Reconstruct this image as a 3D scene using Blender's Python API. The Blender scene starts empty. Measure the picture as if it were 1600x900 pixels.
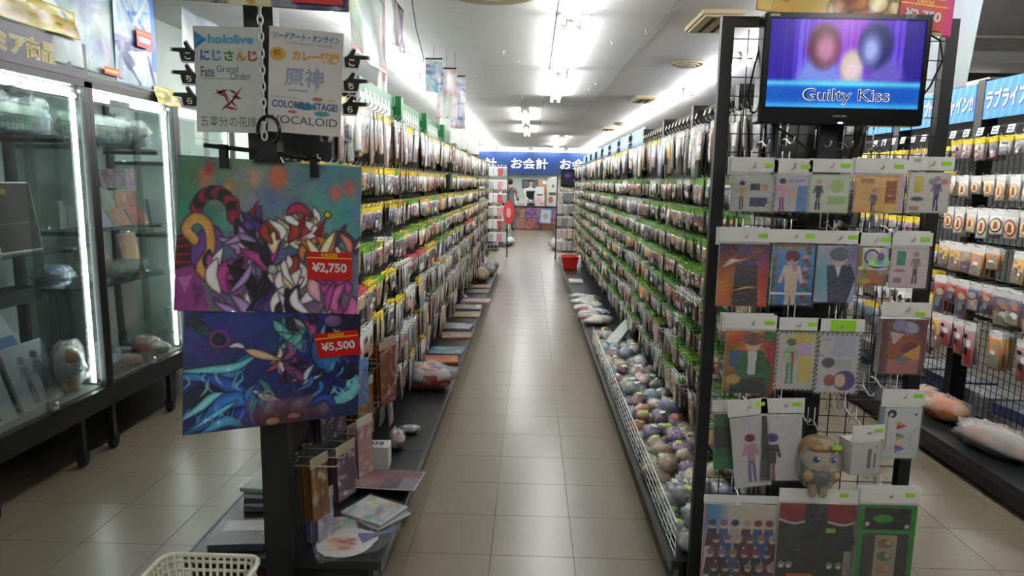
import bpy, bmesh, math, random
import numpy as np
from mathutils import Matrix, Vector, noise as mnoise
random.seed(7); rng = np.random.default_rng(7)
SC = bpy.context.scene
COL = SC.collection

# ------------------------------------------------------------------ camera, world, exposure
cam_d = bpy.data.cameras.new('camera'); cam = bpy.data.objects.new('camera', cam_d); COL.objects.link(cam)
cam_d.sensor_width = 36.0; cam_d.lens = 36.0*1070/1600; cam_d.clip_start = 0.05
CAM_YAW, CAM_PITCH, CAM_ROLL = math.radians(-1.4346), math.radians(8.7923), math.radians(1.0)
_fw = Vector((math.sin(CAM_YAW)*math.cos(CAM_PITCH), math.cos(CAM_YAW)*math.cos(CAM_PITCH), -math.sin(CAM_PITCH)))
_rt = Vector((math.cos(CAM_YAW), -math.sin(CAM_YAW), 0)); _up = _rt.cross(_fw)
_rt = _rt*math.cos(CAM_ROLL) + _up*math.sin(CAM_ROLL); _up = _rt.cross(_fw)
cam.matrix_world = Matrix(((_rt.x, _up.x, -_fw.x, 0), (_rt.y, _up.y, -_fw.y, 0), (_rt.z, _up.z, -_fw.z, 1.6), (0, 0, 0, 1)))
SC.camera = cam
W = bpy.data.worlds.new('world'); SC.world = W; W.use_nodes = True
W.node_tree.nodes['Background'].inputs[0].default_value = (0.85, 0.93, 1, 1)
W.node_tree.nodes['Background'].inputs[1].default_value = 0.05
SC.view_settings.view_transform = 'Standard'; SC.view_settings.look = 'None'
SC.view_settings.exposure = 1.7; SC.view_settings.gamma = 1.0; SC.view_settings.use_curve_mapping = False
TUBE_POWER = 12.0        # fluorescent tubes of the shop
CASE_POWER = 11.0         # strip lamps inside the glass showcases

try:
    SC.cycles.max_bounces = 7; SC.cycles.diffuse_bounces = 3; SC.cycles.glossy_bounces = 3; SC.cycles.transparent_max_bounces = 14; SC.cycles.sample_clamp_indirect = 6.0; SC.cycles.caustics_reflective = False
except Exception: pass
# ------------------------------------------------------------------ materials
def lin(c):
    return tuple((x/12.92 if x <= 0.04045 else ((x+0.055)/1.055)**2.4) for x in c[:3])
MATS = {}
def _new(name):
    m = bpy.data.materials.new(name); m.use_nodes = True
    nt = m.node_tree
    return m, nt, nt.nodes['Principled BSDF'], nt.nodes['Material Output']
def mat(name, col, rough=0.5, metal=0.0, var=0.12, nscale=12.0, bump=0.0, bscale=60.0, coat=0.0, spec=0.5):
    if name in MATS: return MATS[name]
    m, nt, b, out = _new(name); c = lin(col)
    tc = nt.nodes.new('ShaderNodeTexCoord'); n = nt.nodes.new('ShaderNodeTexNoise'); n.inputs['Scale'].default_value = nscale; n.inputs['Detail'].default_value = 4
    nt.links.new(tc.outputs['Object'], n.inputs['Vector'])
    r = nt.nodes.new('ShaderNodeMix'); r.data_type = 'RGBA'
    r.inputs[6].default_value = (*[x*(1-var) for x in c], 1); r.inputs[7].default_value = (*[min(1, x*(1+var)) for x in c], 1)
    nt.links.new(n.outputs['Fac'], r.inputs[0]); nt.links.new(r.outputs[2], b.inputs['Base Color'])
    b.inputs['Roughness'].default_value = rough; b.inputs['Metallic'].default_value = metal
    b.inputs['Coat Weight'].default_value = coat; b.inputs['Coat Roughness'].default_value = 0.12
    b.inputs['Specular IOR Level'].default_value = spec
    if bump:
        n2 = nt.nodes.new('ShaderNodeTexNoise'); n2.inputs['Scale'].default_value = bscale; n2.inputs['Detail'].default_value = 3
        nt.links.new(tc.outputs['Object'], n2.inputs['Vector'])
        bp = nt.nodes.new('ShaderNodeBump'); bp.inputs['Strength'].default_value = bump; bp.inputs['Distance'].default_value = 0.01
        nt.links.new(n2.outputs['Fac'], bp.inputs['Height']); nt.links.new(bp.outputs['Normal'], b.inputs['Normal'])
    MATS[name] = m; return m
def vmat(name, rough=0.5, coat=0.0, bump=0.0, bscale=40.0, emit=0.0, coatr=0.1):
    if name in MATS: return MATS[name]
    m, nt, b, out = _new(name)
    a = nt.nodes.new('ShaderNodeAttribute'); a.attribute_name = 'Col'
    nt.links.new(a.outputs['Color'], b.inputs['Base Color'])
    b.inputs['Roughness'].default_value = rough; b.inputs['Coat Weight'].default_value = coat; b.inputs['Coat Roughness'].default_value = coatr
    if emit:
        nt.links.new(a.outputs['Color'], b.inputs['Emission Color']); b.inputs['Emission Strength'].default_value = emit
        b.inputs['Base Color'].default_value = (0.01, 0.01, 0.01, 1)
        for l in list(b.inputs['Base Color'].links): nt.links.remove(l)
    if bump:
        tc = nt.nodes.new('ShaderNodeTexCoord'); n2 = nt.nodes.new('ShaderNodeTexNoise'); n2.inputs['Scale'].default_value = bscale; n2.inputs['Detail'].default_value = 3
        n2.inputs['Distortion'].default_value = 1.2
        nt.links.new(tc.outputs['Object'], n2.inputs['Vector'])
        bp = nt.nodes.new('ShaderNodeBump'); bp.inputs['Strength'].default_value = bump; bp.inputs['Distance'].default_value = 0.012
        nt.links.new(n2.outputs['Fac'], bp.inputs['Height'])
        nt.links.new(bp.outputs['Normal'], b.inputs['Coat Normal' if coat else 'Normal'])
    MATS[name] = m; return m
def film(name, gloss=0.10, tint=(1, 1, 1), haze=0.05, bump=0.5, bscale=30.0, rough=0.12, edge=0.6):
    if name in MATS: return MATS[name]
    m, nt, b, out = _new(name); nt.nodes.remove(b)
    tr = nt.nodes.new('ShaderNodeBsdfTransparent'); tr.inputs[0].default_value = (*tint, 1)
    gl = nt.nodes.new('ShaderNodeBsdfGlossy'); gl.inputs['Roughness'].default_value = rough
    df = nt.nodes.new('ShaderNodeBsdfDiffuse'); df.inputs[0].default_value = (0.85, 0.88, 0.88, 1)
    lw = nt.nodes.new('ShaderNodeLayerWeight'); lw.inputs['Blend'].default_value = 0.35
    ma = nt.nodes.new('ShaderNodeMath'); ma.operation = 'MULTIPLY_ADD'; ma.inputs[1].default_value = edge; ma.inputs[2].default_value = gloss; ma.use_clamp = True
    nt.links.new(lw.outputs['Fresnel'], ma.inputs[0])
    m1 = nt.nodes.new('ShaderNodeMixShader'); m1.inputs[0].default_value = haze
    m2 = nt.nodes.new('ShaderNodeMixShader')
    nt.links.new(tr.outputs[0], m1.inputs[1]); nt.links.new(df.outputs[0], m1.inputs[2])
    nt.links.new(ma.outputs[0], m2.inputs[0]); nt.links.new(m1.outputs[0], m2.inputs[1]); nt.links.new(gl.outputs[0], m2.inputs[2])
    nt.links.new(m2.outputs[0], out.inputs['Surface'])
    if bump:
        tc = nt.nodes.new('ShaderNodeTexCoord'); n2 = nt.nodes.new('ShaderNodeTexNoise'); n2.inputs['Scale'].default_value = bscale; n2.inputs['Detail'].default_value = 2; n2.inputs['Distortion'].default_value = 1.5
        nt.links.new(tc.outputs['Object'], n2.inputs['Vector'])
        bp = nt.nodes.new('ShaderNodeBump'); bp.inputs['Strength'].default_value = bump; bp.inputs['Distance'].default_value = 0.02
        nt.links.new(n2.outputs['Fac'], bp.inputs['Height']); nt.links.new(bp.outputs['Normal'], gl.inputs['Normal'])
    MATS[name] = m; return m
def tmat(name, rough=0.35, mix=0.5):
    m = vmat(name, rough, 0.6, 0.6, 20); nt = m.node_tree
    if 'tl' in m: return m
    m['tl'] = 1; p = nt.nodes['Principled BSDF']; out = nt.nodes['Material Output']; a = [n for n in nt.nodes if n.type == 'ATTRIBUTE'][0]
    tl = nt.nodes.new('ShaderNodeBsdfTranslucent'); mx = nt.nodes.new('ShaderNodeMixShader'); mx.inputs[0].default_value = mix
    nt.links.new(a.outputs['Color'], tl.inputs[0]); nt.links.new(p.outputs[0], mx.inputs[1]); nt.links.new(tl.outputs[0], mx.inputs[2]); nt.links.new(mx.outputs[0], out.inputs['Surface'])
    return m
def emat(name, col, s):
    if name in MATS: return MATS[name]
    m, nt, b, out = _new(name)
    b.inputs['Base Color'].default_value = (0.8, 0.8, 0.8, 1)
    b.inputs['Emission Color'].default_value = (*col, 1); b.inputs['Emission Strength'].default_value = s
    MATS[name] = m; return m

M_BLACK = mat('black_metal', (0.075, 0.08, 0.085), 0.45, 0.0)
M_DECK = mat('deck_laminate', (0.10, 0.115, 0.12), 0.34, 0.0, var=0.2, nscale=5)
M_PANEL = mat('dark_back_panel', (0.13, 0.14, 0.14), 0.6)
M_CHROME = mat('chrome_wire', (0.80, 0.81, 0.80), 0.28, 0.75, var=0.05)
M_WHITEW = mat('white_coated_wire', (0.82, 0.84, 0.82), 0.35)
M_WHITE = mat('white_card', (0.84, 0.84, 0.82), 0.55, var=0.04)
M_PLASTIC_BLACK = mat('gloss_black_plastic', (0.03, 0.03, 0.035), 0.22, var=0.1)
M_RUBBER = mat('caster_rubber', (0.05, 0.05, 0.055), 0.7)
M_RED = mat('price_red', (0.80, 0.05, 0.08), 0.4, var=0.05)
M_YEL = mat('price_yellow', (0.96, 0.76, 0.05), 0.4, var=0.05)
M_LIME = mat('lime_sticker', (0.56, 0.80, 0.16), 0.5, var=0.05)
M_GREENSIGN = mat('green_sign', (0.06, 0.42, 0.22), 0.4, var=0.05)
M_BLUESIGN = mat('sky_blue_sign', (0.10, 0.48, 0.86), 0.35, var=0.15, nscale=30)
M_NAVY = mat('royal_blue_banner', (0.02, 0.19, 0.42), 0.5, var=0.05)
M_BEIGE = mat('aged_beige_plastic', (0.76, 0.70, 0.56), 0.5)
M_CASEWALL = mat('case_back_grey', (0.62, 0.67, 0.65), 0.5)
M_WALL = mat('wall_paint', (0.80, 0.84, 0.81), 0.7, var=0.03)
M_CEIL = mat('ceiling_board', (0.86, 0.86, 0.86), 0.75, var=0.05, nscale=3, bump=0.05)
M_VC = vmat('printed_card', 0.5, 0.12)
M_VCP = vmat('bagged_print', 0.35, 0.9, 0.8, 35, coatr=0.14)
M_VCF = vmat('coloured_fabric', 0.85, 0.0)
M_ART = vmat('poster_print', 0.5, 0.35, 0.12, 9)
M_FILM = film('clear_bag_film', 0.05, haze=0.03, bump=0.7, bscale=35, edge=0.35)
M_FILMW = film('wrinkled_bag_film', 0.11, haze=0.16, bump=1.0, bscale=38, edge=0.35, rough=0.16)
M_GLASS = film('showcase_glass', 0.03, tint=(0.96, 0.99, 0.98), haze=0.008, bump=0.0, rough=0.02, edge=0.45)
M_GSHELF = film('shelf_glass', 0.08, tint=(0.92, 0.98, 0.96), haze=0.04, bump=0.0, rough=0.03, edge=0.6)
M_TUBE = emat('fluorescent_tube', (0.99, 1.0, 0.985), TUBE_POWER)
M_CTUBE = emat('case_strip_lamp', (0.90, 1.0, 0.98), CASE_POWER)
M_SCREEN = vmat('screen_glow', 0.2, 0.0, emit=0.34)
def lmat(col, rough=0.5):
    return mat('ink_%02x%02x%02x' % tuple(int(x*255) for x in col), col, rough, var=0.03)

# ------------------------------------------------------------------ mesh builder
class MB:
    def __init__(s): s.v = []; s.f = []; s.c = []; s.m = []; s.sm = []
    def add(s, vs, fs, col=(0.5, 0.5, 0.5), m=0, smooth=False, M=None):
        k = len(s.v)
        if M is not None: vs = [M @ Vector(p) for p in vs]
        s.v += [tuple(p) for p in vs]
        for i, f in enumerate(fs):
            s.f.append(tuple(k+j for j in f)); s.c.append(col[i] if isinstance(col, list) else col); s.m.append(m); s.sm.append(smooth)
    def box(s, c, d, col=(0.5, 0.5, 0.5), m=0, M=None):
        x, y, z = c; a, b, e = d[0]/2, d[1]/2, d[2]/2
        vs = [(x-a, y-b, z-e), (x+a, y-b, z-e), (x+a, y+b, z-e), (x-a, y+b, z-e), (x-a, y-b, z+e), (x+a, y-b, z+e), (x+a, y+b, z+e), (x-a, y+b, z+e)]
        s.add(vs, [(3, 2, 1, 0), (4, 5, 6, 7), (0, 1, 5, 4), (1, 2, 6, 5), (2, 3, 7, 6), (3, 0, 4, 7)], col, m, M=M)
    def bbox(s, p, q, col=(0.5, 0.5, 0.5), m=0, M=None):
        s.box([(a+b)/2 for a, b in zip(p, q)], [abs(b-a) for a, b in zip(p, q)], col, m, M)
    def bevbox(s, c, d, r, col=(0.5, 0.5, 0.5), m=0, M=None):
        # box with all vertical (z) corners rounded and top/bottom chamfer
        a, b, e = d[0]/2, d[1]/2, d[2]/2; r = min(r, a*0.9, b*0.9, e*0.9); o = []
        for sx, sy, a0 in ((1, 1, 0), (-1, 1, 90), (-1, -1, 180), (1, -1, 270)):
            for t in (0, 45, 90):
                an = math.radians(a0+t); o.append((sx*(a-r)+r*math.cos(an), sy*(b-r)+r*math.sin(an)))
        n = len(o); vs = []
        for z, k in ((-e, r*0.5), (-e+r*0.5, 0), (e-r*0.5, 0), (e, r*0.5)):
            for x, y in o: vs.append((c[0]+x*(a-k)/a, c[1]+y*(b-k)/b, c[2]+z))
        fs = [tuple(range(n-1, -1, -1)), tuple(range(3*n, 4*n))]
        for L in range(3):
            for i in range(n): fs.append((L*n+i, L*n+(i+1) % n, (L+1)*n+(i+1) % n, (L+1)*n+i))
        s.add(vs, fs, col, m, M=M)
    def prism(s, poly, z0, z1, col=(0.5, 0.5, 0.5), m=0, M=None, side=None):
        n = len(poly)
        ar = sum(poly[i][0]*poly[(i+1) % n][1]-poly[(i+1) % n][0]*poly[i][1] for i in range(n))
        if ar < 0: poly = poly[::-1]
        vs = [(x, y, z0) for x, y in poly]+[(x, y, z1) for x, y in poly]
        fs = [tuple(range(n-1, -1, -1)), tuple(range(n, 2*n))]+[(i, (i+1) % n, n+(i+1) % n, n+i) for i in range(n)]
        s.add(vs, fs, col if side is None else [side, col]+[side]*n, m, M=M)
    def tube(s, pts, r, n=6, col=(0.5, 0.5, 0.5), m=0, closed=False, M=None, smooth=True):
        pts = [Vector(p) for p in pts]; k = len(pts); vs = []
        rs = r if isinstance(r, (list, tuple)) else [r]*k
        prev = None
        for i, p in enumerate(pts):
            t = (pts[(i+1) % k]-pts[i-1]) if closed else (pts[min(i+1, k-1)]-pts[max(i-1, 0)])
            if t.length < 1e-9: t = Vector((0, 0, 1))
            t.normalize()
            a = prev if prev is not None else (Vector((0, 0, 1)) if abs(t.z) < 0.9 else Vector((1, 0, 0)))
            u = a-t*a.dot(t)
            if u.length < 1e-6: u = t.orthogonal()
            u.normalize(); prev = u; w = t.cross(u)
            for j in range(n):
                an = 2*math.pi*(j+0.5)/n; vs.append(p+u*math.cos(an)*rs[i]+w*math.sin(an)*rs[i])
        fs = []
        for i in range(k if closed else k-1):
            a, b = i*n, ((i+1) % k)*n
            for j in range(n): fs.append((a+j, a+(j+1) % n, b+(j+1) % n, b+j))
        if not closed: fs += [tuple(range(n-1, -1, -1)), tuple((k-1)*n+j for j in range(n))]
        s.add(vs, fs, col, m, smooth and n > 4, M)
    def lathe(s, prof, n=16, col=(0.5, 0.5, 0.5), m=0, M=None, smooth=True):
        vs = []; k = len(prof)
        for r, z in prof:
            for j in range(n): an = 2*math.pi*j/n; vs.append((r*math.cos(an), r*math.sin(an), z))
        fs = []
        for i in range(k-1):
            for j in range(n): fs.append((i*n+j, i*n+(j+1) % n, (i+1)*n+(j+1) % n, (i+1)*n+j))
        fs += [tuple(range(n-1, -1, -1)), tuple((k-1)*n+j for j in range(n))]
        s.add(vs, fs, col, m, smooth, M)
    def blob(s, c, r, col=(0.5, 0.5, 0.5), m=0, seg=12, ring=8, amp=0.0, fr=3.0, seed=0, M=None, colfn=None, sq=1.0, flat=None):
        vs = []; fs = []; cs = []
        for i in range(ring+1):
            th = math.pi*i/ring
            for j in range(seg):
                ph = 2*math.pi*j/seg
                d = Vector((math.sin(th)*math.cos(ph), math.sin(th)*math.sin(ph), math.cos(th)))
                d = Vector([math.copysign(abs(x)**sq, x) for x in d])
                k = 1+amp*mnoise.noise(d*fr+Vector((seed*3.1, seed*1.7, seed)))
                p = Vector((c[0]+d.x*r[0]*k, c[1]+d.y*r[1]*k, c[2]+d.z*r[2]*k))
                if flat is not None: p.z = max(p.z, flat)
                vs.append(p)
        for i in range(ring):
            for j in range(seg):
                f = (i*seg+j, (i+1)*seg+j, (i+1)*seg+(j+1) % seg, i*seg+(j+1) % seg); fs.append(f)
                cs.append(colfn(math.pi*(i+0.5)/ring, 2*math.pi*(j+0.5)/seg) if colfn else col)
        s.add(vs, fs, cs, m, True, M)
    def mesh(s, name, mats):
        me = bpy.data.meshes.new(name); me.from_pydata(s.v, [], s.f)
        if not isinstance(mats, (list, tuple)): mats = [mats]
        for m in mats: me.materials.append(m)
        n = len(me.polygons)
        me.polygons.foreach_set('material_index', np.array(s.m, dtype=np.int32))
        me.polygons.foreach_set('use_smooth', np.array(s.sm, dtype=bool))
        at = me.color_attributes.new('Col', 'FLOAT_COLOR', 'CORNER')
        cl = np.array([(*lin(c), 1.0) for c in s.c], dtype=np.float32)
        cnt = np.array([len(f) for f in s.f]); at.data.foreach_set('color', np.repeat(cl, cnt, axis=0).ravel())
        me.update(); return me

def obj(name, me, parent=None, M=None):
    if isinstance(me, tuple): me = me[0].mesh(name, me[1])
    o = bpy.data.objects.new(name, me); COL.objects.link(o)
    if parent is not None: o.parent = parent
    if M is not None: o.matrix_basis = M if isinstance(M, Matrix) else Matrix.Translation(Vector(M))
    return o
def tag(o, label=None, cat=None, group=None, kind=None):
    if label: o['label'] = label
    if cat: o['category'] = cat
    if group: o['group'] = group
    if kind: o['kind'] = kind
    return o
def empty(name, M=None):
    o = bpy.data.objects.new(name, None); COL.objects.link(o); o.empty_display_size = 0.05
    if M is not None: o.matrix_basis = M if isinstance(M, Matrix) else Matrix.Translation(Vector(M))
    return o
def frame(o, u, v):
    u = Vector(u).normalized(); v = Vector(v); n = u.cross(v).normalized(); v = n.cross(u)
    return Matrix(((u.x, v.x, n.x, o[0]), (u.y, v.y, n.y, o[1]), (u.z, v.z, n.z, o[2]), (0, 0, 0, 1)))
def T(x, y, z): return Matrix.Translation((x, y, z))
def RX(d): return Matrix.Rotation(math.radians(d), 4, 'X')
def RY(d): return Matrix.Rotation(math.radians(d), 4, 'Y')
def RZ(d): return Matrix.Rotation(math.radians(d), 4, 'Z')
def F_front(x, y, z): return frame((x, y, z), (1, 0, 0), (0, 0, 1))      # faces the camera side (-Y)
def F_left(x, y, z): return frame((x, y, z), (0, 1, 0), (0, 0, 1))       # on the left, faces +X
def F_right(x, y, z): return frame((x, y, z), (0, -1, 0), (0, 0, 1))     # on the right, faces -X
TMP = bpy.data.scenes.new('lettering_scratch')
def text_mesh(name, s, height, material, width=None, bold=0.0, thick=0.0006, italic=0.0, spacing=1.0):
    cu = bpy.data.curves.new('t', 'FONT'); cu.body = s; cu.size = 1; cu.align_x = 'CENTER'; cu.align_y = 'CENTER'
    cu.resolution_u = 3; cu.offset = bold; cu.extrude = 0.0; cu.shear = italic; cu.space_character = spacing
    o = bpy.data.objects.new('t', cu); TMP.collection.objects.link(o)
    vl = TMP.view_layers[0]; vl.update(); dg = vl.depsgraph
    me = bpy.data.meshes.new_from_object(o.evaluated_get(dg))
    bpy.data.objects.remove(o); bpy.data.curves.remove(cu)
    n = len(me.vertices); co = np.empty(n*3, dtype=np.float32); me.vertices.foreach_get('co', co); co = co.reshape(-1, 3)
    lo, hi = co.min(0), co.max(0); c = (lo+hi)/2; k = height/(hi[1]-lo[1]); kx = k if width is None else width/(hi[0]-lo[0])
    co[:, 0] = (co[:, 0]-c[0])*kx; co[:, 1] = (co[:, 1]-c[1])*k; co[:, 2] = thick
    me.vertices.foreach_set('co', co.ravel()); me.name = name
    me.materials.clear(); me.materials.append(material)
    me.polygons.foreach_set('material_index', np.zeros(len(me.polygons), dtype=np.int32)); me.update()
    return me

# ------------------------------------------------------------------ numpy painter for flat prints
class Art:
    def __init__(s, nx, asp, bg=(1, 1, 1)):
        s.nx = nx; s.ny = max(4, int(nx*asp)); s.asp = asp
        s.X, s.Y = np.meshgrid((np.arange(s.nx)+0.5)/s.nx, (np.arange(s.ny)+0.5)/s.nx)
        s.a = np.empty((s.ny, s.nx, 3)); s.a[:] = bg; s.px = 1.0/s.nx; s.ol = None
    def mask(s, m, col, al=1.0):
        m = np.clip(m, 0, 1)[..., None]*al; s.a = s.a*(1-m)+np.array(col)*m; return s
    def ell(s, cx, cy, rx, ry, col, rot=0, soft=None, al=1.0):
        so = soft or s.px; c, n = math.cos(math.radians(rot)), math.sin(math.radians(rot))
        x = (s.X-cx)*c+(s.Y-cy)*n; y = -(s.X-cx)*n+(s.Y-cy)*c
        d = (np.sqrt((x/rx)**2+(y/ry)**2)-1)*min(rx, ry)
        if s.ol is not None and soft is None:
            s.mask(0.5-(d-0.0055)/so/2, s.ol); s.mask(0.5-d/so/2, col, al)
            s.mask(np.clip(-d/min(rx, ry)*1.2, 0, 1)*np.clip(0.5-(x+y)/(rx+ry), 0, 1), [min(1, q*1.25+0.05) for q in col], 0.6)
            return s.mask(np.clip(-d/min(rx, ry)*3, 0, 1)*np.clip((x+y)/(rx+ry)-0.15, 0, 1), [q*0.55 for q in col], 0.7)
        return s.mask(0.5-d/so/2, col, al)
    def ring(s, cx, cy, r, w, col, a0=0, a1=360):
        d = np.abs(np.hypot(s.X-cx, s.Y-cy)-r)-w/2; m = 0.5-d/s.px/2
        an = np.degrees(np.arctan2(s.Y-cy, s.X-cx)) % 360
        return s.mask(np.where((an >= a0) & (an <= a1), m, 0), col)
    def rect(s, x0, y0, x1, y1, col, al=1.0): return s.mask(((s.X >= x0) & (s.X <= x1) & (s.Y >= y0) & (s.Y <= y1))*1.0, col, al)
    def poly(s, pts, col, al=1.0):
        ins = np.zeros_like(s.X, dtype=bool); n = len(pts)
        for i in range(n):
            (x0, y0), (x1, y1) = pts[i], pts[(i+1) % n]
            if y0 == y1: continue
            ins ^= ((y0 > s.Y) != (y1 > s.Y)) & (s.X < (x1-x0)*(s.Y-y0)/(y1-y0)+x0)
        return s.mask(ins*1.0, col, al)
    def stroke(s, pts, w, col, taper=False, al=1.0, k=10, soft=None):
        P = [np.array(p, float) for p in pts]; Q = []
        P = [2*P[0]-P[1]]+P+[2*P[-1]-P[-2]]
        for i in range(1, len(P)-2):
            for t in np.linspace(0, 1, k, endpoint=False):
                Q.append(0.5*((2*P[i])+(-P[i-1]+P[i+1])*t+(2*P[i-1]-5*P[i]+4*P[i+1]-P[i+2])*t*t+(-P[i-1]+3*P[i]-3*P[i+1]+P[i+2])*t**3))
        Q.append(P[-2]); D = np.full_like(s.X, 9.0); n = len(Q)-1
        for i in range(n):
            a, b = Q[i], Q[i+1]; ab = b-a; L = max(ab@ab, 1e-12)
            t = np.clip(((s.X-a[0])*ab[0]+(s.Y-a[1])*ab[1])/L, 0, 1)
            ww = w/2*(math.sin(math.pi*min(1, (i+0.7)/(n+0.4))) if taper else 1)
            D = np.minimum(D, np.hypot(s.X-a[0]-t*ab[0], s.Y-a[1]-t*ab[1])-ww)
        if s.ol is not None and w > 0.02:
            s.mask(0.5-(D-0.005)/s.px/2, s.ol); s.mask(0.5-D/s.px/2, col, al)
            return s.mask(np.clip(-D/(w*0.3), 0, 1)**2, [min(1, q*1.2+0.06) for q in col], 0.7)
        return s.mask(0.5-D/(soft or s.px)/2, col, al)
    def grad(s, c0, c1, vert=True):
        t = (s.Y/s.asp if vert else s.X)[..., None]; s.a = np.array(c0)*(1-t)+np.array(c1)*t; return s
    def noise(s, n, amp, seed=0):
        r = np.random.default_rng(seed); g = r.normal(size=(n+2, n+2, 3))*amp
        fx = s.X*n; fy = s.Y/s.asp*n; i = np.minimum(fx.astype(int), n); j = np.minimum(fy.astype(int), n)
        u = (fx-i)[..., None]; v = (fy-j)[..., None]
        s.a = s.a+(g[j, i]*(1-u)*(1-v)+g[j, i+1]*u*(1-v)+g[j+1, i]*(1-u)*v+g[j+1, i+1]*u*v); return s
    def figure(s, cx, top, h, hair, coat, leg, skin=(0.85, 0.70, 0.62)):
        # plain faceless mannequin shape
        hd = h*0.085
        s.poly([(cx-hd*1.1, top+h*0.2), (cx+hd*1.1, top+h*0.2), (cx+hd*0.9, top+h*0.58), (cx-hd*0.9, top+h*0.58)], coat)
        s.poly([(cx-hd*0.8, top+h*0.55), (cx-hd*0.05, top+h*0.55), (cx-hd*0.2, top+h), (cx-hd*0.9, top+h)], leg)
        s.poly([(cx+hd*0.05, top+h*0.55), (cx+hd*0.8, top+h*0.55), (cx+hd*0.95, top+h), (cx+hd*0.3, top+h)], leg)
        s.stroke([(cx-hd, top+h*0.22), (cx-hd*1.7, top+h*0.42)], hd*0.6, coat); s.stroke([(cx+hd, top+h*0.22), (cx+hd*1.6, top+h*0.42)], hd*0.6, coat)
        s.ell(cx, top+h*0.10, hd, hd*1.15, skin); s.ell(cx, top+h*0.075, hd*1.15, hd*0.95, hair); return s
    def mesh(s, name, w, h, material, zfn=None):
        img = np.clip(s.a, 0, 1); l = np.where(img <= 0.04045, img/12.92, ((img+0.055)/1.055)**2.4)
        # one quad per print dot row/column, colours carried by the corners' shared points
        nx, ny = s.nx, s.ny
        gx, gy = np.meshgrid(np.linspace(-w/2, w/2, nx), np.linspace(0, -h, ny))
        z = np.zeros_like(gx) if zfn is None else zfn(gx, gy)
        co = np.stack([gx, gy, z], -1).reshape(-1, 3)
        idx = np.arange(nx*ny).reshape(ny, nx)
        q = np.stack([idx[1:, :-1], idx[1:, 1:], idx[:-1, 1:], idx[:-1, :-1]], -1).reshape(-1, 4)
        me = bpy.data.meshes.new(name); me.vertices.add(len(co)); me.vertices.foreach_set('co', co.astype(np.float32).ravel())
        me.loops.add(q.size); me.loops.foreach_set('vertex_index', q.astype(np.int32).ravel())
        me.polygons.add(len(q)); me.polygons.foreach_set('loop_start', np.arange(0, q.size, 4, dtype=np.int32))
        me.polygons.foreach_set('use_smooth', np.ones(len(q), dtype=bool))
        me.update(calc_edges=True)
        at = me.color_attributes.new('Col', 'FLOAT_COLOR', 'POINT')
        at.data.foreach_set('color', np.concatenate([l.reshape(-1, 3), np.ones((nx*ny, 1))], 1).astype(np.float32).ravel())
        me.materials.append(material); return me

ONES = ['', 'first', 'second', 'third', 'fourth', 'fifth', 'sixth', 'seventh', 'eighth', 'ninth', 'tenth', 'eleventh', 'twelfth', 'thirteenth', 'fourteenth', 'fifteenth', 'sixteenth', 'seventeenth', 'eighteenth', 'nineteenth']
TENS = {20: 'twent', 30: 'thirt', 40: 'fort', 50: 'fift', 60: 'sixt', 70: 'sevent', 80: 'eight', 90: 'ninet'}
def ordn(n):
    if n < 20: return ONES[n]
    if n >= 100: return 'hundred-and-'+ordn(n-100) if n > 100 else 'hundredth'
    t = TENS[n//10*10]
    return t+'ieth' if n % 10 == 0 else t+'y-'+ONES[n % 10]

# ================================================================== SETTING
CZ = 2.85
def wpart(name, me, parent, Mw=None):
    if isinstance(me, tuple): me = me[0].mesh(name, me[1])
    return obj(name, me, parent, parent.matrix_basis.inverted() @ (Mw if Mw is not None else Matrix()))
def struct(name, b, m, label=None):
    return tag(obj(name, (b, m)), label, kind='structure')
# tile material: worn beige vinyl with a waxed, slightly wavy surface
m_tile = mat('waxed_vinyl_tile', (0.455, 0.42, 0.355), 0.282, var=0.13, nscale=1.7, bump=0.10, bscale=5.0, spec=0.55)
_nt = m_tile.node_tree; _g = _nt.nodes.new('ShaderNodeNewGeometry')
for _n in [n for n in _nt.nodes if n.type == 'TEX_NOISE']: _nt.links.new(_g.outputs['Position'], _n.inputs['Vector'])   # wear runs on across the tiles
b = MB(); b.bbox((-3.05, -4, -0.12), (7.6, 26.5, -0.006)); floor = struct('floor', b, mat('dark_joint', (0.37, 0.34, 0.29), 0.6))
TS = 0.36; TX, TY = -0.142, 2.757
def tile_mesh(cells):
    tb = MB(); g = 0.0010; h = TS/2-g; e = h-0.0004
    for x, y in cells:
        tb.add([(x-h, y-h, -0.006), (x+h, y-h, -0.006), (x+h, y+h, -0.006), (x-h, y+h, -0.006), (x-h, y-h, -0.001), (x+h, y-h, -0.001), (x+h, y+h, -0.001), (x-h, y+h, -0.001), (x-e, y-e, 0), (x+e, y-e, 0), (x+e, y+e, 0), (x-e, y+e, 0)],
               [(0, 1, 5, 4), (1, 2, 6, 5), (2, 3, 7, 6), (3, 0, 4, 7), (4, 5, 9, 8), (5, 6, 10, 9), (6, 7, 11, 10), (7, 4, 8, 11), (8, 9, 10, 11)])
    return tb
cells = []
for i in range(-8, 22):
    for j in range(-19, 66):
        x, y = TX+(i+0.5)*TS, TY+(j+0.5)*TS
        if -3.0 < x < 7.5 and -3.9 < y < 26.4: cells.append((x, y))
def near_key(c):
    x, y = c
    vis = (y > 2.0) and ((-0.72 < x < 0.72) or (-2.7 < x < -1.15 and y < 6.5) or (1.4 < x < 2.6 and 3 < y < 8.5))
    return (0 if vis else 1, y)
cells.sort(key=near_key)
tm = tile_mesh([(0, 0)]).mesh('floor_tile', m_tile)
for x, y in cells[:295]: obj('floor_tile', tm, floor, T(x, y, 0))
tag(obj('floor_tile_field', (tile_mesh(cells[295:]), m_tile), floor), kind='stuff')

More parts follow.
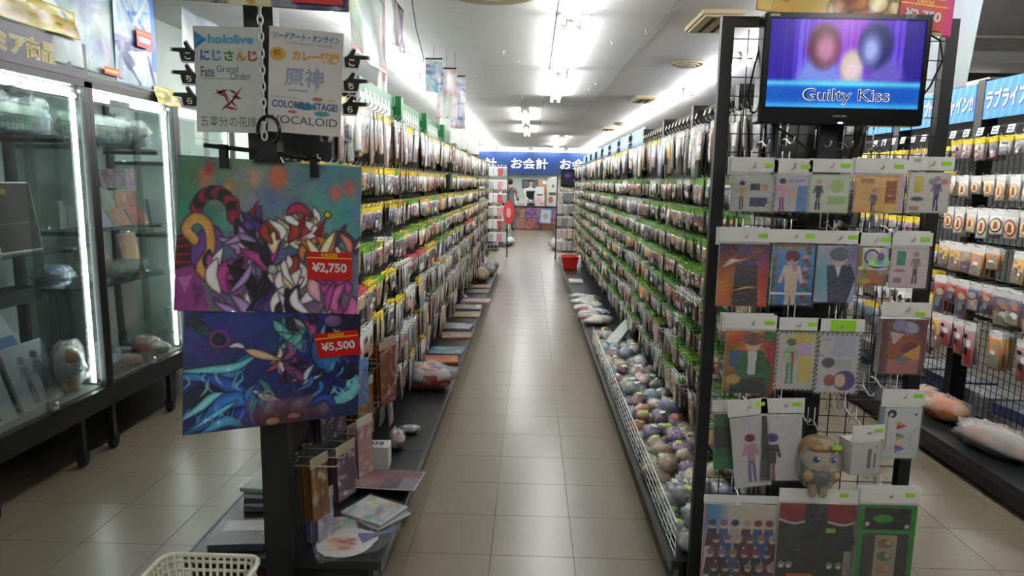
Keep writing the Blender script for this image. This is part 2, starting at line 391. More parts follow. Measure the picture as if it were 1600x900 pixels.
b = MB(); b.bbox((-3.05, -4, CZ+0.012), (3.0, 26.5, CZ+0.1)); b.bbox((3.0, -4, CZ+0.012), (7.6, 7.2, CZ+0.1)); ceil = struct('ceiling', b, mat('ceiling_joint', (0.45, 0.45, 0.43), 0.8))
for i, (x0, x1) in enumerate(((-3.05, -1.65), (-1.65, 0.17), (0.17, 1.99), (1.99, 3.0), (3.0, 4.8), (4.8, 7.6))):
    y = -4.55
    while y < 26.4:
        a, c = max(y, -4), min(y+2.45, 26.5 if i < 4 else 7.2)
        if c-a > 0.1:
            pb = MB(); pb.bbox((x0+0.003, a+0.004, CZ), (x1-0.003, c-0.004, CZ+0.012)); obj('ceiling_panel', (pb, M_CEIL), ceil)
        y += 2.45
b = MB(); b.bbox((3.0, 7.2, 3.3), (7.6, 26.5, 3.4)); b.bbox((2.98, 7.2, CZ), (3.02, 26.5, 3.3)); b.bbox((3.02, 7.16, CZ), (7.6, 7.2, 3.3)); struct('trim_1', b, mat('dark_ceiling_void', (0.09, 0.09, 0.09), 0.8), 'dark open ceiling beyond the far shelving')
b = MB(); b.bbox((-3.15, -4, 0), (-3.05, 26.5, CZ+0.1)); struct('wall_left', b, M_WALL)
b = MB(); b.bbox((7.6, -4, 0), (7.7, 26.5, 3.4)); struct('wall_right', b, mat('dim_wall', (0.35, 0.35, 0.34), 0.7))
b = MB(); b.bbox((-3.15, 26.5, 0), (7.7, 26.6, 3.4)); struct('wall_back', b, M_WALL)
b = MB(); b.bbox((-3.15, -4.1, 0), (7.7, -4, 3.4)); struct('wall_front', b, mat('front_wall', (0.6, 0.62, 0.6), 0.7))
b = MB(); b.bbox((3.1, 5.95, CZ-0.018), (7.6, 5.985, CZ)); struct('trim_2', b, M_WHITE, 'white cable duct across the right ceiling')
b = MB(); b.bbox((3.1, 6.6, CZ-0.10), (7.6, 7.16, CZ)); struct('trim_3', b, M_CEIL, 'shallow dropped beam at the edge of the dark ceiling')

# ------------------------------------------------------------------ ceiling lights
def fixture_meshes(L, two=True):
    hb = MB(); hb.prism([(-0.075, 0), (-0.055, -0.05), (0.055, -0.05), (0.075, 0)], -L/2, L/2, M=RX(90))
    tb = MB(); tb.tube([(0, -L/2+0.05, 0), (0, L/2-0.05, 0)], 0.016, 10)
    sb = MB()
    sb.bbox((-0.02, -0.025, -0.035), (0.02, 0.0, 0.02)); 
    return hb.mesh('housing', M_WHITE), tb.mesh('tube', M_TUBE), sb.mesh('lamp_socket', M_WHITE)
FX = {L: fixture_meshes(L) for L in (2.4, 1.2)}
def fixture(x, y, z, L, label, rot=0, power=None):
    t = tag(empty('ceiling_light', T(x, y, z) @ RZ(rot)), label, 'ceiling light', 'fluorescent ceiling lights')
    h, tu, so = FX[L]
    obj('housing', h, t)
    for s in (-1, 1):
        obj('tube', tu, t, T(s*0.05, 0, -0.075))
        for e in (-1, 1): obj('lamp_socket', so, t, T(s*0.05, e*(L/2-0.03)+(0.0125 if e > 0 else 0.0125), -0.06))
    return t
for k in range(9): fixture(-1.40, 4.6+2.46*k, CZ, 2.4, '%s fluorescent batten from the near end of the row above left shelving' % ordn(k+1))
for k in range(10): fixture(2.02, 3.1+2.46*k, CZ, 2.4, '%s fluorescent batten from the near end of the row above right aisle' % ordn(k+1))
for k, (x, y) in enumerate(((0.26, 4.15), (0.28, 6.62), (0.32, 9.1), (-0.13, 13.1), (-0.13, 16.6), (0.8, 19.9), (0.8, 22.6))):
    fixture(x, y, CZ, 2.4, '%s fluorescent batten from the camera over the central aisle' % ordn(k+1))
for k in range(4): fixture(-2.0+1.3*k, 25.7, CZ, 1.2, '%s batten from the left in the crosswise row above blue banner' % ordn(k+1), 90)
fixture(2.02, 0.64, CZ, 2.4, 'fluorescent batten overhead of the viewer, right row')
for k, x in enumerate((-1.6, 0.9)): fixture(x, -1.6, CZ, 2.4, 'fluorescent batten behind the viewer on the %s' % ('left', 'right')[k])
fixture(4.75, 8.6, 2.75, 2.4, 'lower dim batten hanging below the dark ceiling at right')
fixture(4.15, 7.9, 2.80, 1.2, 'upper short batten hanging below the dark ceiling at right')
fixture(6.0, 9.2, 2.75, 2.4, 'batten at far right edge under dark ceiling')

# ------------------------------------------------------------------ ceiling vents and cables
def round_vent(x, y, r, label):
    t = tag(empty('ceiling_diffuser', T(x, y, CZ)), label, 'air vent')
    for k, (ro, ri, z) in enumerate(((1.0, 0.80, -0.03), (0.76, 0.56, -0.045), (0.52, 0.32, -0.055), (0.28, 0.0, -0.06))):
        vb = MB(); vb.lathe([(max(ri, 0.001)*r, z+0.03 if ri else z), (ri*r+0.001, z+0.025 if ri else z), (ro*r, z), (ro*r, z+0.012), (max(ri, 0.001)*r, z+0.045)], 36)
        obj('diffuser_ring', (vb, mat('diffuser_metal', (0.72, 0.68, 0.58), 0.5)), t)
    vb = MB(); vb.lathe([(r*1.08, -0.012), (r*1.08, 0), (0.02, 0), (0.02, -0.004), (r*0.95, -0.008)], 36); obj('ceiling_flange', (vb, mat('diffuser_flange', (0.62, 0.58, 0.50), 0.6)), t)
round_vent(-0.28, 4.72, 0.31, 'large round beige air diffuser at the top edge above aisle')
round_vent(1.58, 7.35, 0.16, 'small round air diffuser beside the right light row')
round_vent(1.85, 14.6, 0.16, 'farther small round diffuser beside the right light row')
def cassette(x, y, label, sx=0.15, sy=0.62):
    t = tag(empty('air_conditioner_grille', T(x, y, CZ)), label, 'air vent', 'ceiling air grilles')
    vb = MB(); vb.prism([(-sx, -sy/2), (sx, -sy/2), (sx, sy/2), (-sx, sy/2)], -0.03, 0); vb.prism([(-sx*0.85, -sy*0.45), (sx*0.85, -sy*0.45), (sx*0.85, sy*0.45), (-sx*0.85, sy*0.45)], -0.045, -0.03)
    obj('panel', (vb, M_BEIGE), t)
    for k in (-1, 1):
        sb = MB(); sb.bbox((k*0.05-0.016, -sy*0.38, -0.049), (k*0.05+0.016, sy*0.38, -0.0452)); obj('slot', (sb, mat('vent_slot', (0.08, 0.07, 0.06), 0.8)), t)
cassette(1.36, 5.50, 'nearest beige air conditioner grille in ceiling beside right lights')
cassette(1.62, 10.4, 'middle beige air conditioner grille in ceiling beside right lights')
cassette(1.75, 16.0, 'farthest beige air conditioner grille in ceiling beside right lights')
def cable(pts, r, label, m=None, n=5):
    cb = MB(); cb.tube(pts, r, n); return tag(obj('ceiling_cable', (cb, m or mat('grey_cable', (0.42, 0.42, 0.42), 0.6))), label, 'cable')
cable([(-0.86, 5.0, CZ), (-0.88, 5.3, 2.72), (-0.93, 6.0, 2.62), (-1.0, 6.4, 2.66), (-1.2, 6.75, 2.81)], 0.005, 'thin grey cable drooping above left shelving to the light row')
cable([(0.16, 3.2, CZ-0.005), (0.17, 5.3, CZ-0.008), (0.18, 7.9, CZ-0.005)], 0.005, 'thin cable clipped along ceiling beside central lights')
cable([(1.0, 4.0, CZ-0.005), (0.95, 8.0, CZ-0.006), (0.92, 16.0, CZ-0.005)], 0.002, 'long thin conduit along the ceiling right of central lights')
for i in range(14):
    x, y = rng.uniform(-0.7, 1.1), 5.4+0.5*i
    hb = MB(); hb.lathe([(0.014, 0), (0.014, -0.004), (0.004, -0.006), (0.004, -0.016), (0.008, -0.02)], 8)
    hb.tube([(0, 0, -0.02), (0.008, 0, -0.028), (0, 0, -0.036), (-0.008, 0, -0.03)], 0.0025, 5)
    tag(obj('ceiling_hook', (hb, M_WHITE), None, T(x, y, CZ)), 'small white ceiling hook over the aisle, %s from the camera' % ordn(i+1), 'hook', 'white ceiling hooks over aisle')

# ================================================================== SHELVING WITH HANGING GOODS
def hook_mesh(L, r=0.0029, tip=0.02):
    hb = MB(); hb.tube([(0, 0, 0), (0, 0, L-0.018), (0, tip*0.4, L-0.004), (0, tip, L)], r, 4, smooth=False); hb.box((0, 0.0, 0.003), (0.03, 0.035, 0.005)); return hb.mesh('hook', M_CHROME)
HOOK_S, HOOK_L = hook_mesh(0.20), hook_mesh(0.24)
PALETTE = [(0.62, 0.60, 0.57), (0.74, 0.73, 0.70), (0.48, 0.47, 0.46), (0.28, 0.29, 0.31), (0.16, 0.17, 0.19), (0.55, 0.44, 0.38), (0.68, 0.56, 0.50), (0.58, 0.32, 0.30), (0.34, 0.40, 0.50), (0.46, 0.54, 0.60), (0.24, 0.26, 0.38), (0.42, 0.36, 0.44), (0.68, 0.50, 0.54), (0.44, 0.50, 0.42), (0.70, 0.63, 0.48), (0.30, 0.22, 0.20), (0.84, 0.83, 0.81), (0.84, 0.50, 0.22), (0.88, 0.68, 0.34), (0.62, 0.20, 0.18), (0.90, 0.90, 0.90), (0.09, 0.09, 0.10)]
PNAMES = ['taupe', 'pale grey', 'mid grey', 'charcoal', 'blackish', 'brown', 'tan', 'brick red', 'slate blue', 'powder blue', 'navy', 'mauve', 'dusty pink', 'sage', 'straw', 'dark brown', 'off-white', 'orange', 'amber', 'crimson', 'white', 'black']
HEADS = {'lime': (0.40, 0.66, 0.12), 'lime2': (0.28, 0.50, 0.10), 'yellow': (0.92, 0.82, 0.16), 'white': (0.86, 0.86, 0.84), 'gold': (0.80, 0.66, 0.10), 'pink': (0.92, 0.32, 0.38)}
TYPES = {  # width, body height, header height, puff
    'small': (0.078, 0.082, 0.030, 0.005), 'mid': (0.088, 0.090, 0.030, 0.006), 'tall': (0.098, 0.150, 0.034, 0.006),
    'long': (0.10, 0.185, 0.034, 0.007), 'wide': (0.13, 0.16, 0.032, 0.007), 'flat': (0.105, 0.12, 0.034, 0.004)}
def packet_faces(tb, hb, typ, c1, c2, head, M=None, badge=False, motif=0):
    """body goes to tb, header card to hb; local frame: x width, y up, z out, hanging hole at the origin"""
    w, h, hh, t = TYPES[typ]; a = w/2; y0 = -hh+0.012; y1 = y0-h; i = 0.012
    vs = [(-a, y0, 0), (a, y0, 0), (a, y1, 0), (-a, y1, 0), (-a+i, y0-i*0.7, t), (a-i, y0-i*0.7, t), (a-i, y1+i, t), (-a+i, y1+i, t),
          (-a+i, y0-i*0.7, -t), (a-i, y0-i*0.7, -t), (a-i, y1+i, -t), (-a+i, y1+i, -t), (-a+i, (y0+y1)/2, t*1.2), (a-i, (y0+y1)/2, t*1.2)]
    ed = tuple(x*0.6+0.20 for x in c1)
    fs = [(4, 12, 13, 5), (12, 7, 6, 13), (0, 4, 5, 1), (1, 5, 13, 6, 2), (2, 6, 7, 3), (3, 7, 12, 4, 0), (9, 8, 0, 1), (10, 9, 1, 2), (11, 10, 2, 3), (8, 11, 3, 0), (9, 10, 11, 8)]
    if badge: b1, c1b, ed = c1, (0.78, 0.77, 0.74), (0.74, 0.74, 0.72)
    else: c1b = c1
    tb.add(vs, fs, [c1b, c1b if badge else c2, ed, ed, ed, ed, ed, ed, ed, ed, (0.8, 0.8, 0.78)], 0, True, M)
    if badge:
        r = w*0.43; cy = (y0+y1)/2
        P = [(math.cos(2*math.pi*k/14), math.sin(2*math.pi*k/14)) for k in range(14)]
        tb.add([(x*r, cy+y*r, t*1.25) for x, y in P]+[(x*r*0.78, cy+y*r*0.78, t*1.7) for x, y in P], [tuple(range(14, 28))]+[(k, (k+1) % 14, 14+(k+1) % 14, 14+k) for k in range(14)], [(0.90, 0.78, 0.58)]+[c1]*14, 0, False, M)
        q = r*0.4
        tb.add([(-q, cy-q*1.3, t*1.75), (q*0.9, cy-q*1.2, t*1.75), (q*0.6, cy+q, t*1.75), (-q*0.5, cy+q*1.2, t*1.75)], [(0, 1, 2, 3)], (0.55, 0.30, 0.22), 0, False, M)
    if motif and not badge:
        r_ = random.Random(motif); q = t*1.35; H = y0-y1
        for k in range(5):
            cx, cy = r_.uniform(-a*0.5, a*0.5), y0-H*(0.2+0.14*k)+r_.uniform(-0.006, 0.006); rx, ry = r_.uniform(0.10, 0.34)*w, r_.uniform(0.06, 0.15)*H
            cx = max(-a+i+rx, min(a-i-rx, cx)); cc = PALETTE[r_.randrange(len(PALETTE))]
            tb.add([(cx+rx*math.cos(j*math.pi/4+0.3), cy+ry*math.sin(j*math.pi/4+0.3), q+0.0003*k) for j in range(8)], [tuple(range(8))], cc, 0, False, M)
    hv = [(-a, 0.012, 0.0018), (a, 0.012, 0.0018), (a, y0-0.002, 0.0018), (-a, y0-0.002, 0.0018), (-a, 0.012, -0.0018), (a, 0.012, -0.0018), (a, y0-0.002, -0.0018), (-a, y0-0.002, -0.0018)]
    hb.add(hv, [(3, 2, 1, 0), (4, 5, 6, 7), (0, 1, 5, 4), (1, 2, 6, 5), (2, 3, 7, 6), (3, 0, 4, 7)], head, 0, False, M)
_pk = {}
def packet_variant(typ, ci, cj, head, badge=False):
    k = (typ, ci, cj, head, badge)
    if k not in _pk:
        t, h = MB(), MB(); packet_faces(t, h, typ, PALETTE[ci], PALETTE[cj], HEADS[head], badge=badge, motif=ci*31+cj+len(typ)*7+1)
        _pk[k] = (t.mesh('packet', M_VCP), h.mesh('header_card', M_VC))
    return _pk[k]

class Goods:
    """collects every packet of one run of shelving; the ones that show largest become objects, the rest one object of stuff"""
    def __init__(s, where, name): s.items = []; s.where = where; s.name = name
    def add(s, M, typ, head, dist, row, idx, dep, badge=False, ci=None):
        s.items.append((dist, M, typ, head, row, idx, dep, badge, ci if ci is not None else int(rng.integers(len(PALETTE))), int(rng.integers(len(PALETTE)))))
    def finish(s, group, limit=300, stuff_label=''):
        s.items.sort(key=lambda t: t[0])
        for dist, M, typ, head, row, idx, dep, badge, ci, cj in s.items[:limit]:
            cj = (ci*5+3) % len(PALETTE)
            me, hm = packet_variant(typ, ci, cj, head, badge)
            o = obj(s.name, me, None, M); obj('header_card', hm, o)
            hd = {'lime': 'lime', 'lime2': 'green', 'yellow': 'yellow', 'white': 'white', 'gold': 'gold', 'pink': 'pink'}[head]
            tag(o, '%s packet with %s top, %s peg of %s row, %s on peg, %s' % (PNAMES[ci], hd, ordn(idx), ordn(row), ordn(dep), s.where), 'packet', group)
        t, h = MB(), MB()
        for dist, M, typ, head, row, idx, dep, badge, ci, cj in s.items[limit:]:
            packet_faces(t, t, typ, PALETTE[ci], PALETTE[cj], HEADS[head], M, badge)
        if t.f: tag(obj('hanging_goods', (t, M_VCP)), stuff_label, 'packets', kind='stuff')

def bay(name, xc, y0, y1, facing, label, group, deck_a, deck_b, top=2.08, rows=(), hookL=0.20, solid=True, solid_top=1.93, near=True, nh=12, panel_x=None, mesh_open=False, postw=0.06, hook_rows=None, posth=None, gspace=0.05):
    """one bay of pegboard-style shop shelving; facing +1 looks towards +X, -1 towards -X"""
    t = tag(empty(name, T(xc, (y0+y1)/2, 0)), label, 'shelving', group)
    b = MB(); b.bbox((xc-0.05, y0-postw/2, 0.0), (xc+0.05, y0+postw/2, posth or top)); wpart('post', (b, M_BLACK), t)
    b = MB(); b.bbox((deck_a+0.012, y0+0.002, 0.115), (deck_b-0.012, y1-0.002, 0.15)); b.bbox((deck_a+0.03, y0+0.002, 0.02), (deck_a+0.05, y1-0.002, 0.115)); b.bbox((deck_b-0.05, y0+0.002, 0.02), (deck_b-0.03, y1-0.002, 0.115)); wpart('base_deck', (b, M_DECK), t)
    for xe, sg in ((deck_a, 1), (deck_b, -1)):
        b = MB(); b.bbox((xe, y0+0.002, 0.10), (xe+sg*0.010, y1-0.002, 0.152)); b.bbox((xe-sg*0.003, y0+0.002, 0.104), (xe, y1-0.002, 0.109)); b.bbox((xe-sg*0.003, y0+0.002, 0.143), (xe, y1-0.002, 0.148)); wpart('price_rail', (b, mat('rail_plastic', (0.16, 0.17, 0.17), 0.3)), t)
    for yy in (y0+0.06, y1-0.06):
        for xe, sg in ((deck_a, 1), (deck_b, -1)):
            b = MB(); b.lathe([(0.022, 0), (0.022, 0.012), (0.008, 0.016), (0.008, 0.03)], 10, M=T(xe+sg*0.075, yy, 0)); wpart('levelling_foot', (b, M_RUBBER), t)
    if solid:
        b = MB(); b.bbox((xc-0.008, y0+postw/2, 0.15), (xc+0.008, y1-postw/2, solid_top)); wpart('back_panel', (b, M_PANEL), t)
    b = MB(); r = 0.0022; zt = top-0.03; zb = solid_top if solid else 0.17
    y = y0+postw/2+gspace*0.5
    while y < y1-postw/2:
        b.tube([(xc, y, zb), (xc, y, zt)], r, 4, smooth=False); y += gspace
    z = zb+0.01
    while z < zt:
        b.tube([(xc, y0+postw/2, z), (xc, y1-postw/2, z)], r, 4, smooth=False); z += gspace
    b.tube([(xc, y0+postw/2, zt), (xc, y1-postw/2, zt)], 0.006, 4, smooth=False); wpart('wire_mesh', (b, M_BLACK), t)
    px = xc+facing*0.012; HM = HOOK_S if hookL == 0.20 else HOOK_L
    far = MB()
    for z in (hook_rows or rows):
        b = MB(); b.bbox((px-0.006, y0+postw/2, z-0.012), (px+0.006, y1-postw/2, z+0.012)); wpart('hook_rail', (b, M_BLACK), t)
        for k in range(nh):
            y = y0+postw/2+(y1-y0-postw)*(k+0.5)/nh
            M = (F_left if facing > 0 else F_right)(px, y, z)
            if near: wpart('hook', HM, t, M)
            else: far.tube([M @ Vector((0, 0, 0)), M @ Vector((0, 0, hookL-0.02)), M @ Vector((0, 0.02, hookL))], 0.0026, 3, smooth=False)
    if not near and far.f: tag(wpart('hooks', (far, M_CHROME), t), kind='stuff')
    return t

def fill_row(g, xc, facing, y0, y1, z, nh, typ, heads, row, idx0, hookL=0.20, per=(3, 6), prob=0.95, badge=False, cis=None, postw=0.06, tilt=4):
    px = xc+facing*0.012; run = None
    for k in range(nh):
        y = y0+postw/2+(y1-y0-postw)*(k+0.5)/nh
        if rng.random() > prob: run = None; continue
        if run is None or rng.random() < 0.28: run = (int(rng.integers(len(PALETTE))) if cis is None else int(rng.choice(cis)), str(rng.choice(heads)))
        n = int(rng.integers(per[0], per[1]+1)); ci, hd = run; sv = rng.uniform(0.82, 1.22); typ_k = typ if isinstance(typ, str) else str(rng.choice(typ))
        for d in range(n):
            dz = hookL-0.035-d*0.020*(1 if n < 6 else 0.8)-rng.uniform(0, 0.004)
            if dz < 0.02: break
            M = (F_left if facing > 0 else F_right)(px+facing*dz, y+rng.uniform(-0.004, 0.004), z-0.006) @ RY(rng.uniform(-tilt*2, tilt*2)) @ RZ(rng.uniform(-tilt, tilt)) @ RX(rng.uniform(-3, 8)) @ Matrix.Diagonal((rng.uniform(0.85, 1.1), sv*rng.uniform(0.94, 1.06), 1, 1))
            c2 = ci if rng.random() < 0.75 else int(rng.integers(len(PALETTE)))
            g.add(M, typ_k, hd, math.hypot(px, y)+0.02*d+(0 if y > 3.05 or abs(px) > 2 else 50), row, idx0+k+1, d+1, badge, c2)

# ---- right aisle shelving (lime header cards)
RX0, RP = 1.03, 0.93
RROWS = [1.90, 1.63, 1.48, 1.33, 1.175, 1.02, 0.86, 0.70, 0.52]
gr = Goods('right shelving', 'lime_tagged_packet')
NB = 12
for k in range(NB):
    y0 = 2.49+RP*k; y1 = y0+RP
    bay('shelving_bay', RX0, y0, y1, -1, 'black double-sided shelving bay, %s from the rack in the lime-tagged right row' % ordn(k+1), 'right aisle shelving bays', 0.578, 1.475, rows=RROWS, near=k < 4, nh=11)
    for ri, z in enumerate(RROWS):
        if ri == 0: fill_row(gr, RX0, -1, y0, y1, z, 11, ['tall', 'long'], ['white', 'white', 'yellow'], 1, 11*k, per=(1, 4), prob=0.8, cis=[0, 1, 2, 3, 8, 16, 12])
        else: fill_row(gr, RX0, -1, y0, y1, z, 11, 'small' if ri < 7 else ['small', 'flat'], ['lime', 'lime', 'lime2', 'lime', 'lime2', 'white'] if ri < 5 else ['lime', 'lime2', 'white', 'lime'], ri+1, 11*k, per=(3, 6) if ri < 8 else (2, 4), prob=0.97 if ri < 7 else 0.8)
    if k < 4:
        for ri, z in enumerate(RROWS[:6]): fill_row(gr, RX0, 1, y0, y1, z-0.03, 8, ['tall', 'flat'], ['white', 'yellow', 'white'], ri+1, 11*k, per=(2, 4), prob=0.8, cis=[0, 1, 6, 12, 16, 9, 4])
for k in range(6):
    for j in range(9):
        y = 2.49+RP*k+0.08+0.095*j
        if y < 3.1: continue
        b = MB(); b.prism([(-0.013, 0), (0.013, 0), (0.013, 0.026), (-0.013, 0.026)], -0.001, 0.001); t = tag(obj('price_card', (b, mat('cream_card', (0.80, 0.74, 0.62), 0.5)), None, F_right(0.805, y, 1.925) @ RX(-15)), 'cream price card, %s from the rack on the top pegs of right shelving' % ordn(k*9+j+1), 'price card', 'price cards on right shelving')
# only the aisle side is labelled individually
side = [it for it in gr.items if it[1].translation.x > RX0]
gr.items = [it for it in gr.items if it[1].translation.x <= RX0]+[(it[0]+200, *it[1:]) for it in side]
gr.finish('packets on the right aisle shelving', 300, 'dense rows of lime-topped goods packets farther down the right shelving')

# ---- left aisle shelving (yellow header cards)
LX0, LP = -0.93, 1.10
LROWS = [1.92, 1.655, 1.475, 1.29, 1.11, 0.92, 0.70, 0.50]
gl = Goods('left shelving', 'yellow_tagged_packet')
for k in range(9):
    y0 = 2.42+LP*k; y1 = y0+LP
    bay('shelving_bay', LX0, y0, y1, 1, 'black double-sided shelving bay, %s from the hanging posters in the yellow-tagged left row' % ordn(k+1), 'left aisle shelving bays', -1.31, -0.545, rows=LROWS, near=k < 4, nh=12, posth=2.75 if k == 0 else None)
    spec = [(['long', 'tall'], ['yellow', 'gold', 'white'], (1, 3), 0.92), ('mid', ['yellow', 'yellow', 'lime', 'gold'], (3, 5), 0.95), ('mid', ['yellow', 'gold', 'lime', 'yellow'], (3, 5), 0.93),
            ('mid', ['yellow', 'lime', 'white', 'yellow'], (2, 5), 0.92), (['mid', 'flat'], ['yellow', 'lime', 'white', 'pink'], (2, 4), 0.85), (['tall', 'flat'], ['yellow', 'white', 'white'], (2, 4), 0.8),
            (['long', 'tall'], ['white', 'white', 'yellow'], (2, 4), 0.72), (['long', 'tall'], ['white', 'white', 'gold'], (1, 3), 0.55)]
    for ri, z in enumerate(LROWS):
        ty, hd, pr, pb = spec[ri]
        if k == 0 and ri >= 6: continue
        fill_row(gl, LX0, 1, y0, y1, z, 12, ty, hd, ri+1, 12*k, per=pr, prob=pb, cis=[0, 1, 1, 2, 16, 16, 6, 14, 9, 5, 12, 7, 3] if ri in (0, 5, 6, 7) else None)
gl.finish('packets on the left aisle shelving', 300, 'dense rows of yellow-topped goods packets farther down the left shelving')

# ---- far right shelving (white and yellow header cards, open wire mesh)
FX0 = 2.85
gf = Goods('mesh shelving', 'badge_packet')
FN = [1.90, 1.68, 1.49, 1.27, 1.05, 0.81]; FF = [1.87, 1.71, 1.56, 1.40, 1.23, 1.06, 0.90, 0.72]
bay('mesh_shelving_bay', FX0, 2.56, 3.53, -1, 'black wire-mesh shelving bay cut off by the right picture edge', 'far right mesh shelving bays', 2.43, 3.28, top=2.02, rows=FN[:2], near=True, nh=8, solid=False, posth=2.28, postw=0.075)
for k in range(6):
    y0 = 3.53+0.97*k; y1 = y0+0.97; rows = FN if k == 0 else FF
    bay('mesh_shelving_bay', FX0, y0, y1, -1, 'black wire-mesh shelving bay, %s from the right edge, under blue signs' % ordn(k+1), 'far right mesh shelving bays', 2.43, 3.28, top=2.02, rows=rows, near=k < 3, nh=8, solid=False, posth=2.28, postw=0.075, hookL=0.24 if k == 0 else 0.20)
    for ri, z in enumerate(rows):
        if k == 0:
            ty, hd, bd, ci = [('mid', ['yellow', 'white'], False, [6, 12, 5, 16]), ('mid', ['white'], True, [17, 18, 6]), ('flat', ['white'], True, [17, 18, 19]), ('flat', ['white'], False, [17, 18, 6]), ('wide', ['white'], False, [19, 17, 18, 11]), ('long', ['white'], False, [18, 17, 6, 10, 12])][ri]
            fill_row(gf, FX0, -1, y0, y1, z, 8, ty, hd, ri+1, 8*k, hookL=0.24, per=(2, 4), prob=0.97, badge=bd, cis=ci)
        else:
            fill_row(gf, FX0, -1, y0, y1, z, 8, 'mid' if ri < 6 else ['tall', 'long'], ['yellow', 'yellow', 'gold'] if ri < 6 else ['white', 'yellow'], ri+1, 8*k, per=(2, 4), prob=0.92, cis=[0, 1, 16, 9, 8, 16, 4, 12, 6])
gf.finish('packets on the far right mesh shelving', 300, 'rows of yellow-topped goods packets farther along the mesh shelving')

# ================================================================== DISPLAY RACK WITH TELEVISION (right, near)
RY0 = 2.43
rack = tag(empty('display_rack', T(1.02, RY0, 0)), 'tall black wire-mesh end rack hung with packets under the television', 'display rack')
for x, nm in ((0.648, 'post'), (1.388, 'post')):
    b = MB(); b.bbox((x-0.021, RY0-0.015, 0.0), (x+0.021, RY0+0.015, 2.16)); wpart(nm, (b, M_BLACK), rack)
    b = MB(); b.bbox((x-0.021, RY0-0.19, 0.0), (x+0.021, RY0-0.015, 0.03)); wpart('foot', (b, M_BLACK), rack)
b = MB(); b.bbox((0.669, RY0-0.015, 2.13), (1.367, RY0+0.015, 2.16)); wpart('top_bar', (b, M_BLACK), rack)
b = MB(); z = 0.09
while z < 2.12: b.tube([(0.66, RY0, z), (1.38, RY0, z)], 0.0021, 4, smooth=False); z += 0.0625
x = 0.72
while x < 1.36: b.tube([(x, RY0-0.004, 0.07), (x, RY0-0.004, 2.12)], 0.0021, 4, smooth=False); x += 0.0635
wpart('wire_mesh', (b, M_BLACK), rack)
def rack_hook(x, z, L=0.09):
    hb = MB(); hb.tube([(0, 0, 0), (0, 0, L*0.35), (0, -0.018, L*0.8), (0, -0.012, L+0.01), (0, 0.002, L+0.016)], 0.0028, 6)
    hb.tube([(-0.012, 0.045, 0.004), (-0.012, -0.02, 0.004), (0.012, -0.02, 0.004), (0.012, 0.045, 0.004)], 0.0024, 5)
    wpart('hook', (hb, M_CHROME), rack, F_front(x, RY0-0.006, z))
M_HDR = mat('header_paper', (0.80, 0.795, 0.78), 0.5, var=0.03)
def hang(name, cat, label, x, top, w, h, art=None, hh=0.045, y=2.345, roll=0, yaw=0, th=0.006, sticker=(0.32, 0.022), film_on=True, inset=0.006, hook=True, group='packets on the end rack', hdr=True, extra=None, behind=0):
    M = F_front(x, y, top) @ RY(yaw) @ RZ(roll)
    t = tag(empty(name, M), label, cat, group)
    if hdr:
        b = MB(); b.prism([(-w/2, -hh), (w/2, -hh), (w/2, 0), (-w/2, 0)], -0.001, 0.0012); obj('header_card', (b, M_HDR), t)
        for k in range(behind):
            b = MB(); dx, dy = 0.008*(k+1), 0.005*(k+1); b.prism([(-w/2-dx, -hh-0.01), (w/2-dx, -hh-0.01), (w/2-dx, dy), (-w/2-dx, dy)], -0.004-0.006*k, -0.002-0.006*k); obj('header_card', (b, M_HDR), t)
    if art is not None:
        bw, bh = w-2*inset, h-hh-2*inset
        b = MB(); b.bbox((-bw/2, -h+inset, -th), (bw/2, -hh-inset, -0.0002), (0.78, 0.78, 0.76)); obj('backing_board', (b, M_VC), t)
        obj('print', art.mesh('print', bw, bh, M_VC), t, T(0, -hh-inset, 0.0006))
    if film_on:
        gx, gy = np.meshgrid(np.linspace(-w/2, w/2, 9), np.linspace(-hh+0.004, -h, 11)); b = MB()
        zz = 0.004+0.006*np.sin(np.pi*(gx/w+0.5))*np.sin(np.pi*(gy+hh)/(hh-h))+rng.normal(size=gx.shape)*0.0008
        vs = [(float(gx[i, j]), float(gy[i, j]), float(zz[i, j])) for i in range(11) for j in range(9)]
        b.add(vs, [(i*9+j, (i+1)*9+j, (i+1)*9+j+1, i*9+j+1) for i in range(10) for j in range(8)], smooth=True); obj('clear_bag', (b, M_FILM), t)
    if sticker:
        b = MB(); sx, sy = sticker[0]*w, -sticker[1]; b.prism([(sx-0.016, sy-0.007), (sx+0.016, sy-0.007), (sx+0.016, sy+0.007), (sx-0.016, sy+0.007)], 0.0012, 0.0022); obj('price_sticker', (b, M_LIME), t)
    if hook: rack_hook(x+(0.0 if roll == 0 else 0.01), top-0.014, RY0-y-0.002)
    return t
SKIN = (0.84, 0.70, 0.62)
def stand_art(bg, frame_c, boxes, fig, n=56, asp=0.85):
    a = Art(n, asp, frame_c); a.rect(0.04, 0.04, 0.96, asp-0.04, bg)
    for bx in boxes: a.rect(*bx[:4], bx[4])
    a.figure(*fig); return a.noise(9, 0.015, 3)
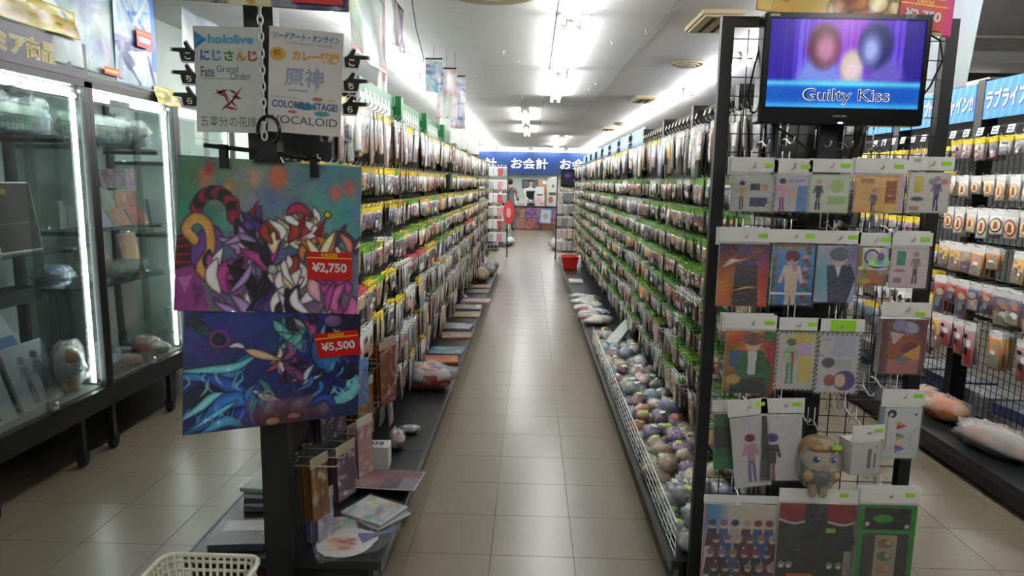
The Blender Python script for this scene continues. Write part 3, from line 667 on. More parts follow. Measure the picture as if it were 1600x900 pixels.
# row 1: five acrylic-stand packets
hang('acrylic_stand_pack', 'packet', 'packet with small blue blocks and a tan-coated figure, leftmost in top rack row', 0.744, 1.691, 0.158, 0.182,
     stand_art((0.70, 0.69, 0.68), (0.66, 0.66, 0.65), [(0.45, 0.22, 0.66, 0.36, (0.20, 0.24, 0.32)), (0.72, 0.24, 0.84, 0.34, (0.80, 0.52, 0.36)), (0.44, 0.52, 0.84, 0.72, (0.22, 0.26, 0.36))], (0.26, 0.16, 0.62, (0.12, 0.10, 0.10), (0.72, 0.58, 0.42), (0.16, 0.16, 0.18))), behind=1)
hang('acrylic_stand_pack', 'packet', 'packet with pink-coated figure beside a blue strip, second in top rack row', 0.873, 1.689, 0.128, 0.177,
     stand_art((0.72, 0.68, 0.72), (0.68, 0.67, 0.68), [(0.66, 0.30, 0.95, 1.05, (0.36, 0.52, 0.74)), (0.40, 0.12, 0.86, 0.20, (0.56, 0.55, 0.72)), (0.40, 0.42, 0.66, 0.60, (0.80, 0.62, 0.56))], (0.24, 0.10, 0.95, (0.16, 0.12, 0.2), (0.82, 0.55, 0.66), (0.45, 0.22, 0.5)), asp=1.05), behind=1)
hang('acrylic_stand_pack', 'packet', 'green-framed packet with a dark-dressed figure, middle of top rack row', 0.998, 1.695, 0.146, 0.185,
     stand_art((0.76, 0.78, 0.70), (0.62, 0.76, 0.52), [(0.46, 0.54, 0.92, 0.74, (0.62, 0.78, 0.48))], (0.24, 0.14, 0.74, (0.72, 0.60, 0.50), (0.20, 0.22, 0.32), (0.18, 0.20, 0.30)), asp=0.95).ell(0.68, 0.30, 0.16, 0.16, (0.66, 0.76, 0.44)))
hang('acrylic_stand_pack', 'packet', 'orange-yellow packet with a seated grey figure, fourth in top rack row', 1.163, 1.694, 0.176, 0.181,
     stand_art((0.86, 0.66, 0.36), (0.84, 0.50, 0.30), [(0.62, 0.10, 0.84, 0.52, (0.62, 0.34, 0.16)), (0.12, 0.08, 0.40, 0.16, (0.70, 0.44, 0.20)), (0.62, 0.56, 0.90, 0.72, (0.88, 0.74, 0.40)), (0.90, 0.0, 1.0, 0.9, (0.80, 0.66, 0.76))], (0.40, 0.26, 0.5, (0.60, 0.56, 0.55), (0.36, 0.33, 0.36), (0.22, 0.2, 0.22)), asp=0.72), behind=1)
t = hang('acrylic_stand_pack', 'packet', 'cream packet with a purple running figure and yellow block, rightmost in top rack row', 1.326, 1.707, 0.150, 0.191,
     stand_art((0.80, 0.78, 0.74), (0.72, 0.70, 0.66), [(0.14, 0.10, 0.36, 0.48, (0.80, 0.72, 0.28)), (0.08, 0.78, 0.30, 0.90, (0.66, 0.50, 0.42))], (0.68, 0.10, 0.80, (0.55, 0.45, 0.55), (0.42, 0.34, 0.52), (0.24, 0.18, 0.42)), asp=0.95).ell(0.24, 0.62, 0.14, 0.05, (0.26, 0.28, 0.34)).ell(0.58, 0.22, 0.10, 0.08, (0.52, 0.50, 0.50)).ell(0.84, 0.22, 0.09, 0.07, (0.78, 0.48, 0.46)))
obj('handwriting', text_mesh('handwriting', 'VIP', 0.012, lmat((0.15, 0.15, 0.18))), t, T(-0.048, -0.013, 0.0014))
# row 2
def pic(asp, bg, fn, n=72):
    a = Art(n, asp, bg); fn(a); return a.noise(14, 0.02, n)
def f2a(a):
    a.grad((0.12, 0.10, 0.16), (0.72, 0.26, 0.06)); a.noise(5, 0.10, 4)
    a.ell(0.1, 0.9, 0.25, 0.4, (0.90, 0.48, 0.10), soft=0.3); a.ell(0.9, 0.55, 0.2, 0.3, (0.55, 0.14, 0.42), soft=0.25); a.ell(0.9, 1.0, 0.2, 0.3, (0.85, 0.30, 0.12), soft=0.25)
    a.stroke([(0.1, 0.5), (0.3, 0.35), (0.62, 0.3)], 0.1, (0.78, 0.66, 0.70), True); a.ell(0.55, 0.20, 0.30, 0.11, (0.50, 0.18, 0.16), -15); a.ell(0.52, 0.12, 0.16, 0.12, (0.32, 0.16, 0.42), -15)
    a.poly([(0.35, 0.45), (0.78, 0.42), (0.82, 1.3), (0.3, 1.3)], (0.16, 0.13, 0.13)); a.stroke([(0.3, 1.0), (0.55, 0.92), (0.8, 0.9)], 0.04, (0.88, 0.62, 0.30), True); a.ell(0.62, 0.42, 0.13, 0.10, (0.22, 0.16, 0.34))
hang('clear_file', 'clear file', 'orange and purple flame-coloured picture card, leftmost in second rack row', 0.731, 1.457, 0.182, 0.272, pic(1.32, (0.2, 0.1, 0.1), f2a), behind=1)
def f2b(a):
    a.grad((0.30, 0.58, 0.82), (0.16, 0.38, 0.66)); a.rect(0, 0, 1, 0.05, (0.46, 0.32, 0.24)); a.rect(0.10, 0.05, 0.72, 0.12, (0.62, 0.52, 0.36)); a.rect(0.08, 0.05, 0.13, 1.6, (0.58, 0.46, 0.30))
    for k in range(16): a.ell(0.82+0.05*math.sin(k*2), 0.1+k*0.1, 0.07, 0.05, ((0.55, 0.22, 0.22), (0.30, 0.36, 0.20), (0.74, 0.58, 0.50))[k % 3])
    for k in range(6): a.ell(0.06, 0.4+k*0.2, 0.06, 0.07, ((0.50, 0.34, 0.22), (0.32, 0.40, 0.24))[k % 2])
    a.rect(0, 1.18, 1, 1.23, (0.8, 0.85, 0.9)); a.figure(0.48, 0.16, 1.8, (0.42, 0.12, 0.18), (0.82, 0.74, 0.66), (0.80, 0.72, 0.62)); a.stroke([(0.46, 0.42), (0.56, 0.62)], 0.1, (0.78, 0.52, 0.60))
hang('clear_file', 'clear file', 'sky-blue picture card with cream-suited figure and flowers, second rack row', 0.898, 1.458, 0.153, 0.265, pic(1.5, (0.3, 0.5, 0.8), f2b))
def f2c(a):
    a.grad((0.66, 0.66, 0.72), (0.58, 0.62, 0.74)); a.ell(0.1, 0.8, 0.3, 0.3, (0.34, 0.66, 0.72), soft=0.4); a.ell(0.9, 0.2, 0.3, 0.25, (0.44, 0.36, 0.62), soft=0.4)
    a.poly([(0.25, 0.5), (0.85, 0.46), (1.0, 0.8), (0.8, 1.5), (0.35, 1.5)], (0.20, 0.23, 0.36)); a.ell(0.55, 0.32, 0.2, 0.2, (0.74, 0.66, 0.66)); a.ell(0.55, 0.22, 0.24, 0.17, (0.36, 0.40, 0.42)); a.poly([(0.45, 0.5), (0.62, 0.5), (0.56, 0.8)], (0.78, 0.78, 0.82)); a.rect(0, 1.42, 1, 1.6, (0.50, 0.34, 0.24))
hang('clear_file', 'clear file', 'misty blue picture card with dark navy coat, middle of second rack row', 1.045, 1.457, 0.144, 0.251, pic(1.42, (0.5, 0.5, 0.6), f2c))
def f2d(a):
    a.a[:] = (0.78, 0.76, 0.74); a.rect(0.0, 0.7, 1, 1.3, (0.60, 0.48, 0.30)); a.noise(8, 0.16, 6); a.ring(0.45, 0.3, 0.22, 0.05, (0.16, 0.15, 0.18), 120, 360); a.ell(0.75, 0.28, 0.12, 0.12, (0.30, 0.30, 0.46)); a.stroke([(0.3, 0.55), (0.6, 0.62), (0.95, 0.6)], 0.06, (0.22, 0.2, 0.25), True); a.rect(0, 0, 0.14, 0.6, (0.55, 0.46, 0.30)); a.ell(0.6, 1.0, 0.3, 0.12, (0.72, 0.40, 0.32), 10); a.ell(0.3, 1.05, 0.2, 0.08, (0.76, 0.68, 0.2))
hang('clear_file', 'clear file', 'small pack of mixed white and gold cards, fourth in second rack row', 1.166, 1.452, 0.114, 0.187, pic(1.22, (0.7, 0.7, 0.7), f2d))
hang('acrylic_stand_pack', 'packet', 'pale pink packet with green block and thin dark figure, rightmost second rack row', 1.288, 1.455, 0.138, 0.195,
     stand_art((0.80, 0.72, 0.74), (0.70, 0.66, 0.66), [(0.16, 0.10, 0.40, 0.48, (0.20, 0.52, 0.42)), (0.10, 0.80, 0.32, 0.94, (0.62, 0.48, 0.48))], (0.66, 0.12, 0.85, (0.62, 0.52, 0.50), (0.60, 0.48, 0.50), (0.34, 0.26, 0.28)), asp=1.1).ell(0.26, 0.62, 0.14, 0.04, (0.72, 0.36, 0.42)), behind=1)
# row 3
def f3a(a):
    a.grad((0.76, 0.40, 0.16), (0.46, 0.28, 0.16)); a.noise(7, 0.12, 9); a.rect(0.85, 0, 1, 1.5, (0.62, 0.16, 0.12)); a.rect(0.75, 0.0, 1, 0.2, (0.20, 0.42, 0.20)); a.rect(0.1, 0.4, 0.35, 0.75, (0.20, 0.34, 0.52))
    a.poly([(0.35, 0.42), (0.75, 0.4), (0.95, 0.75), (0.9, 1.4), (0.1, 1.4), (0.2, 0.8)], (0.14, 0.38, 0.20)); a.poly([(0.46, 0.42), (0.64, 0.42), (0.62, 0.9), (0.48, 0.9)], (0.80, 0.80, 0.82)); a.poly([(0.2, 1.0), (0.8, 0.95), (0.9, 1.4), (0.1, 1.4)], (0.15, 0.15, 0.17)); a.ell(0.55, 0.26, 0.15, 0.17, (0.82, 0.66, 0.56)); a.ell(0.55, 0.17, 0.19, 0.13, (0.46, 0.28, 0.22)); a.ell(0.2, 1.0, 0.15, 0.1, (0.75, 0.56, 0.28))
hang('clear_file', 'clear file', 'orange picture card with green-jacketed figure, leftmost in third rack row', 0.774, 1.156, 0.186, 0.281, pic(1.3, (0.6, 0.3, 0.1), f3a), behind=2)
def striped(a, asp, c1=(0.36, 0.26, 0.28)):
    m = ((np.floor((a.X+a.Y)*18) % 2) == 0) & ((a.X < 0.05) | (a.X > 0.95) | (a.Y < 0.05) | (a.Y > asp-0.05)); a.mask(m*1.0, c1)
def f3b(a):
    a.a[:] = (0.76, 0.74, 0.72); striped(a, 1.55); a.ell(0.62, 0.2, 0.3, 0.18, (0.78, 0.70, 0.30), soft=0.1); a.rect(0.5, 0.3, 0.85, 0.7, (0.74, 0.66, 0.78)); a.rect(0.55, 0.62, 0.9, 1.3, (0.80, 0.72, 0.40)); a.figure(0.36, 0.18, 1.2, (0.40, 0.46, 0.30), (0.60, 0.72, 0.56), (0.36, 0.56, 0.40)); a.stroke([(0.4, 0.55), (0.42, 0.8)], 0.07, (0.70, 0.30, 0.34))
hang('clear_file', 'clear file', 'pale yellow and green bagged sheet with striped border, second in third rack row', 0.934, 1.155, 0.150, 0.264, pic(1.55, (0.7, 0.7, 0.7), f3b))
def f3c(a):
    a.a[:] = (0.74, 0.73, 0.74); striped(a, 1.45); a.rect(0.36, 0.10, 0.86, 0.56, (0.68, 0.69, 0.76)); a.ell(0.28, 0.70, 0.15, 0.12, (0.30, 0.30, 0.36)); a.rect(0.45, 0.62, 0.8, 0.85, (0.66, 0.68, 0.66)); a.ell(0.68, 1.12, 0.25, 0.24, (0.34, 0.28, 0.52)); a.ell(0.58, 1.12, 0.13, 0.16, (0.82, 0.70, 0.62)); a.ell(0.34, 1.12, 0.13, 0.14, (0.62, 0.32, 0.32)); a.ring(0.2, 0.35, 0.2, 0.02, (0.5, 0.45, 0.45), 90, 300)
t = hang('clear_file', 'clear file', 'grey card sheet with striped airmail border and lime label, third rack row', 1.079, 1.154, 0.160, 0.273, pic(1.45, (0.7, 0.7, 0.7), f3c), sticker=None)
b = MB(); b.prism([(-0.035, -0.043), (0.05, -0.043), (0.05, -0.004), (-0.035, -0.004)], 0.0012, 0.0022); obj('lime_label', (b, M_LIME), t)
def f3d(a):
    a.a[:] = (0.46, 0.22, 0.24); a.rect(0.16, 0, 0.88, 1.6, (0.40, 0.26, 0.22)); a.poly([(0.2, 0.3), (0.9, 0.5), (0.9, 0.95), (0.2, 0.9)], (0.62, 0.30, 0.16)); a.poly([(0.2, 0.3), (0.5, 0.36), (0.3, 0.6)], (0.76, 0.70, 0.66)); a.ell(0.62, 0.2, 0.2, 0.13, (0.66, 0.62, 0.74), 20); a.ell(0.4, 0.16, 0.16, 0.14, (0.56, 0.52, 0.66)); a.ell(0.66, 0.7, 0.18, 0.16, (0.44, 0.18, 0.26)); a.poly([(0.5, 0.85), (0.88, 0.6), (0.88, 1.0)], (0.80, 0.62, 0.26)); a.rect(0.2, 0.95, 0.88, 1.6, (0.68, 0.44, 0.42)); a.ell(0.5, 0.92, 0.1, 0.06, (0.30, 0.52, 0.62)); a.rect(0.0, 0, 0.13, 1.6, (0.36, 0.14, 0.18))
hang('boxed_book', 'book', 'maroon-edged boxed picture under a wide header at the rack right post', 1.287, 1.219, 0.166, 0.256, pic(1.3, (0.4, 0.2, 0.2), f3d), hh=0.052, th=0.03, sticker=(0.28, 0.040), y=2.33)
# row 4
b_green = lambda a: (a.grad((0.16, 0.42, 0.26), (0.12, 0.30, 0.24)), a.rect(0, 0.6, 1, 1.6, (0.12, 0.16, 0.20)), a.rect(0, 2.0, 1, 2.6, (0.14, 0.44, 0.24)))
hang('clear_file', 'clear file', 'narrow dark green file half hidden behind tilted white packets, lower rack', 0.712, 0.842, 0.092, 0.268, pic(2.6, (0.1, 0.3, 0.2), b_green, 40), y=2.385, roll=3, sticker=None, hook=False)
def fig_white(hair, coat, leg, cx):
    def fn(a): a.a[:] = (0.77, 0.755, 0.76); a.figure(cx, 0.5, 1.4, hair, coat, leg)
    return fn
hang('acrylic_stand_pack', 'packet', 'tilted white packet with pink and violet figure, chain edged, lower rack', 0.775, 0.858, 0.140, 0.332, pic(2.05, (0.8, 0.8, 0.8), fig_white((0.46, 0.14, 0.22), (0.72, 0.52, 0.62), (0.44, 0.40, 0.58), 0.5), 56), roll=8, hh=0.06)
hang('acrylic_stand_pack', 'packet', 'upright white packet with blue-haired dark-coated figure, lower rack', 0.901, 0.866, 0.152, 0.312, pic(1.75, (0.8, 0.8, 0.8), fig_white((0.22, 0.22, 0.50), (0.24, 0.22, 0.20), (0.52, 0.30, 0.32), 0.28), 56), roll=2, hh=0.055)
hang('gift_box', 'box', 'white boxed item with barcode under a pale header, lower rack', 1.185, 0.791, 0.125, 0.185, Art(40, 1.1, (0.78, 0.78, 0.76)).rect(0.55, 0.25, 0.68, 0.9, (0.45, 0.45, 0.44)).rect(0.78, 0.4, 0.82, 0.9, (0.3, 0.3, 0.3)).rect(0.8, 0.15, 0.86, 0.2, (0.3, 0.3, 0.3)), th=0.07, hh=0.055, y=2.30, yaw=12)
def f4e(a):
    a.a[:] = (0.60, 0.70, 0.76); a.rect(0.07, 0.04, 0.97, 1.42, (0.80, 0.81, 0.80)); a.rect(0.0, 0, 0.08, 1.5, (0.46, 0.58, 0.66)); a.ell(0.26, 0.2, 0.11, 0.11, (0.10, 0.10, 0.12))
    for k, (y, c1, c2) in enumerate(((0.40, (0.84, 0.56, 0.22), (0.70, 0.20, 0.34)), (0.72, (0.30, 0.52, 0.70), (0.82, 0.70, 0.22)), (1.04, (0.74, 0.34, 0.50), (0.38, 0.62, 0.80)))):
        a.poly([(0.40, y), (0.66, y+0.12), (0.40, y+0.12)], c1); a.poly([(0.40, y+0.12), (0.66, y+0.12), (0.40, y+0.25)], c2)
    a.ring(1.1, 0.9, 0.35, 0.02, (0.62, 0.68, 0.72)); a.poly([(0.82, 0.16), (0.92, 0.21), (0.82, 0.26)], (0.55, 0.2, 0.3)); a.rect(0.14, 0.3, 0.18, 1.2, (0.72, 0.66, 0.58))
t = hang('badge_case', 'packet', 'pale blue pack with three two-coloured triangles at rack right, lower rack', 1.318, 0.909, 0.150, 0.259, pic(1.45, (0.7, 0.7, 0.8), f4e), hh=0.058, th=0.02)
obj('logo_letter', text_mesh('logo_letter', 'P', 0.018, M_WHITE, bold=0.02), t, T(-0.036, -0.096, 0.0012))
# row 5
def f5a(a):
    a.grad((0.78, 0.74, 0.68), (0.66, 0.64, 0.66)); a.ell(0.06, 0.12, 0.2, 0.3, (0.30, 0.56, 0.72), soft=0.1)
    r = random.Random(3)
    for k in range(34):
        row = k//6; cx, cy = 0.12+0.155*(k % 6)+0.06*(row % 2), 0.28+row*0.2
        a.poly([(cx-0.09, cy+0.30), (cx-0.06, cy+0.06), (cx+0.06, cy+0.06), (cx+0.09, cy+0.30)], r.choice([(0.18, 0.15, 0.17), (0.24, 0.20, 0.22), (0.68, 0.64, 0.66), (0.36, 0.22, 0.26), (0.24, 0.34, 0.52), (0.15, 0.15, 0.2)]))
        a.ell(cx, cy, 0.045, 0.055, SKIN); a.ell(cx, cy-0.025, 0.055, 0.045, r.choice([(0.50, 0.20, 0.24), (0.46, 0.40, 0.50), (0.32, 0.22, 0.20), (0.58, 0.46, 0.36), (0.25, 0.26, 0.40), (0.66, 0.60, 0.62)]))
    a.rect(0, 0, 0.03, 1.6, (0.72, 0.36, 0.48))
hang('picture_file', 'clear file', 'large bagged picture crowded with small dark-suited figures, bottom left of rack', 0.779, 0.507, 0.272, 0.43, pic(1.4, (0.7, 0.7, 0.7), f5a, 110), hh=0.03, y=2.33, sticker=None)
def f5b(a):
    a.a[:] = (0.17, 0.18, 0.17); a.rect(0, 0, 1, 0.14, (0.20, 0.2, 0.2)); a.ell(0.2, 0.12, 0.26, 0.15, (0.55, 0.12, 0.16)); a.ell(0.82, 0.12, 0.22, 0.16, (0.55, 0.12, 0.16)); a.stroke([(0.0, 0.24), (0.2, 0.30), (0.38, 0.26)], 0.03, (0.80, 0.78, 0.74)); a.stroke([(0.66, 0.27), (0.85, 0.31), (1, 0.27)], 0.03, (0.80, 0.78, 0.74)); a.stroke([(0.42, 0.05), (0.44, 0.5)], 0.16, (0.11, 0.12, 0.15)); a.stroke([(0.62, 0.0), (0.54, 0.45)], 0.06, (0.08, 0.08, 0.1))
    for cx in (0.08, 0.18, 0.72, 0.84): a.ell(cx, 0.94, 0.035, 0.028, (0.80, 0.80, 0.78)); a.ell(cx-0.03, 0.90, 0.012, 0.012, (0.8, 0.8, 0.78)); a.ell(cx+0.03, 0.90, 0.012, 0.012, (0.8, 0.8, 0.78)); a.ell(cx, 0.88, 0.012, 0.012, (0.8, 0.8, 0.78))
    a.rect(0.64, 0.36, 0.76, 0.43, (0.52, 0.74, 0.20)); a.rect(0.90, 0.7, 1, 1.2, (0.55, 0.52, 0.46)); a.rect(0.16, 1.05, 0.5, 1.2, (0.80, 0.36, 0.10))
hang('folded_apron', 'apron', 'folded black garment with red trim and white paw prints in bag, rack bottom', 1.044, 0.544, 0.278, 0.355, pic(1.15, (0.2, 0.2, 0.2), f5b, 96), hh=0.05, th=0.03, y=2.32)
hang('pencil_pouch', 'packet', 'narrow red and white packet squeezed between garment and green pouch, rack bottom', 1.172, 0.50, 0.088, 0.31, Art(24, 3.2, (0.74, 0.72, 0.72)).rect(0, 0, 1, 0.4, (0.45, 0.22, 0.18)).rect(0.2, 0.5, 0.9, 1.2, (0.80, 0.80, 0.82)).rect(0.1, 1.3, 1, 1.7, (0.60, 0.18, 0.28)).rect(0.3, 1.7, 0.6, 2.4, (0.52, 0.14, 0.24)), y=2.36, sticker=None, hook=False)
def f5c(a):
    a.a[:] = (0.24, 0.23, 0.22); a.rect(0.0, 0, 1, 0.1, (0.16, 0.5, 0.18)); a.rect(0.0, 0, 0.1, 2, (0.16, 0.52, 0.18)); a.rect(0.9, 0, 1, 2, (0.16, 0.52, 0.18)); a.rect(0.1, 0.06, 0.9, 0.46, (0.10, 0.11, 0.13)); a.rect(0.1, 0.46, 0.9, 0.54, (0.18, 0.55, 0.2)); a.ell(0.42, 0.26, 0.18, 0.08, (0.18, 0.56, 0.2)); a.ell(0.16, 0.36, 0.04, 0.04, (0.8, 0.8, 0.76)); a.ell(0.84, 0.40, 0.04, 0.04, (0.8, 0.8, 0.76)); a.rect(0.32, 0.56, 0.70, 2, (0.62, 0.58, 0.50))
    for k in range(6): a.ell(0.5, 0.72+0.24*k, 0.13, 0.09, ((0.50, 0.36, 0.26), (0.36, 0.44, 0.28), (0.66, 0.50, 0.36))[k % 3]); a.ell(0.56, 0.70+0.24*k, 0.05, 0.05, (0.74, 0.60, 0.50))
hang('green_pouch', 'pouch', 'black pouch edged in bright green with a strip of round prints, rack bottom right', 1.299, 0.547, 0.216, 0.425, pic(1.75, (0.2, 0.2, 0.2), f5c, 80), hh=0.055, th=0.02, y=2.33, behind=2)
# bagged plush doll
t = tag(empty('bagged_plush_doll', F_front(1.036, 2.33, 0.665)), 'bagged plush doll with sandy hair and blue eyes hanging on lower rack', 'plush toy')
b = MB(); b.blob((0, 0, 0), (0.066, 0.058, 0.05), (0.66, 0.54, 0.40), seg=18, ring=12, amp=0.06); obj('head', (b, M_VCF), t)
b = MB(); b.blob((0, 0.016, -0.010), (0.070, 0.054, 0.052), (0.50, 0.40, 0.27), seg=18, ring=12, amp=0.12, fr=5)
for sx in (-1, 0, 1): b.blob((sx*0.028, 0.040, 0.040), (0.018, 0.014, 0.012), (0.54, 0.43, 0.29), seg=8, ring=6)
obj('hair', (b, M_VCF), t)
for sx in (-1, 1):
    b = MB(); b.blob((sx*0.028, 0.004, 0.050), (0.013, 0.013, 0.006), (0.24, 0.30, 0.48), seg=10, ring=6); b.blob((sx*0.028+0.004, 0.009, 0.056), (0.004, 0.004, 0.002), (0.9, 0.9, 0.92), seg=6, ring=4); obj('eye', (b, M_VC), t)
    b = MB(); b.blob((sx*0.046, -0.062, 0.035), (0.018, 0.022, 0.018), (0.64, 0.52, 0.38), seg=10, ring=7); obj('arm', (b, M_VCF), t)
    b = MB(); b.blob((sx*0.018, -0.125, 0.012), (0.017, 0.028, 0.02), (0.62, 0.57, 0.46), seg=10, ring=7); obj('leg', (b, M_VCF), t)
b = MB(); b.blob((0, -0.075, 0.0), (0.045, 0.042, 0.034), (0.27, 0.27, 0.24), seg=14, ring=9); obj('body', (b, M_VCF), t)
b = MB(); b.tube([(-0.010, -0.02, 0.053), (0, -0.0215, 0.054), (0.010, -0.02, 0.053)], 0.0012, 4, (0.2, 0.14, 0.12)); obj('mouth', (b, M_VC), t)
b = MB(); b.blob((0, -0.03, 0.0), (0.078, 0.098, 0.062), seg=18, ring=14, amp=0.18, fr=3, seed=4); obj('clear_bag', (b, M_FILMW), t)
b = MB(); b.prism([(0.02, 0.045), (0.05, 0.045), (0.05, 0.06), (0.02, 0.06)], 0.058, 0.060); obj('price_sticker', (b, M_LIME), t)
rack_hook(1.036, 0.765)
for x, z in ((0.99, 0.80), (1.10, 0.825), (1.14, 0.825), (1.18, 0.64), (1.21, 0.60), (1.24, 0.60), (0.98, 1.75), (0.86, 1.76), (0.78, 1.75), (1.05, 1.75), (1.15, 1.75), (1.22, 1.47), (1.02, 1.48), (1.24, 0.93), (1.20, 0.90)): rack_hook(x, z)

# ---- television
tvM = F_front(0.995, 2.305, 1.975) @ RZ(-0.3)
tv = tag(empty('television', tvM), 'black flat television on the end rack playing a blue and purple video', 'television')
TW, TH = 0.525, 0.345
b = MB(); b.bevbox((0, 0, -0.03), (TW, TH, 0.06), 0.006); b.bbox((-0.16, -0.12, -0.09), (0.16, 0.12, -0.058)); obj('cabinet', (b, M_PLASTIC_BLACK), tv)
sw, sh = 0.487, 0.274; sy = 0.016
b = MB()
for p, q in (((-TW/2+0.003, sy+sh/2, 0), (TW/2-0.003, TH/2-0.003, 0.007)), ((-TW/2+0.003, -TH/2+0.003, 0), (TW/2-0.003, sy-sh/2, 0.008)), ((-TW/2+0.003, sy-sh/2, 0), (-sw/2, sy+sh/2, 0.007)), ((sw/2, sy-sh/2, 0), (TW/2-0.003, sy+sh/2, 0.007))): b.bbox(p, q)
obj('bezel', (b, M_PLASTIC_BLACK), tv)
A = Art(230, sh/sw); A.grad((0.10, 0.08, 0.62), (0.08, 0.16, 0.80)); A.ell(0.48, 0.12, 0.42, 0.30, (0.46, 0.14, 0.80), soft=0.5); A.ell(0.50, 0.05, 0.10, 0.2, (0.70, 0.22, 0.78), soft=0.2)
for x0, w_, al in ((0.03, 0.006, 0.5), (0.10, 0.01, 0.5), (0.19, 0.03, 0.55), (0.235, 0.012, 0.5), (0.30, 0.02, 0.35), (0.42, 0.008, 0.6), (0.47, 0.03, 0.35), (0.52, 0.012, 0.7), (0.56, 0.02, 0.4), (0.80, 0.03, 0.45), (0.845, 0.03, 0.35), (0.93, 0.008, 0.3)): A.rect(x0, 0, x0+w_, 0.4, (0.52, 0.46, 0.92), al)
A.rect(0, 0.0, 0.16, 0.4, (0.07, 0.06, 0.45), 0.5); A.rect(0.87, 0.0, 1, 0.4, (0.10, 0.08, 0.40), 0.6)
# three plain colour masses stand in for the video's picture
A.ell(0.34, 0.42, 0.15, 0.20, (0.46, 0.52, 0.86), soft=0.03); A.ell(0.355, 0.17, 0.105, 0.14, (0.36, 0.16, 0.22), soft=0.02); A.ell(0.37, 0.19, 0.06, 0.085, (0.72, 0.48, 0.62), soft=0.03)
A.ell(0.55, 0.42, 0.10, 0.10, (0.58, 0.60, 0.84), soft=0.03); A.ell(0.545, 0.29, 0.075, 0.10, (0.78, 0.74, 0.66), soft=0.02); A.ell(0.55, 0.31, 0.045, 0.055, (0.88, 0.78, 0.82), soft=0.03)
A.ell(0.76, 0.40, 0.12, 0.18, (0.40, 0.34, 0.74), soft=0.03); A.ell(0.69, 0.16, 0.11, 0.145, (0.12, 0.15, 0.40), soft=0.02); A.ell(0.66, 0.19, 0.055, 0.085, (0.62, 0.66, 0.88), soft=0.03)
band = np.clip((A.Y-0.385)/0.03, 0, 1); A.mask(band, (0.06, 0.36, 0.78)); A.mask(np.exp(-((A.Y-0.405)/0.018)**2), (0.36, 0.86, 0.96)); A.mask(np.exp(-((A.Y-0.545)/0.02)**2), (0.24, 0.68, 0.92)); A.ell(0.15, 0.47, 0.10, 0.04, (0.04, 0.26, 0.60), soft=0.08, al=0.6); A.ell(0.88, 0.47, 0.10, 0.04, (0.04, 0.26, 0.60), soft=0.08, al=0.6)
A.noise(60, 0.02, 2)
scr = obj('screen', A.mesh('screen', sw, sh, M_SCREEN), tv, T(0, sy+sh/2, 0.002))
obj('caption_outline', text_mesh('caption_outline', 'Guilty Kiss', 0.050, emat('caption_white', (0.75, 0.72, 0.9), 0.28), width=0.278, bold=0.022), scr, T(0.012, -0.238, 0.0006))
obj('caption', text_mesh('caption', 'Guilty Kiss', 0.046, lmat((0.10, 0.08, 0.24)), width=0.272, bold=0.0), scr, T(0.012, -0.238, 0.0012))
obj('brand_lettering', text_mesh('brand_lettering', 'ORION', 0.008, lmat((0.55, 0.55, 0.56)), width=0.046, bold=0.02), tv, T(-0.005, -0.147, 0.0085))
obj('standard_logo', text_mesh('standard_logo', 'DVD', 0.011, lmat((0.6, 0.6, 0.62)), bold=0.03, italic=0.2), tv, T(0.19, 0.162, 0.0075))
b = MB(); b.prism([(-0.25, 0.158), (-0.218, 0.158), (-0.218, 0.166), (-0.25, 0.166)], 0.007, 0.0078); obj('label_sticker', (b, mat('cream_label', (0.75, 0.72, 0.55), 0.5)), tv)
b = MB(); b.blob((0, -0.168, 0.008), (0.010, 0.003, 0.003), seg=10, ring=6); obj('power_light', (b, emat('blue_led', (0.1, 0.2, 1.0), 3.0)), tv)
b = MB(); b.bbox((-0.03, -0.30, -0.085), (0.03, -0.02, -0.07)); obj('mount_bracket', (b, M_BLACK), tv)
b = MB(); b.tube([(0.24, 0.14, -0.04), (0.31, 0.10, -0.03), (0.325, 0.04, -0.03), (0.305, -0.04, -0.05), (0.27, -0.09, -0.05), (0.25, -0.10, -0.05)], 0.0035, 6); obj('power_cord', (b, M_RUBBER), tv)
b = MB(); b.tube([(-0.255, 0.10, -0.05), (-0.275, 0.0, -0.04), (-0.285, -0.08, -0.05), (-0.272, -0.13, -0.05), (-0.24, -0.15, -0.05)], 0.0032, 6); obj('aerial_cord', (b, M_RUBBER), tv)
b = MB(); b.tube([(-0.20, -0.17, -0.05), (-0.12, -0.21, -0.07), (-0.06, -0.25, -0.08), (-0.02, -0.33, -0.08)], 0.004, 6); obj('signal_cord', (b, M_RUBBER), tv)

# ---- price tags and posters
def price_tag(parent, w, price, M, band=True):
    h = w*0.62
    b = MB(); b.prism([(-w/2, -h/2), (w/2, -h/2), (w/2, h/2), (-w/2, h/2)], 0, 0.0012); t = obj('price_tag', (b, M_RED), parent, M)
    b = MB(); b.prism([(-w/2, h*0.27), (w/2, h*0.27), (w/2, h*0.31), (-w/2, h*0.31)], 0.0012, 0.002); obj('yellow_stripe', (b, M_YEL), t)
    if band: obj('shop_lettering', text_mesh('shop_lettering', 'K-BOOKS', h*0.13, M_YEL, width=w*0.36, bold=0.03), t, T(0, h*0.395, 0.002))
    if price is None:
        b = MB(); b.prism([(-w*0.38, -h*0.22), (w*0.36, -h*0.22), (w*0.38, h*0.08), (-w*0.36, h*0.08)], 0.0012, 0.002); obj('pale_price_field', (b, lmat((0.86, 0.80, 0.80))), t)
    else: obj('price_lettering', text_mesh('price_lettering', price, h*0.40, M_WHITE, width=w*0.78, bold=0.035), t, T(0, -h*0.08, 0.002))
    return t
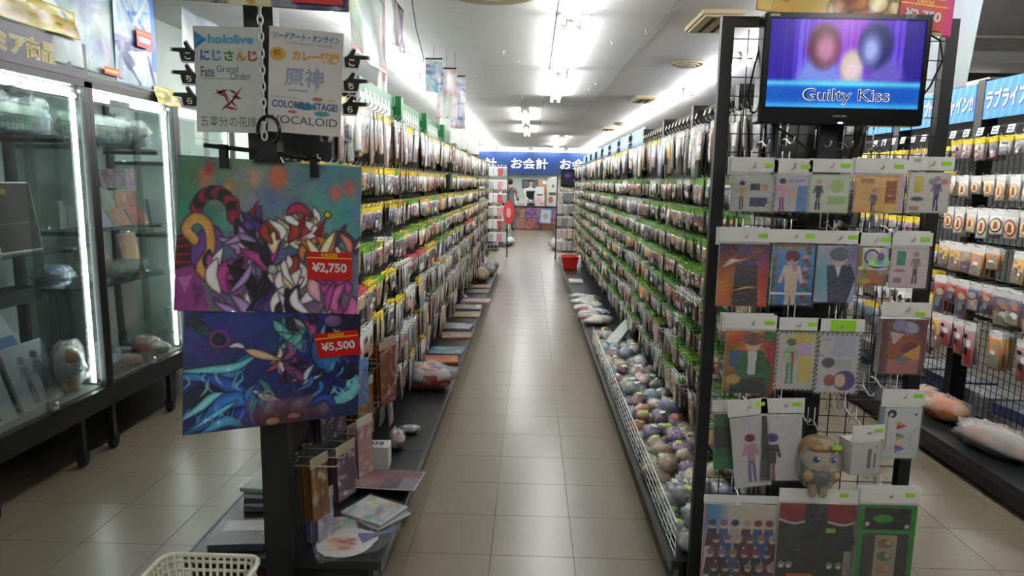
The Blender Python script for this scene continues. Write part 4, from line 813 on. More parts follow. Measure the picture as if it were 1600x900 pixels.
def sheet(name, label, cat, TL, TR, BL, BR, art, ripple=0.008, fr=3.0, seed=0, material=None, group=None, th=0.001):
    me = art.mesh(name, 1, 1, material or M_ART)
    n = len(me.vertices); co = np.empty(n*3, dtype=np.float32); me.vertices.foreach_get('co', co); co = co.reshape(-1, 3).astype(float)
    u = (co[:, 0]+0.5)[:, None]; v = (-co[:, 1])[:, None]
    TL, TR, BL, BR = [np.array(p, float) for p in (TL, TR, BL, BR)]
    P = (TL*(1-u)+TR*u)*(1-v)+(BL*(1-u)+BR*u)*v
    nrm = np.cross(TR-TL, TL-BL); nrm /= np.linalg.norm(nrm)
    z = ripple*(np.sin(u*fr*2.1+seed)*np.cos(v*fr*1.3+seed*2)+0.35*np.sin(u*fr*6+v*3+seed)*v)
    P = P+nrm[None, :]*z
    o0 = (TL+TR)/2; me.vertices.foreach_set('co', (P-o0).astype(np.float32).ravel()); me.update()
    o = obj(name, me, None, T(*o0)); md = o.modifiers.new('thickness', 'SOLIDIFY'); md.thickness = th; md.offset = -1
    tag(o, label, cat, group); return o
def on_sheet(TL, TR, BL, BR, u, v, off=0.006):
    TL, TR, BL, BR = [Vector(p) for p in (TL, TR, BL, BR)]
    P = (TL*(1-u)+TR*u)*(1-v)+(BL*(1-u)+BR*u)*v; U = ((TR-TL)*(1-v)+(BR-BL)*v).normalized(); V = ((TL-BL)*(1-u)+(TR-BR)*u).normalized()
    n = U.cross(V).normalized(); return frame(P+n*off, U, V)
def rel(o, M): return o.matrix_basis.inverted() @ M
def strands(a, zones, seed):
    r = random.Random(seed); ol, a.ol = a.ol, None
    for cx, cy, rx, ry, c in zones:
        for k in range(9):
            x0, y0 = cx+r.uniform(-rx, rx), cy+r.uniform(-ry, ry)*0.7; an = r.uniform(0.9, 2.2); L = r.uniform(0.05, 0.13); bend = r.uniform(-0.03, 0.03)
            a.stroke([(x0, y0), (x0+math.cos(an)*L*0.5+bend, y0+math.sin(an)*L*0.5), (x0+math.cos(an)*L, y0+math.sin(an)*L)], r.uniform(0.006, 0.014), [max(0, min(1, q+r.uniform(-0.1, 0.1))) for q in c], True, k=5)
    a.ol = ol
# poster one: teal, magenta, cream swirls
rr1 = random.Random(21)
def art_poster1():
    a = Art(210, 0.82); a.grad((0.28, 0.62, 0.64), (0.48, 0.38, 0.48))
    a.ell(0.04, 0.15, 0.15, 0.25, (0.12, 0.45, 0.38), soft=0.2); a.ell(0.5, 0.08, 0.3, 0.12, (0.72, 0.58, 0.48), soft=0.2); a.ell(0.62, 0.12, 0.1, 0.1, (0.30, 0.40, 0.62), soft=0.15); a.ell(0.9, 0.2, 0.25, 0.2, (0.34, 0.60, 0.62), soft=0.2)
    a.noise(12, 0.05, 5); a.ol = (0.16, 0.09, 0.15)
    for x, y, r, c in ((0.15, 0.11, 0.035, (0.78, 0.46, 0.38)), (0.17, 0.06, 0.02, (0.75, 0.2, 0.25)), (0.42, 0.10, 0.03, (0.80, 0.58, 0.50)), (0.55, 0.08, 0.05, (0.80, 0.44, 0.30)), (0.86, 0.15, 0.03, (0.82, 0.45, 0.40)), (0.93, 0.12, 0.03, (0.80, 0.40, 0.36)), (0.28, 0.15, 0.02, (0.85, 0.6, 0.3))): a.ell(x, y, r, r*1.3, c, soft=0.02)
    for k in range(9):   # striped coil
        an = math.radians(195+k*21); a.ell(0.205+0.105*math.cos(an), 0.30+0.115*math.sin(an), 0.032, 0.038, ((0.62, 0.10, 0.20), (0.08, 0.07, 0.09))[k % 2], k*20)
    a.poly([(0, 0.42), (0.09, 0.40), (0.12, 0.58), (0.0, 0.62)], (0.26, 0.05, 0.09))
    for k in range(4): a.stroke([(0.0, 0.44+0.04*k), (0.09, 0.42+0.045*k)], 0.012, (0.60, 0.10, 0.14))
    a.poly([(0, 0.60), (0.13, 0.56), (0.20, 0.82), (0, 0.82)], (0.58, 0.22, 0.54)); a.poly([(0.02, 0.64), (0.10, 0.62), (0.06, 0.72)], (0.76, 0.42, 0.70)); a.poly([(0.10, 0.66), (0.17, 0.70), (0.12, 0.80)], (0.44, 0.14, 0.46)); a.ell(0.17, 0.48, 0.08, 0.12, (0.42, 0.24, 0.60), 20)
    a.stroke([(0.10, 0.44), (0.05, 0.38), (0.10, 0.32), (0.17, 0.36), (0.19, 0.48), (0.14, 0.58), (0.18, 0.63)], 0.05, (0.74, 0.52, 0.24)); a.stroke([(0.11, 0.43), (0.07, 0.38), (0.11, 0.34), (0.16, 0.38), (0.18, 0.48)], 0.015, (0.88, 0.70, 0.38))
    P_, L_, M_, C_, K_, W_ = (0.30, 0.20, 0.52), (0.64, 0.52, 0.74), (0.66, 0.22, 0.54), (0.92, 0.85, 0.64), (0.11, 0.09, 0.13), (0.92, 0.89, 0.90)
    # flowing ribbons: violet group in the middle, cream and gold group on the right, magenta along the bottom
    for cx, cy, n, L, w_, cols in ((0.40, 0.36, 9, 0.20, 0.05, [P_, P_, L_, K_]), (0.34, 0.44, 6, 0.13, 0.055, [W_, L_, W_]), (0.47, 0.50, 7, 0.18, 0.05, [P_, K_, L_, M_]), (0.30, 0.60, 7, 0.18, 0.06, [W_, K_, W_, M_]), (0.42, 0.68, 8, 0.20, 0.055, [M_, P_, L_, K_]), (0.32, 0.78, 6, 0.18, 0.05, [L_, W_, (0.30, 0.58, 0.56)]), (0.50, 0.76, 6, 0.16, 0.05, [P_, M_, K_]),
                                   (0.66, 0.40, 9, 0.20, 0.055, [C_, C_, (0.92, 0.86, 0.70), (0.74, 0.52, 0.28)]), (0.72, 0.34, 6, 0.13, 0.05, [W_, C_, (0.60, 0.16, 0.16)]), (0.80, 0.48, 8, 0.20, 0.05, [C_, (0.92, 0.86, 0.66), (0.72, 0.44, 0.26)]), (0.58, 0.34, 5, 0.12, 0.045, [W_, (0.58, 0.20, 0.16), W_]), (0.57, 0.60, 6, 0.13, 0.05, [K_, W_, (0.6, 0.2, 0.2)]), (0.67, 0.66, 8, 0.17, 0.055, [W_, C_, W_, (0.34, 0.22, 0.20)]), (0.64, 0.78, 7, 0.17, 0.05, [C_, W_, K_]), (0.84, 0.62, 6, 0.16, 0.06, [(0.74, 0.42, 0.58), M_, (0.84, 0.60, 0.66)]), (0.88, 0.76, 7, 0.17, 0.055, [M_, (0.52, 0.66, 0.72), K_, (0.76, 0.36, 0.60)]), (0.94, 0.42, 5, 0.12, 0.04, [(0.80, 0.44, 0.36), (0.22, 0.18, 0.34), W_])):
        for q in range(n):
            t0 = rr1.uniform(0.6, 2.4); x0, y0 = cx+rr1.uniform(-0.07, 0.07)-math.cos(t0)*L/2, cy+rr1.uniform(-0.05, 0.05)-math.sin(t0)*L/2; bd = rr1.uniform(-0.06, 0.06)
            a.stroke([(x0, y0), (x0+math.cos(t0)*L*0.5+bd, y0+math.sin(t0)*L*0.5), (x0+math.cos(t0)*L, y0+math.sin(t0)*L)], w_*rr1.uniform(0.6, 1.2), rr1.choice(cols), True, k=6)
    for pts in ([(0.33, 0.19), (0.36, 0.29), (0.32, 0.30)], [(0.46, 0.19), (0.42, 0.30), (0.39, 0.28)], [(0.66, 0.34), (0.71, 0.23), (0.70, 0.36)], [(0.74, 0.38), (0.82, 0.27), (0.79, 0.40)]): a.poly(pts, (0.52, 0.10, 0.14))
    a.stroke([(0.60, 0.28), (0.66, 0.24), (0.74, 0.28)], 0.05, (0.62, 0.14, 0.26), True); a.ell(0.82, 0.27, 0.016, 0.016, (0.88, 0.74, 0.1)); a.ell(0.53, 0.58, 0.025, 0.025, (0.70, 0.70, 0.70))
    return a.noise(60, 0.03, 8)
P1 = ((-1.182, 2.30, 1.672), (-0.568, 2.31, 1.640), (-1.222, 2.29, 1.142), (-0.590, 2.31, 1.140))
p1 = sheet('tapestry_poster', 'upper hanging tapestry in teal, magenta and cream swirls, priced 2,750 yen', 'poster', *P1, art_poster1(), 0.007, 3.2, 1, group='tapestries on the left post')
price_tag(p1, 0.152, '¥2,750', rel(p1, on_sheet(*P1, 0.845, 0.67, 0.012)))
def art_poster2():
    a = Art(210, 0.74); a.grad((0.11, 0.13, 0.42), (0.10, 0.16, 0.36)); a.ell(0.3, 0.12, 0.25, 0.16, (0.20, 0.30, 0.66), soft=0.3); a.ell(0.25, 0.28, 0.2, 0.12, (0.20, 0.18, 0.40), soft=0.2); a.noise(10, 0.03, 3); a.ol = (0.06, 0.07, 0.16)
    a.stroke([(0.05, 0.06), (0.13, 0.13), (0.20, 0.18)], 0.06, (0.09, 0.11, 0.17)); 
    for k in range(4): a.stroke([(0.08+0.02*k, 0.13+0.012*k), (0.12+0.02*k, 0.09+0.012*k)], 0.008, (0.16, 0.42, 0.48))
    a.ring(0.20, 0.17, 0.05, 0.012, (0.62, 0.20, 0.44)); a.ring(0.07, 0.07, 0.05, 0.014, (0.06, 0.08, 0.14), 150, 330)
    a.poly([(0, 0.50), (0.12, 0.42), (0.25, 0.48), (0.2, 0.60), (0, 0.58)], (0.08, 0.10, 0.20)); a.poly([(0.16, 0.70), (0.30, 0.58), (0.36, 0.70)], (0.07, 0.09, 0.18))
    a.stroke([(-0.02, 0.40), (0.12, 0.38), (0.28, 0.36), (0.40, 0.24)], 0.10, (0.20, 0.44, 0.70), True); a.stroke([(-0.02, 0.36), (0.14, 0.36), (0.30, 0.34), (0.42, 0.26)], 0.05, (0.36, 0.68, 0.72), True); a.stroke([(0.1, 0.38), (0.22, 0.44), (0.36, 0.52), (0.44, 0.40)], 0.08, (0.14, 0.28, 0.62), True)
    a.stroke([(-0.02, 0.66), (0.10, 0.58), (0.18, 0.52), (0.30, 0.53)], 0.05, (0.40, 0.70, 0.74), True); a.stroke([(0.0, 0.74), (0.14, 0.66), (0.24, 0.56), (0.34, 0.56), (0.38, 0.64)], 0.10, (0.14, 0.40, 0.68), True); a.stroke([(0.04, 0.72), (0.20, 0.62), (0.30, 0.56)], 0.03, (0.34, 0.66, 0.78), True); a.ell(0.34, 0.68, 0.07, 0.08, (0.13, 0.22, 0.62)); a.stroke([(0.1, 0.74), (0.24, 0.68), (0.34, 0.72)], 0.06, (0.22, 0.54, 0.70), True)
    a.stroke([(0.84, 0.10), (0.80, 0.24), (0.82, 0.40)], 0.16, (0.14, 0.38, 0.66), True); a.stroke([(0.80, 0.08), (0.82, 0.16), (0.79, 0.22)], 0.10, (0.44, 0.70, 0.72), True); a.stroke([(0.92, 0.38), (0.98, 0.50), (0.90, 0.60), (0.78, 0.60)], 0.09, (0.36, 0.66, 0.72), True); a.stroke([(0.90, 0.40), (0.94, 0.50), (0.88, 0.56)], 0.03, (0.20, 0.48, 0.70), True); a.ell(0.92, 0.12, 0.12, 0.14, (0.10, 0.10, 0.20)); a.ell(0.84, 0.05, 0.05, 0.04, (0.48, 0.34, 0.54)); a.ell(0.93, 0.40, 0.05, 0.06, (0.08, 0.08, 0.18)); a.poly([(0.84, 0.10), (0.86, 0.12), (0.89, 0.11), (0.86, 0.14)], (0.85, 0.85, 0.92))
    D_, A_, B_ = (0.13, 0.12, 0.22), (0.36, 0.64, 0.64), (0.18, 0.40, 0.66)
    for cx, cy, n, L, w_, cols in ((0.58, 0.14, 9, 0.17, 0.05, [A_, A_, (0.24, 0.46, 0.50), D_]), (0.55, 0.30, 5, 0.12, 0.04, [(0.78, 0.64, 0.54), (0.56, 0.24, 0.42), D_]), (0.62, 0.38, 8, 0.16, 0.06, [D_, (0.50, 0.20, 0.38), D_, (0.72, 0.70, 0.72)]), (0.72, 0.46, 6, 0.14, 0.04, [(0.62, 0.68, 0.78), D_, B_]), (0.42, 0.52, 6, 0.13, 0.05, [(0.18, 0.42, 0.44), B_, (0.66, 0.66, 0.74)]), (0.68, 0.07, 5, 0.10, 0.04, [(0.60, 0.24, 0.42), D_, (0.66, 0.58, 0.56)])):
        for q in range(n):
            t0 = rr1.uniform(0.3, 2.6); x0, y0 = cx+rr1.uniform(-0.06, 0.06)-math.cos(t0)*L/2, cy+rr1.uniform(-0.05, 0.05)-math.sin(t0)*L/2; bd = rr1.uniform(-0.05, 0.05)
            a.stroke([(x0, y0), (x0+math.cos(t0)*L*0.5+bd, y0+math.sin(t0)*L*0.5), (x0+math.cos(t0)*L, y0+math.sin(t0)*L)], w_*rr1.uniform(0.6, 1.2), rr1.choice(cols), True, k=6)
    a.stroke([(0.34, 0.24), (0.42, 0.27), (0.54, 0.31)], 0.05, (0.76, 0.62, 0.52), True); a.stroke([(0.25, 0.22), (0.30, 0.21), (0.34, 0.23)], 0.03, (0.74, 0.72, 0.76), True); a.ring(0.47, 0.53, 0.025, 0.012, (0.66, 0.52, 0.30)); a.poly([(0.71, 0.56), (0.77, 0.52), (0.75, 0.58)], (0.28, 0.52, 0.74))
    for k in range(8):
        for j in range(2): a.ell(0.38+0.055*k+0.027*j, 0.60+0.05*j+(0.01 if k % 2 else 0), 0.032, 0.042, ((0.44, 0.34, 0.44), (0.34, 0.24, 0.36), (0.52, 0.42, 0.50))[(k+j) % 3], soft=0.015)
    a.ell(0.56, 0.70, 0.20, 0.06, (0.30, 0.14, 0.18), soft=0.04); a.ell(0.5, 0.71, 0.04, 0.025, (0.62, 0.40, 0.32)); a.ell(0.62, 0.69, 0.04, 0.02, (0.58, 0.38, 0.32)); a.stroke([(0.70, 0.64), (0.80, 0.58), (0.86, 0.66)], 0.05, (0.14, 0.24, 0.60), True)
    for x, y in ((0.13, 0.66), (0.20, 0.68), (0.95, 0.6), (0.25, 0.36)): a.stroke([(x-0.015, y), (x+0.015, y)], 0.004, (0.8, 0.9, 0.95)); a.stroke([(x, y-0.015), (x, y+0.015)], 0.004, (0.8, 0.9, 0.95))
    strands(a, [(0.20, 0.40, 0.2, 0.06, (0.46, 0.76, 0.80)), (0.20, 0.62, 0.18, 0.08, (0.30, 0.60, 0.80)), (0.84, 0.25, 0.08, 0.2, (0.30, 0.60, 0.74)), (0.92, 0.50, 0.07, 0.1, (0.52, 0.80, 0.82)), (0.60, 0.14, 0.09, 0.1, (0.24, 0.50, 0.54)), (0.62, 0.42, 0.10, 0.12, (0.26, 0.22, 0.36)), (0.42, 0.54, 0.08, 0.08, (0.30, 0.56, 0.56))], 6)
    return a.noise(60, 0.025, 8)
P2 = ((-1.192, 2.30, 1.140), (-0.580, 2.32, 1.138), (-1.178, 2.21, 0.722), (-0.622, 2.41, 0.742))
p2 = sheet('tapestry_poster', 'lower hanging tapestry in deep blue with aqua ribbons, priced 5,500 yen', 'poster', *P2, art_poster2(), 0.006, 3.0, 2.4, group='tapestries on the left post')
price_tag(p2, 0.150, '¥5,500', rel(p2, on_sheet(*P2, 0.875, 0.27, 0.012)) @ RZ(6))
def art_top(seed, cols, n=120, asp=0.8):
    a = Art(n, asp, cols[0]); r = random.Random(seed)
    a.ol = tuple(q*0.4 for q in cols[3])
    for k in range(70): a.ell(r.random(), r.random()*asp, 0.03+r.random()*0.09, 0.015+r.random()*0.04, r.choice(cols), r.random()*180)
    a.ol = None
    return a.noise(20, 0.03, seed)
a = art_top(5, [(0.12, 0.12, 0.22), (0.40, 0.12, 0.20), (0.52, 0.40, 0.56), (0.70, 0.66, 0.60), (0.16, 0.20, 0.40)]); a.ell(0.5, 0.76, 0.09, 0.07, (0.86, 0.82, 0.66)); a.ell(0.46, 0.78, 0.05, 0.05, (0.90, 0.88, 0.74)); a.ell(0.57, 0.77, 0.07, 0.05, (0.88, 0.84, 0.70)); a.ell(0.52, 0.77, 0.02, 0.02, (0.76, 0.62, 0.2)); a.rect(0, 0.7, 0.2, 0.8, (0.10, 0.11, 0.20), 0.7); a.rect(0.62, 0.74, 1, 0.8, (0.34, 0.36, 0.56), 0.6)
P0 = ((-1.255, 2.27, 2.62), (-0.60, 2.27, 2.61), (-1.245, 2.27, 2.163), (-0.590, 2.27, 2.122))
p0 = sheet('tapestry_poster', 'topmost tapestry cut by the frame, dark with cream flowers, 13,200 yen tag', 'poster', *P0, a, 0.004, 3, 0.7, group='tapestries on the left post')
price_tag(p0, 0.165, '¥13,200', rel(p0, on_sheet(*P0, 0.85, 0.965, 0.008)) @ T(0, 0.052, 0))
a = art_top(11, [(0.90, 0.72, 0.34), (0.86, 0.50, 0.22), (0.92, 0.80, 0.56), (0.80, 0.34, 0.16), (0.94, 0.84, 0.66)]); a.rect(0.95, 0, 1, 1, (0.80, 0.16, 0.48))
P3 = ((0.75, 2.36, 2.66), (1.36, 2.36, 2.63), (0.715, 2.352, 2.165), (1.345, 2.352, 2.085))
p3 = sheet('tapestry_poster', 'orange and yellow tapestry rising above the television, 2,750 yen tag', 'poster', *P3, a, 0.004, 3, 0.2, group='tapestry above television')
price_tag(p3, 0.150, '¥2,750', rel(p3, on_sheet(*P3, 0.835, 0.955, 0.008)) @ T(0, 0.035, 0))
wa = Art(60, 2.4, (0.90, 0.92, 0.94)).noise(9, 0.012, 3)
PW = ((1.36, 2.72, 2.75), (1.70, 2.72, 2.75), (1.36, 2.72, 1.93), (1.635, 2.72, 1.985))
w1 = sheet('wrapped_tapestry', 'plain white back of a plastic-wrapped tapestry hanging right of television', 'poster', *PW, wa, 0.012, 4, 1.3, material=tmat('white_wrap', 0.3, 0.6))

# ---- signs, chain and hanger on the left post
CH = tag(empty('chain_hanger', T(-0.885, 2.29, 1.72)), 'white plastic chain with black hook and two-clip bar holding the tapestries', 'hanger')
for k in range(17):
    z = 2.155-k*0.026; b = MB(); P = []
    for j in range(12):
        an = 2*math.pi*j/12; P.append((0.0085*math.cos(an), 0, 0.017*math.sin(an)))
    b.tube(P, 0.0032, 6, closed=True); wpart('chain_link', (b, M_WHITEW), CH, T(-0.885, 2.29, z) @ RZ(90*(k % 2)+35))
b = MB(); P = [(0.036*math.cos(math.radians(d)), 0, 0.045*math.sin(math.radians(d))) for d in range(-60, 215, 15)]; b.tube(P, 0.006, 8); wpart('hook', (b, M_PLASTIC_BLACK), CH, T(-0.868, 2.285, 1.755))
b = MB(); b.prism([(-0.05, -0.025), (0.05, -0.025), (0.03, 0.015), (-0.03, 0.015)], -0.008, 0.008); wpart('bar_joint', (b, M_PLASTIC_BLACK), CH, F_front(-0.872, 2.285, 1.675))
b = MB(); b.tube([(-1.085, 2.285, 1.703), (-0.87, 2.285, 1.683), (-0.70, 2.285, 1.662)], 0.008, 8); wpart('clip_bar', (b, M_PLASTIC_BLACK), CH)
for x, z in ((-1.022, 1.668), (-0.72, 1.642)):
    b = MB(); b.box((0, 0, 0.0), (0.024, 0.078, 0.020)); b.tube([(-0.008, 0.03, 0.012), (0.008, 0.03, 0.012)], 0.006, 6); wpart('clip', (b, M_PLASTIC_BLACK), CH, F_front(x, 2.287, z))
def hand_poly(flip):
    p = [(-0.024, -0.012), (-0.020, -0.026), (0.022, -0.028), (0.026, 0.002), (0.012, 0.012), (-0.002, 0.033), (-0.012, 0.031), (-0.006, 0.014), (-0.050, 0.014), (-0.052, 0.004), (-0.026, 0.001)]
    return [(-x, y) for x, y in p] if flip else p
def hand(parent, M, ch, flip):
    b = MB(); q = hand_poly(flip); cx = sum(x for x, y in q)/len(q); cy = sum(y for x, y in q)/len(q)
    b.prism([((x-cx)*1.16+cx, (y-cy)*1.2+cy) for x, y in q], -0.0012, 0.0); h = obj('pointing_hand', (b, M_WHITE), parent, M)
    b = MB(); b.prism(q, 0.0, 0.001); obj('hand_shape', (b, M_PLASTIC_BLACK), h)
    obj('hand_letter', text_mesh('hand_letter', ch, 0.022, lmat((0.88, 0.86, 0.70)), bold=0.03), h, T(0.001*(1 if not flip else -1), -0.011, 0.0016))
M_BOARD = mat('laminated_board', (0.80, 0.83, 0.80), 0.35, var=0.02)
sg = tag(empty('guide_sign', F_front(-1.012, 2.325, 1.918) @ RZ(-0.5)), 'left white guide sign with coloured title lettering and pointing hands', 'sign', 'guide signs on the left post')
b = MB(); b.prism([(-0.112, -0.17), (0.112, -0.17), (0.112, 0.17), (-0.112, 0.17)], -0.002, 0); obj('board', (b, M_BOARD), sg)
def letter(parent, s, h, w, x, y, col, bold=0.0, it=0.0, nm='lettering', z=0.0008): return obj(nm, text_mesh(nm, s, h, lmat(col), width=w, bold=bold, italic=it), parent, T(x, y, z))
b = MB(); b.prism([(-0.108, 0.10), (-0.108, 0.155), (-0.068, 0.128)], 0, 0.001); obj('play_emblem', (b, lmat((0.22, 0.55, 0.78))), sg)
b = MB(); b.prism([(-0.108, 0.10), (-0.068, 0.128), (-0.088, 0.128)], 0.001, 0.0016); obj('play_emblem', (b, lmat((0.12, 0.42, 0.70))), sg)
letter(sg, 'hololive', 0.030, 0.150, 0.012, 0.131, (0.34, 0.66, 0.84), 0.03)
for k, (ch, c) in enumerate(zip('にじさんじ', ((0.30, 0.42, 0.72), (0.36, 0.56, 0.80), (0.30, 0.52, 0.24), (0.82, 0.50, 0.20), (0.76, 0.24, 0.24)))): letter(sg, ch, 0.034, 0.032, -0.075+0.040*k, 0.078, c, 0.04)
letter(sg, 'Fate', 0.034, 0.046, -0.068, 0.026, (0.34, 0.40, 0.44), 0.015); letter(sg, 'Grand', 0.022, 0.072, -0.002, 0.036, (0.40, 0.44, 0.46)); letter(sg, 'Order', 0.022, 0.072, 0.042, 0.014, (0.40, 0.44, 0.46))
b = MB(); b.bbox((-0.09, 0.003, 0), (0.06, 0.0045, 0.0008)); obj('underline', (b, lmat((0.4, 0.44, 0.46))), sg)
b = MB()   # red brush-stroke emblem
for x0, y0, x1, y1, w_ in ((-0.045, -0.03, -0.01, -0.055, 0.012), (-0.05, -0.045, 0.0, -0.03, 0.01), (-0.02, -0.025, 0.0, -0.08, 0.012), (0.0, -0.03, 0.03, -0.045, 0.010), (0.045, -0.02, 0.0, -0.08, 0.010), (0.01, -0.05, 0.045, -0.06, 0.012), (-0.03, -0.10, 0.02, -0.06, 0.010), (-0.02, -0.085, 0.03, -0.095, 0.010), (0.0, -0.06, 0.028, -0.09, 0.008)):
    d = Vector((x1-x0, y1-y0)).normalized(); n = Vector((-d.y, d.x))*w_/2; b.prism([(x0, y0), ((x0+x1)/2+n.x, (y0+y1)/2+n.y), (x1, y1), ((x0+x1)/2-n.x, (y0+y1)/2-n.y)], 0, 0.0008)
obj('red_emblem', (b, lmat((0.62, 0.26, 0.28))), sg)
letter(sg, '五等分の花嫁', 0.034, 0.190, -0.004, -0.134, (0.36, 0.40, 0.40), -0.004)
for k, ch in enumerate('こちら'): hand(sg, T(-0.132, 0.085-0.072*k, 0.003), ch, False)
sg2 = tag(empty('guide_sign', F_front(-0.757, 2.335, 1.912) @ RY(12) @ RZ(-3.0)), 'right white guide sign with orange and blue lettering and pointing hands', 'sign', 'guide signs on the left post')
b = MB(); b.prism([(-0.118, -0.165), (0.118, -0.165), (0.118, 0.172), (-0.118, 0.172)], -0.002, 0); obj('board', (b, mat('laminated_board_warm', (0.82, 0.80, 0.78), 0.35, var=0.02)), sg2)
letter(sg2, 'ソードアート・オンライン', 0.022, 0.212, 0.0, 0.146, (0.24, 0.48, 0.64), 0.03, 0.2); letter(sg2, 'SWORD ART ONLINE', 0.006, 0.15, 0.01, 0.125, (0.4, 0.45, 0.5))
b = MB(); b.prism([(-0.09+0.026*math.cos(t_), 0.087+0.022*math.sin(t_)) for t_ in np.linspace(0, 6.2, 14)[:-1]], 0, 0.0008); obj('round_emblem', (b, lmat((0.80, 0.64, 0.20))), sg2)
letter(sg2, '艦', 0.022, 0.024, -0.092, 0.088, (0.50, 0.36, 0.10), 0.03, z=0.0014)
letter(sg2, 'カレー機関', 0.034, 0.150, 0.030, 0.087, (0.84, 0.58, 0.16), 0.045)
letter(sg2, '原神', 0.062, 0.125, -0.005, 0.018, (0.58, 0.60, 0.70), 0.02)
b = MB(); b.prism([(0.034, 0.066), (0.040, 0.02), (0.034, -0.035), (0.028, 0.02)], 0, 0.0009); b.bbox((-0.055, -0.028, 0), (0.01, -0.022, 0.0008)); obj('emblem_star', (b, lmat((0.60, 0.62, 0.72))), sg2)
letter(sg2, 'プロジェクトセカイ', 0.007, 0.085, -0.065, -0.050, (0.3, 0.35, 0.42)); letter(sg2, 'COLORFUL STAGE!', 0.024, 0.210, 0.0, -0.072, (0.28, 0.36, 0.52), 0.03)
for x, y, r_, c in ((0.0, -0.075, 0.026, (0.26, 0.52, 0.62)), (0.055, -0.095, 0.02, (0.30, 0.58, 0.62)), (-0.04, -0.095, 0.012, (0.80, 0.36, 0.42)), (0.085, -0.048, 0.008, (0.86, 0.66, 0.26)), (0.04, -0.048, 0.014, (0.78, 0.42, 0.42))):
    b = MB(); b.prism([(x+r_*1.3*math.cos(t_), y+r_*0.45*math.sin(t_)) for t_ in np.linspace(0, 6.2, 12)[:-1]], 0, 0.0004); obj('colour_splash', (b, lmat(c)), sg2)
letter(sg2, 'VOCALOID', 0.026, 0.212, 0.0, -0.122, (0.30, 0.31, 0.32), 0.0)
for k, ch in enumerate('こちら'): hand(sg2, T(0.148, 0.092-0.076*k, 0.003), ch, True)

# ================================================================== GOODS LYING ON THE LEFT DECK
DZ = 0.151
def blobs_art(seed, cols, n=40, asp=1.0, k=14):
    a = Art(n, asp, cols[0]); r = random.Random(seed)
    for i in range(k*2): a.ell(r.random(), r.random()*asp, 0.05+r.random()*0.14, 0.015+r.random()*0.06, r.choice(cols), r.random()*180, soft=0.03+r.random()*0.08)
    for i in range(k): x, y = r.random(), r.random()*asp; a.stroke([(x, y), (x+r.uniform(-0.12, 0.12), y+r.uniform(0, 0.15)), (x+r.uniform(-0.2, 0.2), y+r.uniform(0.1, 0.25))], 0.03, [max(0, min(1, q+r.uniform(-0.15, 0.12))) for q in r.choice(cols)], True, k=5)
    return a.noise(8, 0.03, seed)
def flat_item(name, cat, label, x, y, z, w, d, th, rot, art, tiltx=0, group=None, film_on=True, side=(0.75, 0.75, 0.72)):
    M = T(x, y, z) @ RZ(rot) @ RX(tiltx)
    t = tag(empty(name, M), label, cat, group)
    b = MB(); b.bevbox((0, 0, th/2), (w, d, th), 0.004, side); obj('body', (b, M_VC), t)
    obj('cover_print', art.mesh('cover_print', w*0.97, d*0.97, M_VC), t, T(0, d*0.485, th+0.0006))
    if film_on:
        b = MB(); n = 8
        vs = [((i/n-0.5)*w*1.06, (j/n-0.5)*d*1.06, th+0.003+rng.uniform(0, 0.004)) for j in range(n+1) for i in range(n+1)]
        b.add(vs, [(j*(n+1)+i, j*(n+1)+i+1, (j+1)*(n+1)+i+1, (j+1)*(n+1)+i) for j in range(n) for i in range(n)], smooth=True); obj('clear_wrap', (b, M_FILM), t)
    return t
WHT = (0.80, 0.80, 0.78)
# paper fan
t = tag(empty('paper_fan', T(-0.715, 2.545, DZ) @ RZ(28) @ RX(2)), 'white round paper fan with warm-toned print lying nearest on left deck', 'fan')
b = MB(); P = [(0.115*math.cos(x), 0.105*math.sin(x)) for x in np.linspace(math.radians(28), math.radians(332), 30)]+[(0.125, -0.03), (0.135, 0.0), (0.125, 0.03)]
b.prism(P, 0.006, 0.009, (0.80, 0.80, 0.78)); obj('fan_leaf', (b, M_VC), t)
a = Art(60, 0.9, (0.80, 0.80, 0.78)); 
for x, y, r_, c in ((0.4, 0.3, 0.2, (0.74, 0.52, 0.42)), (0.55, 0.45, 0.15, (0.66, 0.36, 0.30)), (0.35, 0.5, 0.14, (0.80, 0.62, 0.44)), (0.6, 0.25, 0.12, (0.80, 0.66, 0.60)), (0.7, 0.6, 0.10, (0.70, 0.34, 0.34)), (0.3, 0.2, 0.04, (0.86, 0.74, 0.30)), (0.5, 0.7, 0.18, (0.72, 0.46, 0.38)), (0.2, 0.62, 0.12, (0.80, 0.68, 0.56)), (0.75, 0.42, 0.10, (0.56, 0.30, 0.28))): a.ell(x, y, r_, r_*0.6, c, 25, soft=0.05)
obj('fan_print', a.mesh('fan_print', 0.165, 0.145, M_VC), t, T(-0.015, 0.0725, 0.0096))
b = MB(); b.prism([(0.06, -0.035), (0.12, -0.012), (0.21, -0.008), (0.21, 0.008), (0.12, 0.012), (0.06, 0.035)], 0.009, 0.015, (0.28, 0.34, 0.58)); obj('handle', (b, M_VC), t)
b = MB(); b.add([(-0.13, -0.12, 0.013), (0.10, -0.12, 0.014), (0.24, -0.02, 0.02), (0.24, 0.02, 0.02), (0.1, 0.12, 0.016), (-0.13, 0.12, 0.012), (0, 0, 0.022)], [(0, 1, 6), (1, 2, 6), (2, 3, 6), (3, 4, 6), (4, 5, 6), (5, 0, 6)], smooth=True); obj('clear_bag', (b, M_FILM), t)
a = blobs_art(3, [WHT, WHT, (0.62, 0.70, 0.40), (0.36, 0.60, 0.56), (0.78, 0.56, 0.52), (0.44, 0.52, 0.70)], 60, 0.9)
flat_item('booklet', 'booklet', 'white booklet with green and yellow print stacked behind the paper fan', -0.655, 2.80, DZ+0.012, 0.22, 0.19, 0.012, -28, a, side=WHT)
